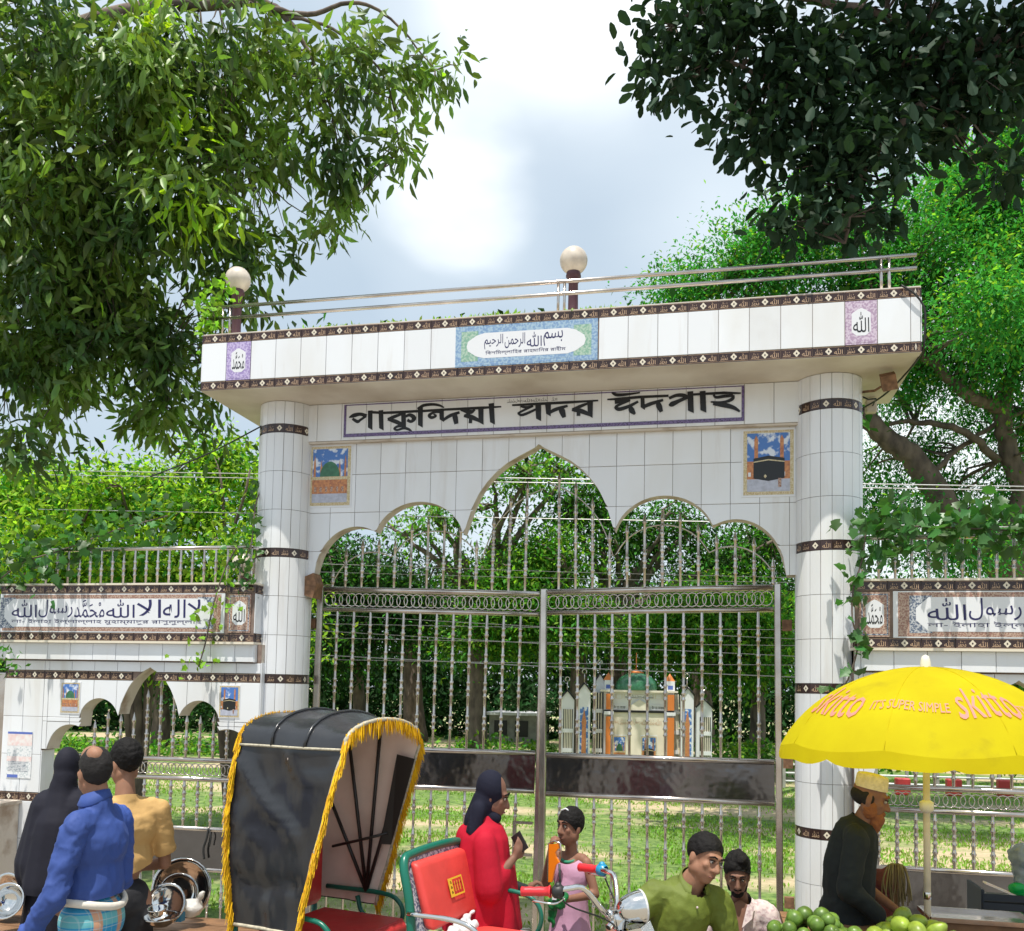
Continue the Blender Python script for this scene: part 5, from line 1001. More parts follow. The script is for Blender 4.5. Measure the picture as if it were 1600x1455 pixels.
blob('lungi', [('e', (0, 0, .98), (.185, .155, .13)), ('c', (-.07, 0, .80), .13, (-.08, 0, .12), .15), ('c', (.07, 0, .80), .13, (.08, 0, .12), .15), ('c', (0, 0, .80), .14, (0, 0, .12), .15)], .012, p1, 'lungi_check', 5, folds(.014, 9, .1, 1.0, seed=1), [((0, 0, .10), (0, 0, -1)), ((0, 0, 1.085), (0, 0, 1))])
MB().tube([(.178*math.cos(a), .146*math.sin(a), 1.07+.012*math.sin(a*2+1)-.1*.15*math.sin(a)) for a in np.linspace(0, 2*math.pi, 28, endpoint=False)], .017, 8, closed=True).build('waist_cloth', ['white_cloth'], p1)
# 2 man in the tan T-shirt
lo = atd(193, 1300, 4.5); HM = rot(8, 0, 20); hc = (0, -.03, 1.585); pr, T, E = head_prims(hc, HM)
LH = (-.20, -.28, 1.02); RH = (.235, -.14, .83)
body = torso(1.41, .93, .98)+legs(.91)+pr+arm((-.185, .01, 1.35), (-.25, -.02, 1.08), LH)+arm((.185, .01, 1.35), (.245, .0, 1.08), RH)+[('c', (0, 0, 1.42), .054, (0, -.02, 1.53), .050)]+hand(LH, (0, -.8, -.2), (0, 0, 1), 1, .5, 1)+hand(RH, (-.05, -.2, -1), (-.8, -.3, 0), 1.05, .6, -1)
p2 = person('young man in mustard T-shirt and black trousers, holding a steel bowl', (lo.x, lo.y, 0), 230, 'skin', body)
blob('hair', [E(0, .016, .042, .085, .105, .092)], .006, p2, 'hair', 2, lambda p: .005*noise.noise(p*45), hcut(T, HM)); face_bits(p2, T, E, 1, HM)
blob('t_shirt', [('e', (0, .0, .97), (.172, .135, .11)), ('e', (0, .0, 1.12), (.168, .125, .20)), ('e', (0, .0, 1.27), (.192, .130, .15)), ('c', (-.15, .01, 1.355), .068, (.15, .01, 1.355), .068), ('c', (-.185, .01, 1.345), .070, (-.238, -.01, 1.16), .066), ('c', (.185, .01, 1.345), .070, (.232, .005, 1.16), .066), ('c', (0, .0, 1.37), .075, (0, 0, 1.42), .068)],
     .010, p2, 'shirt_tan', 4, wr(.012, 6, 6, 8, 5), [((0, 0, .965), (0, 0, -1)), ((0, 0, 1.432), (0, -.2, 1), .11), ((.25, 0, 1.13), (.3, 0, -1)), ((-.25, 0, 1.13), (-.3, 0, -1))])
blob('trousers', [('e', (0, 0, .93), (.165, .128, .11)), ('c', (-.09, 0, .84), .098, (-.1, -.01, .10), .075), ('c', (.09, 0, .84), .098, (.1, -.01, .10), .075)], .011, p2, 'trouser_black', 4, wr(.008, 5, 5, 8, 3), [((0, 0, .07), (0, 0, -1))])
# 3 woman in black abaya
lo = atd(98, 1300, 4.75); HM = rot(6, 0, 10); hc = (0, -.03, 1.515); pr, T, E = head_prims(hc, HM)
LH = (-.26, -.22, 1.13)
body = torso(1.34, .9, .95)+legs(.88)+pr+arm((-.17, 0, 1.28), (-.24, .02, 1.05), LH)+arm((.17, 0, 1.28), (.23, 0, 1.03), (.2, -.2, .95))+hand(LH, (.2, -.5, .7), (1, 0, 0), .95, .7, 1)+hand((.2, -.2, .95), (0, -1, 0), (0, 0, -1), .95, .3, -1)
p3 = person('woman in plain black abaya and headscarf behind the blue-shirted man', (lo.x, lo.y, 0), 196, 'skin', body, .009); p3.scale = (.72, .8, 1); face_bits(p3, T, E, 1, HM)
blob('headscarf', [E(0, .02, .035, .090, .108, .098), E(0, .05, -.05, .085, .085, .10), ('c', (0, .02, 1.42), .10, (0, .03, 1.20), .20), ('c', (-.1, .02, 1.30), .13, (-.12, .02, 1.05), .18), ('c', (.1, .02, 1.30), .13, (.12, .02, 1.05), .18), ('c', (0, .05, 1.2), .18, (0, .06, .95), .22)], .011, p3, 'abaya', 5, folds(.010, 7, .8, 1.5, seed=3), [((0, 0, .92), (0, 0, -1)), ((0, -.105, 1.52), (0, -1, .0))])
blob('abaya', [('c', (0, 0, 1.15), .21, (0, 0, .15), .30), ('c', (-.06, 0, 1.1), .2, (-.1, 0, .15), .26), ('c', (-.19, 0, 1.2), .09, (-.26, .0, 1.0), .09), ('c', (-.26, 0, 1.0), .08, (-.27, -.14, 1.10), .055)], .013, p3, 'abaya', 5, folds(.016, 9, .1, 1.3, seed=4), [((0, 0, .06), (0, 0, -1))])
# 4 woman in red with phone
lo = atd(760, 1300, 4.6); HM = rot(14, 0, -6); hc = (0, -.04, 1.475); pr, T, E = head_prims(hc, HM)
RH = (-.06, -.19, 1.17); LH = (.17, -.27, .97)
body = torso(1.30, .88, .95)+legs(.86)+pr+arm((-.165, 0, 1.25), (-.2, -.05, 1.05), RH)+arm((.165, 0, 1.25), (.2, -.06, 1.00), LH)+[('c', (0, 0, 1.32), .05, (0, -.02, 1.42), .046)]+hand(RH, (.2, -.5, .9), (.7, .2, 0), .95, .9, 1)+hand(LH, (.1, -.75, .5), (0, -.2, -1), .9, .8, -1)
p4 = person('woman in long crimson cloak and navy headscarf looking at her phone', (lo.x, lo.y, 0), 100, 'skin_dark', body, .0075); p4.scale = (.74, .76, .985); face_bits(p4, T, E, 1, HM)
blob('headscarf', [E(0, .025, .035, .096, .104, .096), E(0, .040, -.04, .094, .085, .09), E(0, -.02, -.10, .070, .072, .045), ('c', (0, .03, 1.44), .075, (0, .06, 1.34), .092), ('c', (-.06, .05, 1.4), .06, (-.09, .09, 1.30), .045)], .008, p4, 'scarf_dark', 4, folds(.008, 6, 1.2, 1.5, (0, .1), 5), [((0, .10, 1.29), (0, .3, -1)), (T(0, -.066, 0), (0, -1, .1))])
blob('cloak', [('c', (0, .01, 1.32), .095, (0, .02, 1.15), .19), ('c', (0, .02, 1.2), .18, (0, .04, .80), .235), ('c', (-.15, 0, 1.24), .08, (-.19, -.04, 1.04), .09), ('c', (-.19, -.05, 1.05), .07, (-.08, -.13, 1.10), .055), ('c', (.15, 0, 1.24), .08, (.19, -.05, 1.02), .09), ('c', (0, -.05, 1.05), .16, (0, -.06, .80), .19), ('c', (0, .12, 1.25), .09, (0, .17, .85), .12)], .010, p4, 'red_cloth', 5, folds(.014, 7, .7, 1.3, seed=6), [((0, 0, .80), (0, .0, -1))])
blob('dress', [('c', (0, 0, .9), .17, (0, 0, .12), .23)], .014, p4, 'pink_dress', 5, folds(.02, 11, .1, 1.0, seed=7), [((0, 0, .06), (0, 0, -1))])
blob('dark_sleeve', [('c', (.19, -.08, 1.00), .048, LH, .034)], .008, p4, 'black_cloth', 3)
ph = thing('phone', 'black smartphone held up by the woman in red', 'phone', tuple(p4.matrix_world @ Vector((0, 0, 0)) if False else (0, 0, 0)), 0)
pm = Matrix.Translation((lo.x, lo.y, 0)) @ Matrix.Rotation(R(100), 4, 'Z') @ Matrix.Diagonal((.74, .76, .985, 1)); pc = pm @ Vector((-.03, -.225, 1.245)); ph.location = pc; WL[ph.name] = pc
a1 = Vector((.022, -.004, .018)); a2 = Vector((-.022, .008, .034)); nn = a1.cross(a2).normalized()*.005
MB().ebox(pc, a1, a2*1.15, nn).build('body', ['cable'], ph); MB().ebox(pc+nn*1.1, a1*.9, a2*1.05, nn*.1).build('screen', ['black_print'], ph)
# 5 girl in pink
lo = atd(893, 1300, 4.95); HM = rot(-4, 0, -12); hc = (0, -.02, 1.225); s = .90; pr, T, E = head_prims(hc, HM, s, .97, .95)
RH = (-.055, -.165, 1.115); LH = (.085, -.20, .885)
body = [('e', (0, 0, .66), (.11, .085, .10)), ('e', (0, 0, .85), (.105, .078, .16)), ('e', (0, 0, .98), (.118, .08, .11)), ('c', (-.085, 0, 1.06), .036, (.085, 0, 1.06), .036), ('c', (0, .005, 1.06), .042, (0, -.01, 1.16), .036)]+pr
body += [q for sg in (-1, 1) for q in [('c', (sg*.06, 0, .64), .055, (sg*.065, 0, .36), .038), ('c', (sg*.065, 0, .36), .036, (sg*.065, .01, .07), .025), ('c', (sg*.065, .03, .035), .028, (sg*.08, -.10, .028), .022)]]
body += [('c', (-.115, 0, 1.045), .034, (-.165, -.06, .895), .027), ('c', (-.165, -.06, .895), .027, RH, .018), ('c', (.115, 0, 1.045), .034, (.185, -.01, .895), .027), ('c', (.185, -.01, .895), .027, LH, .018)]+hand(RH, (.35, -.25, .9), (.6, .5, 0), .72, .9, 1)+hand(LH, (-.8, -.4, .15), (0, -.3, 1), .72, .9, -1)
p5 = person('small girl in sleeveless pink dress holding an orange toy to her mouth', (lo.x, lo.y, 0), -22, 'skin_red', body, .0062); face_bits(p5, T, E, s, HM)
blob('hair', [E(0, .014, .038, .087, .106, .092)], .006, p5, 'hair', 2, lambda p: .003*noise.noise(p*60), hcut(T, HM, .045, -.085))
MB().tube([T(-.03, -.07, .098), T(0, -.055, .112), T(.03, -.06, .105)], .005, 6).build('hair_clip', ['white_paint'], p5)
blob('dress', [('e', (0, 0, .98), (.128, .092, .115)), ('c', (-.075, 0, 1.035), .046, (.075, 0, 1.035), .046), ('c', (0, 0, .92), .105, (0, 0, .72), .125), ('c', (0, 0, .74), .125, (0, 0, .16), .25)], .009, p5, 'pink_dress', 4, folds(.010, 10, .1, .8, seed=8), [((0, 0, .12), (0, 0, -1)), ((0, -.05, 1.055), (0, -.55, 1)), ((-.118, 0, 1), (-1, 0, .15)), ((.118, 0, 1), (1, 0, .15))])
MB().tube([(.050*math.cos(a), -.012+.048*math.sin(a), 1.066+.018*math.sin(a)) for a in np.linspace(0, 2*math.pi, 18, endpoint=False)], .010, 6, closed=True).build('neck_trim', ['green_cloth'], p5)
b = MB()
for x_ in (-.06, .0, .05):
    for k in range(3): b.tube([(x_+.02*k, -.215-.015*k, .42), (x_+.012+.02*k, -.222-.015*k, .39), (x_+.02*k, -.227-.015*k, .36)], .0025, 4)
b.build('dress_print', ['scarf_dark'], p5)
gm = Matrix.Translation((lo.x, lo.y, 0)) @ Matrix.Rotation(R(-22), 4, 'Z') @ Matrix.Diagonal((.85, .87, 1.02, 1))
q = lambda x, y, z: gm @ Vector((x, y, z))
mat('orange_plastic', (.85, .22, .01), .35); mat('green_bag', (.01, .20, .05), .3, var=.6, vscale=20, bump=.006, bscale=30)
t = thing('toy', 'orange toy held to the mouth of the girl in pink', 'toy', tuple(q(-.02, -.19, 1.1)))
b = MB(); pc = [(-.035, 1.155), (.030, 1.165), (.034, 1.14), (.012, 1.12), (.018, 1.095), (.040, 1.07), (.018, 1.055), (.006, 1.02), (-.008, .965), (-.034, .962)]
b.add([q(x+.0, -.215, z) for x, z in pc]+[q(x, -.200, z) for x, z in pc], [tuple(range(10)), tuple(reversed(range(10, 20)))]+[(i, 10+i, 10+(i+1) % 10, (i+1) % 10) for i in range(10)]); b.build('blade', ['orange_plastic'], t)
MB().tube([q(-.040, -.207, .965), q(-.038, -.207, 1.16), q(.0, -.205, 1.175), q(.040, -.2, 1.165), q(.046, -.2, 1.09)], .006, 6).build('rim', ['steel'], t)
t = thing('plastic_bag', 'crumpled green plastic packet held against the pink dress', 'bag', tuple(q(.03, -.22, .85)))
b = MB()
rgx = random.Random(4)
blob('bag', [('e', q(.05+rgx.uniform(-.04, .04), -.235+rgx.uniform(-.015, .015), .885+rgx.uniform(-.05, .035)), (.028, .018, .028)) for _ in range(9)]+[('c', q(.0, -.235, .86), .018, q(-.005, -.235, .77), .010), ('c', q(.03, -.235, .86), .016, q(.015, -.235, .745), .009)], .006, None, 'green_bag', 2, lambda p: .008*noise.noise(p*38)); 
o = bpy.data.objects[-1] if False else [x for x in COL.objects if x.name.startswith('bag')][-1]; o.parent = t; o.location = -Vector(q(.03, -.22, .85))
MB().ebox(q(.045, -.262, .90), Vector((.014, 0, 0)), Vector((0, .002, 0)), Vector((0, 0, .012))).build('label', ['white_paint'], t)
# 6 man in olive shirt, seated and leaning
lo = atd(1016, 1400, 4.66); HM = rot(8, 8, 18); hc = (.07, -.19, 1.15); s = 1.0; pr, T, E = head_prims(hc, HM, s)
RH = (-.16, -.26, .66); LH = (.24, -.32, .66)
def seated(sh, hip, fw_, w=.09, fl=.05):
    L_ = []
    for sg in (-1, 1): k = (hip[0]+sg*.16+fw_[0], hip[1]-.40, hip[2]+.02); L_ += [('c', (hip[0]+sg*w, hip[1], hip[2]), .085, k, .060), ('c', k, .056, (k[0], k[1]-.02, fl+.05), .038), ('c', (k[0], k[1], fl), .036, (k[0]+.02*sg, k[1]-.17, fl-.012), .028)]
    return L_
def ltorso(hip, sh, w=1):
    w *= .84
    m = tuple((a+b)/2 for a, b in zip(hip, sh)); return [('e', hip, (.155*w, .12, .12)), ('c', hip, .125*w, m, .125*w), ('c', m, .125*w, (sh[0], sh[1], sh[2]-.08), .13*w), ('c', (sh[0]-.15*w, sh[1], sh[2]-.02), .046, (sh[0]+.15*w, sh[1], sh[2]-.02), .046)]
hip, sh = (0, .02, .50), (.02, -.12, .96)
body = ltorso(hip, sh)+seated(sh, hip, (0, 0))+pr+[('c', (.02, -.11, .95), .074, (.045, -.15, 1.04), .062), ('c', (sh[0], sh[1], sh[2]), .062, (.05, -.175, 1.07), .053)]+arm((-.17, -.12, .92), (-.34, -.14, .76), RH, 1.05)+arm((.20, -.12, .93), (.30, -.14, .72), LH, 1.05)+hand(RH, (.5, -.5, -.5), (0, 0, -1), 1, .5, 1)+hand(LH, (-.4, -.7, -.4), (0, 0, -1), 1, .5, -1)
p6 = person('smiling man in olive green half-sleeved shirt sitting forward beside the handlebar', (lo.x, lo.y, 0), 24, 'skin', body, .0068); p6.scale = (1, .98, 1.03); p6.rotation_euler = (0, R(7), R(24)); face_bits(p6, T, E, s, HM)
blob('hair', [E(0, .016, .042, .083, .103, .089)], .006, p6, 'hair', 2, lambda p: .004*noise.noise(p*50), hcut(T, HM, .072, -.07))
blob('shirt', [('e', (0, .02, .52), (.185, .155, .10)), ('c', (0, .02, .55), .155, (.01, -.05, .75), .155), ('c', (.01, -.05, .75), .155, (.02, -.11, .90), .150), ('c', (-.13, -.12, .945), .078, (.17, -.12, .945), .078), ('c', (-.16, -.12, .92), .074, (-.285, -.135, .815), .066), ('c', (.20, -.12, .93), .078, (.265, -.135, .80), .068), ('c', (.02, -.12, .97), .080, (.040, -.155, 1.03), .068)], .009, p6, 'olive_shirt', 4, wr(.014, 7, 7, 7, 9), [((.04, -.15, 1.034), (.1, -.7, 1), .10), ((-.285, -.15, .775), (-.8, -.2, -1)), ((.29, -.14, .76), (.35, 0, -1)), ((0, 0, .46), (0, 0, -1))])
collar(p6, (.043, -.160), .064, 1.052, .040, 'olive_shirt', .5)
for z_ in (.93, .85, .77): MB().ball((.03, -.262+(.93-z_)*.33, z_), .006, 8).build('button', ['pale_shirt'], p6)
blob('trousers', [('e', (0, .02, .48), (.18, .15, .10))]+[q for sg in (-1, 1) for q in [('c', (sg*.09, .02, .50), .10, (sg*.16, -.38, .52), .078), ('c', (sg*.16, -.38, .52), .075, (sg*.16, -.41, .12), .06)]], .011, p6, 'khaki', 4, wr(.01, 7, 7, 7, 4), [((0, 0, .10), (0, 0, -1))])
mat('wood', (.25, .13, .06), .7, var=.4, vscale=12)
def stool(x, y, h, label):
    t = thing('stool', label, 'stool', (x, y, 0)); MB().bbox(x-.17, x+.17, y-.14, y+.14, h-.03, h, .006).build('seat', ['wood'], t)
    for a in (-1, 1):
        for c in (-1, 1): MB().box(x+a*.14-.02, x+a*.14+.02, y+c*.11-.02, y+c*.11+.02, 0, h-.03).build('leg', ['wood'], t)
stool(lo.x+.05, lo.y+.03, .385, 'low wooden stool under the man in the olive shirt')
# 7 man in pale shirt
lo = atd(1158, 1420, 5.15); HM = rot(14, 0, 4); hc = (-.02, -.13, .985); s = .98; pr, T, E = head_prims(hc, HM, s)
hip, sh = (0, .02, .36), (0, -.06, .79); RH = (-.10, -.30, .50); LH = (.09, -.32, .50)
body = ltorso(hip, sh, .95)+seated(sh, hip, (0, 0))+pr+[('c', (0, -.06, .79), .058, (-.01, -.11, .90), .05)]+arm((-.17, -.06, .76), (-.24, -.10, .54), RH)+arm((.17, -.06, .76), (.25, -.10, .54), LH)+hand(RH, (.9, -.3, -.1), (0, 0, 1), 1, .4, 1)+hand(LH, (-.9, -.3, .05), (0, 0, 1), 1, .4, -1)
p7 = person('bearded man in pale patterned shirt sitting low beside the gate post', (lo.x, lo.y, 0), -4, 'skin_dark', body, .0068); face_bits(p7, T, E, s, HM)
blob('hair', [E(0, .016, .046, .088, .108, .096), E(.02, -.03, .11, .05, .05, .035)], .006, p7, 'hair', 2, lambda p: .008*noise.noise(p*40), hcut(T, HM, .066, -.07))
blob('beard', [E(0, -.054, -.078, .042, .040, .030), E(.044, -.018, -.055, .022, .040, .030), E(-.044, -.018, -.055, .022, .040, .030), E(0, -.086, -.048, .030, .012, .007)], .005, p7, 'hair', 2, lambda p: .003*noise.noise(p*70))
blob('shirt', [('e', (0, .02, .38), (.18, .15, .10)), ('c', (0, .02, .42), .148, (0, -.02, .60), .148), ('c', (0, -.02, .60), .148, (0, -.055, .72), .145), ('c', (-.14, -.06, .775), .073, (.14, -.06, .775), .073), ('c', (-.17, -.06, .76), .073, (-.245, -.10, .545), .062), ('c', (-.245, -.10, .545), .058, (-.14, -.26, .505), .045), ('c', (.17, -.06, .76), .073, (.255, -.10, .545), .062), ('c', (.255, -.10, .545), .058, (.14, -.27, .505), .045), ('c', (0, -.06, .79), .078, (0, -.08, .85), .068)], .009, p7, 'pale_shirt', 4, wr(.013, 7, 7, 7, 12), [((0, -.09, .85), (0, -.5, 1), .11), ((0, 0, .33), (0, 0, -1))])
b = MB().add([(-.045, -.175, .835), (0, -.215, .66), (.05, -.172, .835), (0, -.155, .86)], [(0, 1, 2, 3)]); b.build('open_collar_skin', ['skin_dark'], p7)
for sg in (-1, 1): MB().add([(sg*.045, -.180, .84), (sg*.012, -.225, .72), (sg*.075, -.205, .77), (sg*.09, -.15, .84)], [(0, 1, 2, 3)]).build('collar_flap', ['pale_shirt'], p7)
blob('trousers', [('e', (0, .02, .34), (.17, .14, .09))]+[q for sg in (-1, 1) for q in [('c', (sg*.09, .02, .36), .10, (sg*.16, -.38, .38), .078), ('c', (sg*.16, -.38, .38), .075, (sg*.16, -.41, .12), .06)]], .012, p7, 'trouser_black', 4, wr(.01, 7, 7, 7, 4), [((0, 0, .10), (0, 0, -1))])
stool(lo.x, lo.y+.03, .25, 'very low wooden stool under the bearded man in the pale shirt')
# 8 fruit seller in black with cap
lo = atd(1330, 1400, 4.65); HM = rot(16, 0, 0); hc = (0, -.11, 1.475); s = 1.02; pr, T, E = head_prims(hc, HM, s)
RH = (-.17, -.20, .88); LH = (.13, -.26, .90)
body = [('e', (0, .02, .90), (.14, .12, .12)), ('c', (0, .02, .92), .12, (0, 0, 1.12), .125), ('c', (0, 0, 1.12), .12, (0, -.03, 1.24), .11), ('c', (-.14, -.03, 1.29), .045, (.14, -.03, 1.29), .045), ('c', (0, -.03, 1.30), .058, (0, -.09, 1.40), .052)]+legs(.86, .06)+pr+arm((-.18, -.03, 1.27), (-.22, .02, 1.04), RH, 1.05)+arm((.18, -.03, 1.27), (.2, -.04, 1.02), LH)+hand(RH, (.1, -.5, -.85), (.9, -.2, 0), 1.05, .5, 1)+hand(LH, (0, -.9, -.3), (0, 0, -1), 1, .4, -1)
p8 = person('fruit seller with henna beard, woven cream skullcap and black kurta', (lo.x, lo.y, 0), 82, 'skin_red', body); p8.scale = (.8, .84, 1); face_bits(p8, T, E, s, HM, 'beard_henna')
blob('kurta', [('e', (0, .02, .92), (.175, .155, .12)), ('c', (0, .02, .90), .155, (0, .01, 1.12), .155), ('c', (0, .01, 1.12), .155, (0, -.02, 1.25), .140), ('c', (-.15, -.02, 1.285), .070, (.15, -.02, 1.285), .070), ('c', (-.18, -.03, 1.27), .074, (-.225, .02, 1.04), .066), ('c', (-.225, .02, 1.04), .062, (-.185, -.14, .92), .05), ('c', (.18, -.03, 1.27), .074, (.205, -.04, 1.02), .06), ('c', (0, .02, .88), .175, (0, .02, .40), .21), ('c', (0, -.035, 1.30), .078, (0, -.06, 1.36), .068)], .010, p8, 'black_cloth', 4, wr(.012, 6, 6, 8, 14), [((0, 0, .38), (0, 0, -1)), ((0, -.06, 1.37), (0, -.5, 1), .11)])
blob('hair', [E(0, .045, .0, .074, .07, .05), E(.062, .015, .0, .018, .04, .04), E(-.062, .015, .0, .018, .04, .04)], .006, p8, 'hair_grey', 3)
blob('beard', [E(0, -.055, -.088, .042, .042, .042), E(.050, -.012, -.052, .026, .042, .048), E(-.050, -.012, -.052, .026, .042, .048), E(0, -.088, -.05, .03, .016, .010), ('c', T(0, -.060, -.09), .050, T(0, -.050, -.20), .026)], .0055, p8, 'beard_henna', 2, lambda p: .006*noise.noise(p*45))
mm = Matrix.LocRotScale(Vector(T(0, .008, .048)), (HM @ rot(-6)).to_quaternion(), Vector((1, 1.14, 1)))
b = MB().lathe([(.0845, 0), (.0835, .03), (.081, .062), (.074, .072), (.04, .078), (.001, .080)], (0, 0, 0), 28); b.v = [tuple(mm @ Vector(v)) for v in b.v]; b.build('cap', ['cap_knit'], p8)
blob('trousers', [('c', (-.09, 0, .6), .09, (-.1, -.01, .10), .08), ('c', (.09, 0, .6), .09, (.1, -.01, .10), .08)], .014, p8, 'white_cloth', 4, None, [((0, 0, .07), (0, 0, -1))])
# ------------------------------------------------------------------ rickshaw
mat('vinyl_black', (.026, .027, .031), .25, bump=.012, bscale=5, spec=.6, aniso=(1, 1, .6)); mat('lining', (.86, .70, .60), .7, var=.15, vscale=5); mat('fringe_yellow', (.85, .50, .01), .7, island=.3); mat('green_paint', (.005, .13, .085), .3); mat('red_seat', (.60, .035, .035), .5, var=.2, vscale=5, bump=.006, bscale=9)
mat('seat_red_lt', (.72, .06, .05), .5, var=.18, vscale=6, bump=.006, bscale=9); mat('dark_metal', (.02, .017, .015), .4); mat('chrome', (.75, .74, .72), .08, 1, bump=.0008, bscale=30); mat('rubber', (.02, .02, .02), .8); mat('piping', (.55, .50, .38), .6, var=.4, vscale=60); mat('plastic_red', (.65, .03, .04), .3); mat('plastic_blue', (.02, .25, .45), .3); mat('yellow_print', (.75, .45, .03), .5); mat('clear_plastic', (.62, .62, .62), .15, bump=.01, bscale=18)
PH = R(-13); O0 = atd(511, 1300, 4.62); RK = thing('rickshaw', 'battery rickshaw with black yellow-fringed hood and red seats facing the fruit stall', 'rickshaw', (O0.x, O0.y, 0), PH, local=True)
def hood():
    nS, HW = 30, .34
    def sec(s, off=0):
        """cross section at s (0 back, 1 front)"""
        P = []; zb = .83; zt = 1.70; crown = 1.855+.03*math.sin(math.pi*s)-.02*s; xb0, xb1, xt0, xt1 = -.30, .09, -.30, .33; pf = []
        for k in range(25): u = k/24; pf.append((-HW-.01*math.sin(math.pi*u), zb+(zt-zb)*u))
        for k in range(1, 12):
            a = math.pi*k/12; pf.append((-HW*math.cos(a)*(1 if True else 0), zt+(crown-zt)*math.sin(a)**.8))
        for k in range(25): u = 1-k/24; pf.append((HW+.01*math.sin(math.pi*u), zb+(zt-zb)*u))
        for (y, z) in pf:
            u = min(1, (z-zb)/(zt-zb)); x0 = xb0+(xt0-xb0)*u-.02*math.sin(math.pi*u); x1 = xb1+(xt1-xb1)*(u**1.15); sag = -.012*abs(math.sin(math.pi*s*3)) if z > zt else .026*noise.noise(Vector((s*2.2+z, z*2.6, y)))+.01*noise.noise(Vector((s*6, z*9, y)))
            
            if z <= zt and y < 0:
                for (s0, z0, s1, z1, w_, h_) in ((.05, 1.62, .80, 1.22, .030, .024), (.10, 1.08, .85, 1.02, .035, -.022), (.0, 1.40, .35, 1.20, .022, .016), (.5, 1.66, .95, 1.50, .02, .015), (.2, .98, .6, .90, .02, .012)):
                    t_ = min(1, max(0, ((s-s0)*(s1-s0)+(z-z0)*(z1-z0))/((s1-s0)**2+(z1-z0)**2))); d_ = math.hypot((s-s0-(s1-s0)*t_)*.7, z-z0-(z1-z0)*t_+.03*math.sin(t_*5)); sag -= h_*math.exp(-(d_/w_)**2)
            p = Vector((x0+(x1-x0)*s, y+(sag if z <= zt else 0), z+(sag if z > zt else 0))); n = Vector((0, p.y, (p.z-1.35)*.8)).normalized(); P.append(p-n*off)
        return P
    def shell(off):
        G_ = [sec(s, off) for s in np.linspace(0, 1, nS+1)]; k = len(G_[0]); return [p for g in G_ for p in g], k
    v, k = shell(0); f = [(i*k+j, (i+1)*k+j, (i+1)*k+j+1, i*k+j+1) for i in range(nS) for j in range(k-1)]; hd = MB().add(v, f, 0, True).build('hood', ['vinyl_black'], RK)
    v, k = shell(.010); MB().add(v, [tuple(reversed(q)) for q in f], 0, True).build('lining', ['lining'], hd)
    # closed back
    g = sec(.02, .014); n = len(g); MB().add(g, [tuple(range(n))]).build('back_panel', ['lining'], hd); g = sec(0, 0); MB().add([p+Vector((-.004, 0, 0)) for p in g], [tuple(reversed(range(n)))]).build('back_panel', ['vinyl_black'], hd)
    fr = sec(1, 0); bk = sec(0, 0); rim = MB().tube(fr, .011, 6).build('rim', ['piping'], hd)
    MB().tube([p+Vector((0, -.004, 0)) for p in [sec(s)[24] for s in np.linspace(0, 1, 9)]], .007, 5).build('seam', ['piping'], hd); MB().tube([sec(s)[0] for s in np.linspace(0, 1, 9)], .010, 5).build('hem', ['piping'], hd)
    for s in (.33, .66): MB().tube([p+Vector((0, p.y*.012, .004)) for p in sec(s)[24:36]], .008, 5).build('roof_rib', ['vinyl_black'], hd)
    rg = random.Random(2)
    def fringe(pts, outward, ln):
        b = MB(); Q = crv([tuple(p) for p in pts], 5)
        for q in Q:
            for _ in range(7):
                o = Vector(q)+Vector((rg.uniform(-.008, .012), rg.uniform(-.008, .008), rg.uniform(-.01, .01))); L_ = ln*rg.uniform(.6, 1.2); w = rg.uniform(.0018, .0032); dx = rg.uniform(-.3, .3)*.03
                d = Vector((dx+.004, outward(q)*L_*.35, -L_)); e = Vector((w, 0, 0)); b.add([o-e, o+e, o+d*.55+e*.9, o+d+e*.3, o+d-e*.3, o+d*.55-e*.9], [(0, 1, 2, 5), (5, 2, 3, 4)]); ey = Vector((0, w, 0)); b.add([o-ey, o+ey, o+d*.55+ey, o+d], [(0, 1, 2, 3)])
        b.build('fringe', ['fringe_yellow'], hd)
    out = lambda q: (1 if q[1] > 0 else -1)*(1 if abs(q[1]) > .30 else .2)
    fringe(fr, out, .072); fringe(bk[:36], out, .070)
    # folding ribs fanned from a pivot on the far side, and on the near side
    for sg in (1, -1):
        pv = Vector((.04, sg*(HW-.03), .90))
        for (x, z) in ((-.20, 1.35), (-.10, 1.70), (.10, 1.74), (.24, 1.55)): MB().tube([pv, Vector((pv.x+(x-pv.x)*.6, sg*(HW-.028), pv.z+(z-pv.z)*.6)), (x, sg*(HW-.03), z)], .010, 7).build('hood_rib', ['dark_metal'], hd)
        MB().tube([(-.18, sg*(HW-.04), 1.12), (.0, sg*(HW-.045), 1.17), (.17, sg*(HW-.04), 1.22)], .008, 6).build('hood_stay', ['dark_metal'], hd)
    for x in (-.10, .10): MB().tube([(x, (HW-.03), 1.72), (x, (HW-.10), 1.80), (x, 0, 1.835), (x, -(HW-.1), 1.80), (x, -(HW-.03), 1.72)], .009, 6).build('hood_bow', ['dark_metal'], hd)
    MB().add([(.22, HW-.045, 1.64), (.325, HW-.035, 1.62), (.19, HW-.03, 1.16), (.13, HW-.045, 1.16)], [(0, 1, 2, 3)]).build('rolled_flap', ['dark_metal'], hd)
hood()
def cushion(x0, x1, y0, y1, z0, z1, name, m, b=.03, par=RK, n=3):
    q = MB().bbox(x0, x1, y0, y1, z0, z1, b).build(name, [m], par); bv = q.modifiers.new('b', 'BEVEL'); bv.width = .012; bv.segments = 2; q.data.polygons.foreach_set('use_smooth', [True]*len(q.data.polygons)); return q
cushion(-.22, .33, -.29, .29, .70, .80, 'seat', 'red_seat'); cushion(-.28, -.20, -.27, .27, .82, 1.22, 'backrest', 'red_seat')
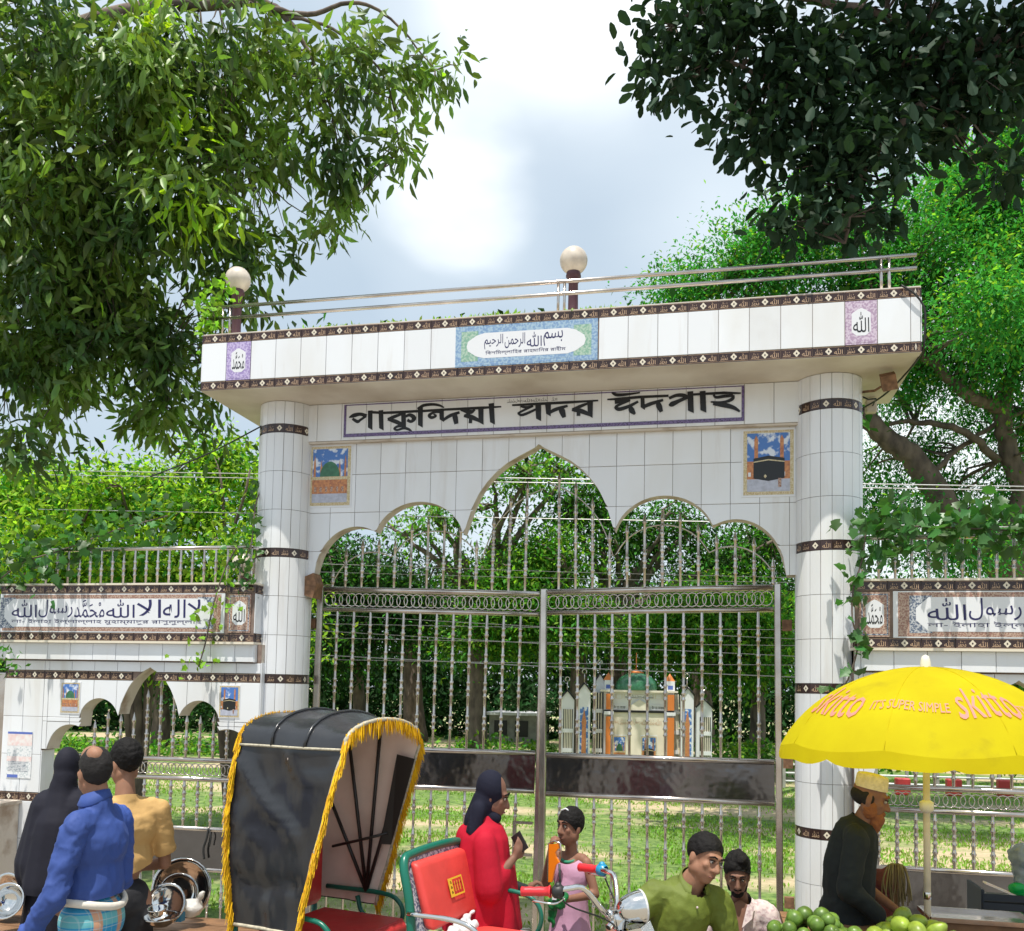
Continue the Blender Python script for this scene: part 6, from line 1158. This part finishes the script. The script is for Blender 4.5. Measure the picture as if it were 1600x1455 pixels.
for sg in (1, -1):
    y = sg*.315
    MB().tube(crv([(-.22, y, .90), (.14, y, .90), (.24, y, .87), (.27, y, .81), (.24, y, .755), (.14, y, .745), (.02, y, .78), (-.02, y, .87)], 5), .013, 8).build('armrest', ['green_paint'], RK)
    MB().tube([(-.30, y, .10), (-.30, y, .95)], .016, 8).build('frame_post', ['green_paint'], RK)
    MB().tube([(-.34, sg*.25, .38), (1.0, sg*.20, .40)], .018, 8).build('chassis_bar', ['green_paint'], RK)
MB().box(-.27, .32, -.30, .30, .64, .70).build('seat_box', ['green_paint'], RK); MB().box(.15, .62, -.28, .28, .40, .425).build('foot_board', ['steel'], RK)
# driver's seat
DX = .80; SY = -.04
cushion(DX-.04, DX+.36, -.30, .24, .74, .84, 'driver_seat', 'seat_red_lt', .035); 
q = MB().ebox((DX-.085, -.03, 1.06), Vector((.026, 0, -.004)), Vector((0, .235, 0)), Vector((-.045, 0, .145))).build('driver_backrest', ['seat_red_lt'], RK); bv = q.modifiers.new('b', 'BEVEL'); bv.width = .022; bv.segments = 3; q.data.polygons.foreach_set('use_smooth', [True]*6)
q2 = MB().ebox((DX-.125, -.03, 1.07), Vector((.012, 0, -.002)), Vector((0, .26, 0)), Vector((-.047, 0, .165))).build('backrest_shell', ['grey_print'], RK)
b = MB(); fx = DX-.055
yy = lambda y, z: (DX-.062+.0-(z-1.06)*.30+.006, y, z)
for (a, c, d, e) in ((-.06, .075, 1.02, 1.028), (-.06, .075, 1.095, 1.103), (-.06, -.052, 1.028, 1.095), (.067, .075, 1.028, 1.095)): b.add([yy(a, d), yy(c, d), yy(c, e), yy(a, e)], [(0, 1, 2, 3)], 0)
b.add([yy(-.052, 1.028), yy(-.022, 1.028), yy(-.022, 1.095), yy(-.052, 1.095)], [(0, 1, 2, 3)], 0)
for zz in (1.04, 1.062, 1.084): b.add([yy(-.046, zz-.006), yy(-.028, zz-.006), yy(-.034, zz+.006), yy(-.042, zz+.006)], [(0, 1, 2, 3)], 1)
for j, yq in enumerate((-.005, .018, .042)): b.add([yy(yq-.003, 1.04), yy(yq+.003, 1.04), yy(yq+.006, 1.085), yy(yq+.001, 1.085)], [(0, 1, 2, 3)], 0)
b.v = [(x+.006, y, z) for x, y, z in b.v]; b.build('seat_emblem', ['yellow_print', 'ink'], RK)
MB().tube(crv([(DX-.08, -.325, .62), (DX-.10, -.325, 1.0), (DX-.155, -.30, 1.20), (DX-.165, -.20, 1.235), (DX-.165, .15, 1.235), (DX-.155, .25, 1.20), (DX-.10, .27, 1.0), (DX-.08, .27, .62)], 5), .021, 8).build('seat_frame', ['green_paint'], RK)
for y in (-.345, .29): MB().tube(crv([(DX-.10, y, 1.00), (DX+.12, y, 1.00), (DX+.23, y, .97), (DX+.27, y, .90), (DX+.25, y, .82), (DX+.18, y, .78)] + ([(DX-.08, y, .78)] if y > 0 else [(DX+.20, y, .70)]), 5), .0115, 8).build('armrest', ['chrome' if y < 0 else 'green_paint'], RK)
MB().box(DX-.08, DX+.36, -.30, .26, .66, .735).build('seat_box', ['green_paint'], RK); MB().box(DX-.05, DX+.3, -.25, .22, .38, .66).build('battery_box', ['dark_metal'], RK)
# handlebar, headlight, fork
HX = 1.53
MB().tube(crv([(HX-.17, -.285, 1.158), (HX-.11, -.245, 1.17), (HX-.06, -.20, 1.165), (HX-.01, -.10, 1.06), (HX, 0, 1.02), (HX-.01, .09, 1.06), (HX-.05, .17, 1.15), (HX-.10, .20, 1.165), (HX-.16, .255, 1.158)], 6), .0125, 10).build('handlebar', ['chrome'], RK)
for sg in (-1, 1):
    tip, br = (Vector((HX-.30, -.315, 1.150)), Vector((HX-.17, -.285, 1.158))) if sg < 0 else (Vector((HX-.27, .30, 1.150)), Vector((HX-.16, .255, 1.158)))
    d = (br-tip)
    MB().lathe([(.001, 0), (.017, .001), (.021, .004), (.019, .02), (.0205, .04), (.0185, .06), (.0205, .08), (.0185, .10), (.021, .118), (.026, .121), (.026, .128)], tip, 12, 0, d.to_track_quat('Z', 'Y').to_matrix()).build('grip', ['plastic_red'], RK)
    c_ = br+d.normalized()*.025; MB().lathe([(.02, -.024), (.028, -.016), (.030, .012), (.02, .024)], c_, 10, 0, d.to_track_quat('Z', 'Y').to_matrix()).ball(c_+Vector((0, 0, .022)), .018, 8).build('switch_box', ['cable' if sg < 0 else 'plastic_blue'], RK)
    MB().tube(crv([c_+Vector((.02, -sg*.02, -.03)), c_+Vector((0, sg*.05, -.04)), c_+Vector((-.09, sg*.06, -.035))], 4), .005, 6).build('brake_lever', ['chrome'], RK)
    MB().tube(crv([c_, c_+Vector((.04, -sg*.03, -.06)), (HX+.02, sg*.06, 1.0), (HX+.05, 0, .87)], 5), .004, 5).build('cable', ['cable'], RK)
MB().tube([(HX-.14, -.27, 1.17), (HX-.15, -.26, 1.27)], .005, 6).build('mirror_stem', ['cable'], RK)
MB().lathe([(.035, -.03), (.04, 0), (.045, .03), (.03, .035)], (HX+.03, 0, 1.0), 10).ball((HX+.0, -.035, 1.03), .024, 10).ball((HX+.05, .04, 1.0), .022, 10).tube([(HX+.0, -.06, .98), (HX+.04, .06, 1.05)], .014, 8).tube([(HX-.02, .05, .97), (HX+.06, -.05, .95)], .011, 8).build('steering_clamp', ['chrome'], RK)
hm = Vector((.80, .62, .12)).to_track_quat('Z', 'Y').to_matrix()
h_ = MB().lathe([(.002, -.080), (.025, -.076), (.048, -.055), (.062, -.025), (.070, .01), (.072, .03)], (HX+.10, .0, 1.065), 22, 0, hm).build('headlight', ['chrome'], RK)
MB().lathe([(.072, .03), (.075, .034), (.070, .040), (.04, .050), (.001, .053)], (HX+.10, 0, 1.065), 22, 0, hm).build('headlight_lens', ['clear_plastic'], h_)
MB().ebox((HX+.10, .0, .955), Vector((.06, 0, .02)), Vector((0, .07, 0)), Vector((-.012, 0, .025))).build('headlight_cowl', ['chrome'], RK); 
MB().tube([(HX+.02, 0, 1.03), (HX+.12, 0, .55)], .020, 10).build('steering_column', ['chrome'], RK)
for sg in (-1, 1): MB().tube([(HX+.12, sg*.055, .60), (HX+.20, sg*.055, .28)], .014, 8).build('fork_leg', ['chrome'], RK)
def wheel(x, y, r):
    ro = Matrix.Rotation(R(90), 3, 'X'); w = MB().tube([(x+r*math.cos(a), y, r+r*math.sin(a)*.985) for a in np.linspace(0, 2*math.pi, 28, endpoint=False)], .026, 8, closed=True).build('wheel', ['rubber'], RK)
    b = MB().tube([(x+(r-.035)*math.cos(a), y, r+(r-.035)*math.sin(a)) for a in np.linspace(0, 2*math.pi, 28, endpoint=False)], .012, 6, closed=True).build('rim', ['chrome'], w)
    b = MB(); 
    for k in range(14): a = 2*math.pi*k/14; b.tube([(x, y, r), (x+(r-.035)*math.cos(a), y, r+(r-.035)*math.sin(a))], .003, 4)
    b.tube([(x, y-.05, r), (x, y+.05, r)], .025, 8); b.build('spokes', ['chrome'], w)
for a in ((-.05, -.40, .30), (-.05, .40, .30), (HX+.20, 0, .27)): wheel(*a)
MB().tube([(-.05, -.40, .30), (-.05, .40, .30)], .018, 8).build('axle', ['dark_metal'], RK)
t = thing('plastic_wrap', 'crumpled clear plastic wrap lying on the front red seat', 'plastic wrap', (0, 0, 0)); w0 = RK.matrix_world if False else (Matrix.Translation((O0.x, O0.y, 0)) @ Matrix.Rotation(PH, 4, 'Z'))
o = blob('sheet', [('c', w0 @ Vector((DX+.0, -.30, .86)), .018, w0 @ Vector((DX+.05, .0, .89)), .028), ('c', w0 @ Vector((DX+.02, -.15, .88)), .03, w0 @ Vector((DX+.0, .08, .93)), .012)], .008, t, 'clear_plastic', 1, lambda p: .015*noise.noise(p*28))
# ------------------------------------------------------------------ umbrella
mat('umbrella_yellow', (.74, .66, .012), .8, spec=.2, col2=(.66, .56, .01), vscale=3, trans=.5); mat('umbrella_pink', (.78, .30, .26), .6, trans=.3); mat('pole_cream', (.66, .58, .46), .5, var=.3, vscale=8); mat('ivory', (.72, .68, .55), .4)
U0 = atd(1446, 1040, 4.6); U = thing('parasol', 'large yellow parasol with pink print over the fruit stall', 'parasol', (U0.x, U0.y, 0), 0, local=True); UR, UT = .705, 2.15; NP = 8
def dome(a, r, off=0):
    """a azimuth, r 0..1"""
    sc_ = 1-.018*(1-abs(math.cos(a*NP/2+.3)))*r; z = UT-.40*(1-math.sqrt(max(0, 1-(r*.93)**2)))/.63*.98-.022*r*abs(math.sin(a*NP/2+.3+math.pi/2)); rr = UR*r*sc_; n = Vector((math.cos(a)*r, math.sin(a)*r, 1.1)).normalized(); return Vector((rr*math.cos(a), rr*math.sin(a), z))+n*off
nA = 96; rs = np.linspace(0.001, 1, 18)
v = [dome(2*math.pi*j/nA, r) for r in rs for j in range(nA)]; f = [(i*nA+j, i*nA+(j+1) % nA, (i+1)*nA+(j+1) % nA, (i+1)*nA+j) for i in range(17) for j in range(nA)]
cn = MB().add(v, f, 0, True).build('canopy', ['umbrella_yellow'], U)
v = []
for k in range(4):
    for j in range(nA):
        a = 2*math.pi*j/nA; e = dome(a, 1); ph_ = (a*NP/2+.3)/math.pi % 1; dp = (.018+.060*math.sin(math.pi*ph_)**.3+.012*noise.noise(Vector((a*4, 1, 0))))*k/3; v.append(Vector((e.x*(1+.012*k/3), e.y*(1+.012*k/3), e.z-dp)))
MB().add(v, [(i*nA+j, i*nA+(j+1) % nA, (i+1)*nA+(j+1) % nA, (i+1)*nA+j) for i in range(3) for j in range(nA)], 0, True).build('valance', ['umbrella_yellow'], U)
MB().lathe([(.028, UT-.01), (.024, UT+.03), (.016, UT+.055), (.001, UT+.062)], (0, 0, 0), 14).build('finial', ['ivory'], U)
MB().tube([(0, 0, 0), (0, 0, UT-.02)], .017, 10).build('pole', ['pole_cream'], U); MB().lathe([(.018, 1.42), (.034, 1.43), (.034, 1.47), (.018, 1.48)], (0, 0, 0), 12).build('collar', ['ivory'], U)
MB().lathe([(.0185, .99), (.0195, .995), (.0195, 1.02), (.0185, 1.025)], (0, 0, 0), 12).build('clamp', ['chrome'], U)
MB().tube([(0, 0, .0), (0, 0, .05)], .16, 16).build('foot', ['concrete'], U)
streaks(M['umbrella_yellow'], (.30, .22, .02), (5, 5, 5), .5, .58, .75)
for k in range(NP): a_ = (k*math.pi-.3-math.pi/2)*2/NP; MB().tube([dome(a_, r, .001) for r in np.linspace(.03, 1, 10)], .0016, 4).build('seam', ['umbrella_yellow'], cn)
for k in range(NP): a = (k*math.pi-.3-math.pi/2)*2/NP; p = [dome(a, r, -.012) for r in (.04, .3, .6, .98)]; MB().tube(p, .005, 5).build('rib', ['white_paint'], U); MB().tube([(0, 0, UT-.42), dome(a, .55, -.014)], .005, 5).build('stretcher', ['white_paint'], U)
cv = math.atan2(CP.y-U0.y, CP.x-U0.x)   # the side of the umbrella that faces the street
def wrap(t_, a0, a1, r0, r1, tilt=0):
    import bmesh; g = MB(); g.glyph(t_, 0, 0, 1, 1, 0, 0, keep=False); me = g.mesh('t', []); bm = bmesh.new(); bm.from_mesh(me); bmesh.ops.triangulate(bm, faces=bm.faces[:])
    for _ in range(4): bmesh.ops.subdivide_edges(bm, edges=[q_ for q_ in bm.edges if (q_.verts[0].co-q_.verts[1].co).length > (.06 if len(t_) > 8 else .12)], cuts=1)
    bmesh.ops.triangulate(bm, faces=bm.faces[:]); b = MB(); bm.verts.index_update(); b.add([v_.co for v_ in bm.verts], [[v_.index for v_ in f_.verts] for f_ in bm.faces]); bm.free(); Vn = []
    for x, y, z in b.v: a = a0+(a1-a0)*x; Vn.append(dome(a, r1+(r0-r1)*(z+tilt*x), .005))
    b.v = Vn; return b
for i, (txt, a0, a1, r0, r1) in enumerate((("skitto", -1.10, -.52, .62, .85), ("IT'S SUPER SIMPLE", -.44, .18, .73, .80), ("skitto", .24, .76, .60, .84), ("IT'S SUPER SIMPLE", .75, 1.35, .745, .80))):
    q = wrap(txt, cv+a0, cv+a1, r0, r1); q.build('print', ['umbrella_pink'], U)
# ------------------------------------------------------------------ stalls
mat('guava', (.13, .24, .035), .4, var=.45, vscale=30, objrand=.25); mat('mango', (.30, .42, .05), .4, var=.35, vscale=24, objrand=.2); mat('crate_blue', (.006, .014, .03), .5); mat('maroon_cloth', (.14, .03, .03), .9, var=.4, vscale=14, bump=.01, bscale=20); mat('beans', (.25, .20, .09), .8, island=.4); mat('crate_grey', (.20, .24, .28), .2, bump=.01, bscale=18); mat('bag_green', (.005, .42, .09), .3, bump=.01, bscale=20, trans=.3)
st0 = atd(1420, 1470, 4.25); TZ = .885
t = thing('fruit_cart', 'wooden fruit cart under the yellow parasol', 'cart', (st0.x, st0.y, 0)); X0, X1, Y0, Y1 = st0.x-.55, st0.x+1.1, st0.y-.35, st0.y+.42
for k in range(6): MB().box(X0, X1, Y0+k*(Y1-Y0)/6+.003, Y0+(k+1)*(Y1-Y0)/6-.003, TZ-.06, TZ-.03+.002*(k % 2)).build('plank', ['wood'], t)
for x in (X0+.05, X1-.05):
    for y in (Y0+.05, Y1-.05): MB().box(x-.03, x+.03, y-.03, y+.03, 0, TZ-.06).build('leg', ['wood'], t)
def heap(name, label, cat, grp, c, rx, ry, n, rad, mesh, base, seed, sq=1.0):
    rg = random.Random(seed); placed = []
    for k in range(4000):
        if len(placed) >= n: break
        a, u = rg.uniform(0, 2*math.pi), math.sqrt(rg.random()); x, y = c[0]+rx*u*math.cos(a), c[1]+ry*u*math.sin(a); z = base+rad
        for (px, py, pz) in placed:
            d2 = (x-px)**2+(y-py)**2
            if d2 < (1.85*rad)**2: z = max(z, pz+math.sqrt((1.85*rad)**2-d2))
        if z < base+rad*(1.6+2.6*(1-u)): placed.append((x, y, z))
    pos = ['at the front edge of the heap', 'on the far side of the heap', 'at the pole side of the heap', 'in the middle of the heap', 'on top of the heap']
    for k, p in enumerate(placed):
        o = bpy.data.objects.new(name, mesh); COL.objects.link(o); o.location = p; o.rotation_euler = (rg.uniform(0, 6), rg.uniform(-.6, .6), rg.uniform(0, 6)); s_ = rg.uniform(.88, 1.12); o.scale = (s_,)*3; 
    zs = sorted(p[2] for p in placed)
    tops = [o for o in COL.objects if o.name.split('.')[0] == name]; tops.sort(key=lambda o: -o.location.z)
    for k, o in enumerate(tops):
        u = (o.location.x-c[0])/rx; v_ = (o.location.y-c[1])/ry; r_ = math.hypot(u, v_)
        w1 = 'topmost' if k == 0 else 'upper layer' if k < len(tops)//3 else 'bottom layer'; w2 = 'near the centre' if r_ < .45 else ('at the street side' if v_ < -.4 else 'at the wall side' if v_ > .4 else 'at the pillar side' if u < 0 else 'at the pole side')
        tag(o, f'{label}, {w1}, {w2}', cat, grp)
gm_ = MB().lathe([(.001, -.037), (.018, -.034), (.032, -.018), (.037, 0), (.033, .018), (.02, .034), (.008, .038), (.001, .034)], (0, 0, 0), 14).mesh('guava', ['guava'])
mg_ = MB().lathe([(.001, -.052), (.022, -.046), (.036, -.022), (.040, .004), (.034, .028), (.020, .048), (.007, .060), (.001, .058)], (0, 0, 0), 14).mesh('green_mango', ['mango'])
g0 = atd(1272, 1448, 4.2); heap('guava', 'dark green guava heaped by the capped seller', 'guava', 'guavas heaped on the cart', (g0.x, g0.y), .19, .17, 60, .036, gm_, TZ-.03, 1)
g0 = atd(1425, 1448, 4.15); heap('green_mango', 'pale green mango heaped by the parasol pole', 'mango', 'green mangoes heaped on the cart', (g0.x, g0.y), .16, .15, 34, .041, mg_, TZ-.03, 2)
p = atd(1525, 1436, 4.5); t = thing('tray', 'flat steel tray on the cart behind the mangoes', 'tray', (p.x, p.y, TZ)); b = MB().box(p.x-.24, p.x+.24, p.y-.12, p.y+.12, p.z, p.z+.006)
for a in ((-.24, .24, -.125, -.115), (-.24, .24, .115, .125), (-.245, -.235, -.125, .125), (.235, .245, -.125, .125)): b.box(p.x+a[0], p.x+a[1], p.y+a[2], p.y+a[3], p.z, p.z+.022)
b.build('pan', ['steel'], t); MB().box(p.x-.23, p.x+.23, p.y-.11, p.y+.11, TZ-.03, p.z).build('riser', ['wood'], t)
p = atd(1575, 1412, 4.9); t = thing('crate', 'dark blue slatted plastic crate behind the steel tray', 'crate', (p.x, p.y, .86)); 
for k in range(4): MB().box(p.x-.16, p.x+.24, p.y-.13, p.y-.12, p.z-.10+k*.045, p.z-.065+k*.045).build('slat', ['crate_blue'], t)
for x in (-.16, .24): MB().box(p.x+x-.008, p.x+x+.008, p.y-.125, p.y+.14, p.z-.12, p.z+.09).build('side_panel', ['crate_blue'], t)
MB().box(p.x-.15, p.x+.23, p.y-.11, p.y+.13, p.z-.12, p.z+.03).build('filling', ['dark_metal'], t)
blobt = thing('plastic_bag', 'bright green plastic bag lying on the blue crate', 'bag', (p.x, p.y, p.z)); o = blob('bag', [('c', (.02, -.05, .09), .03, (.12, -.05, .07), .045), ('c', (.10, -.06, .08), .035, (.24, -.04, .05), .04)], .009, blobt, 'bag_green', 1, lambda q: .018*noise.noise(q*22))
cb = thing('cardboard', 'torn pink and white cardboard flap stuck in the blue crate', 'cardboard', (p.x, p.y, p.z)); MB().ebox(p+Vector((-.04, -.05, .08)), Vector((.09, 0, -.035)), Vector((0, .03, 0)), Vector((.002, 0, .004))).build('flap', ['paper_pink'], cb)
p = atd(1592, 1338, 4.9); t = thing('wrapped_bundle', 'clear plastic wrapped bundle at the right edge above the crate', 'bundle', tuple(p)); o = blob('wrap', [('e', (.03, 0, 0), (.09, .07, .07)), ('c', (.0, 0, -.02), .04, (.04, 0, -.28), .05)], .009, t, 'crate_grey', 1, lambda q: .012*noise.noise(q*30+Vector((3, 0, 0))))
p = atd(1377, 1378, 5.0); t = thing('cloth_heap', 'dark maroon cloth heaped on a sack beside the seller', 'cloth', (p.x, p.y, p.z)); o = blob('cloth', [('e', (0, 0, 0), (.085, .08, .07)), ('c', (.02, 0, .03), .05, (.03, 0, .085), .012), ('e', (-.02, 0, -.20), (.14, .12, .16)), ('e', (-.02, 0, -.6), (.16, .14, .32))], .010, t, 'maroon_cloth', 2, lambda q: .022*noise.noise(q*13))
p = atd(1400, 1365, 4.85); t = thing('bean_bunch', 'bunch of dry yard-long beans hanging beside the maroon cloth', 'beans', tuple(p)); b = MB(); rg = random.Random(3)
for k in range(34): a = rg.uniform(-1, 1); b.tube(crv([(p.x+a*.02, p.y+rg.uniform(-.02, .02), p.z+.05), (p.x+a*.05, p.y-.03, p.z+.04+rg.uniform(-.01, .01)), (p.x+a*.075, p.y-.04+rg.uniform(-.02, .02), p.z-.04), (p.x+a*.07+rg.uniform(-.02, .02), p.y-.03, p.z-rg.uniform(.10, .17))], 3), .0035, 4)
b.build('beans', ['beans'], t); MB().tube([(p.x, p.y, p.z-.9), (p.x, p.y, p.z+.05)], .012, 6).build('stake', ['wood'], t)
# left stall with steel utensils
sp = atd(60, 1450, 4.75); TZ2 = atd(60, 1440, 4.75).z-.01; t = thing('utensil_table', 'low wooden table of steel utensils behind the blue-shirted man', 'table', (sp.x+.5, sp.y, 0)); X0, X1, Y0, Y1 = sp.x-.5, sp.x+1.25, sp.y-.22, sp.y+.35
for k in range(4): MB().box(X0, X1, Y0+k*(Y1-Y0)/4+.003, Y0+(k+1)*(Y1-Y0)/4-.003, TZ2-.035, TZ2).build('plank', ['wood'], t)
for x in (X0+.05, X1-.05):
    for y in (Y0+.05, Y1-.05): MB().box(x-.03, x+.03, y-.03, y+.03, 0, TZ2-.035).build('leg', ['plastic_red' if x > X0+.5 else 'wood'], t)
def bowl(name, label, cat, c, r, h, rx=0, rz=0, plate=False):
    pr = [(.001, 0), (r*.45, .0), (r*.52, h*.1), (r*.85, h*.6), (r*.97, h), (r*1.06, h+.004), (r*1.06, h+.008), (r*.95, h+.006), (r*.82, h*.62), (r*.48, h*.14), (.001, h*.1)] if not plate else [(.001, 0), (r*.25, 0), (r*.27, h*.12), (r*.45, h*.12), (r*.47, h*.22), (r*.66, h*.24), (r*.70, h*.5), (r*.86, h*.8), (r, h), (r*1.02, h+.005), (r*.98, h+.009), (r*.84, h*.95), (r*.64, h*.4), (.001, h*.35)]
    o = MB().lathe(pr, (0, 0, 0), 30).mesh(name, ['chrome']); ob = bpy.data.objects.new(name, o); COL.objects.link(ob); ob.location = c; ob.rotation_euler = (R(rx), 0, R(rz)); return tag(ob, label, cat, 'steel utensils on the stall')
D_ = 4.85
bowl('bowl', 'large upright steel basin leaning at the left edge of the utensil table', 'bowl', atd(25, 1402, D_), .115, .07, 75, -10)
bowl('bowl', 'deep steel bowl with dark mouth tipped towards the street, nearest the picture edge', 'bowl', atd(22, 1412, 4.6), .085, .08, 68, 12)
bowl('bowl', 'wide steel basin half hidden by the black abaya', 'bowl', atd(88, 1365, 5.0), .14, .09, 80, 8)
bowl('bowl', 'small steel bowl upside down under the wide basin', 'bowl', atd(70, 1420, 4.7), .07, .05, 180, 0)
bowl('plate', 'large shiny steel dish standing behind the mustard T-shirt', 'plate', atd(289, 1388, 5.0), .165, .05, 82, 10, True)
bowl('plate', 'flat ridged steel plate standing in front of the large dish', 'plate', atd(281, 1396, 4.85), .105, .02, 80, 14, True)
bowl('plate', 'medium steel plate beside the hand of the man in mustard', 'plate', atd(263, 1412, 4.6), .10, .03, 74, 10, True)
bowl('bowl', 'small steel bowl below the hand of the man in mustard', 'bowl', atd(246, 1432, 4.35), .045, .035, 8, 0)
bowl('bowl', 'shallow steel bowl on the table edge under the small bowl', 'bowl', atd(252, 1446, 4.45), .085, .04, 4, 0)
p = atd(300, 1412, 4.75); t = thing('plastic_bag', 'crumpled white plastic bag behind the steel plates', 'bag', tuple(p)); mat('bag_white', (.72, .70, .68), .4, bump=.01, bscale=24, trans=.3); o = blob('bag', [('e', (.0, 0, -.02), (.07, .05, .045)), ('c', (.03, 0, 0), .025, (.065, 0, .06), .012), ('c', (-.04, 0, -.03), .03, (-.12, 0, -.06), .025)], .008, t, 'bag_white', 1, lambda q: .018*noise.noise(q*24))
p = atd(281, 1430, 4.6); tag(MB().bbox(p.x-.02, p.x+.02, p.y-.02, p.y+.02, p.z-.03, p.z+.015, .003).build('soap_box', ['plastic_blue']), 'tiny turquoise box beside the steel bowls', 'box')
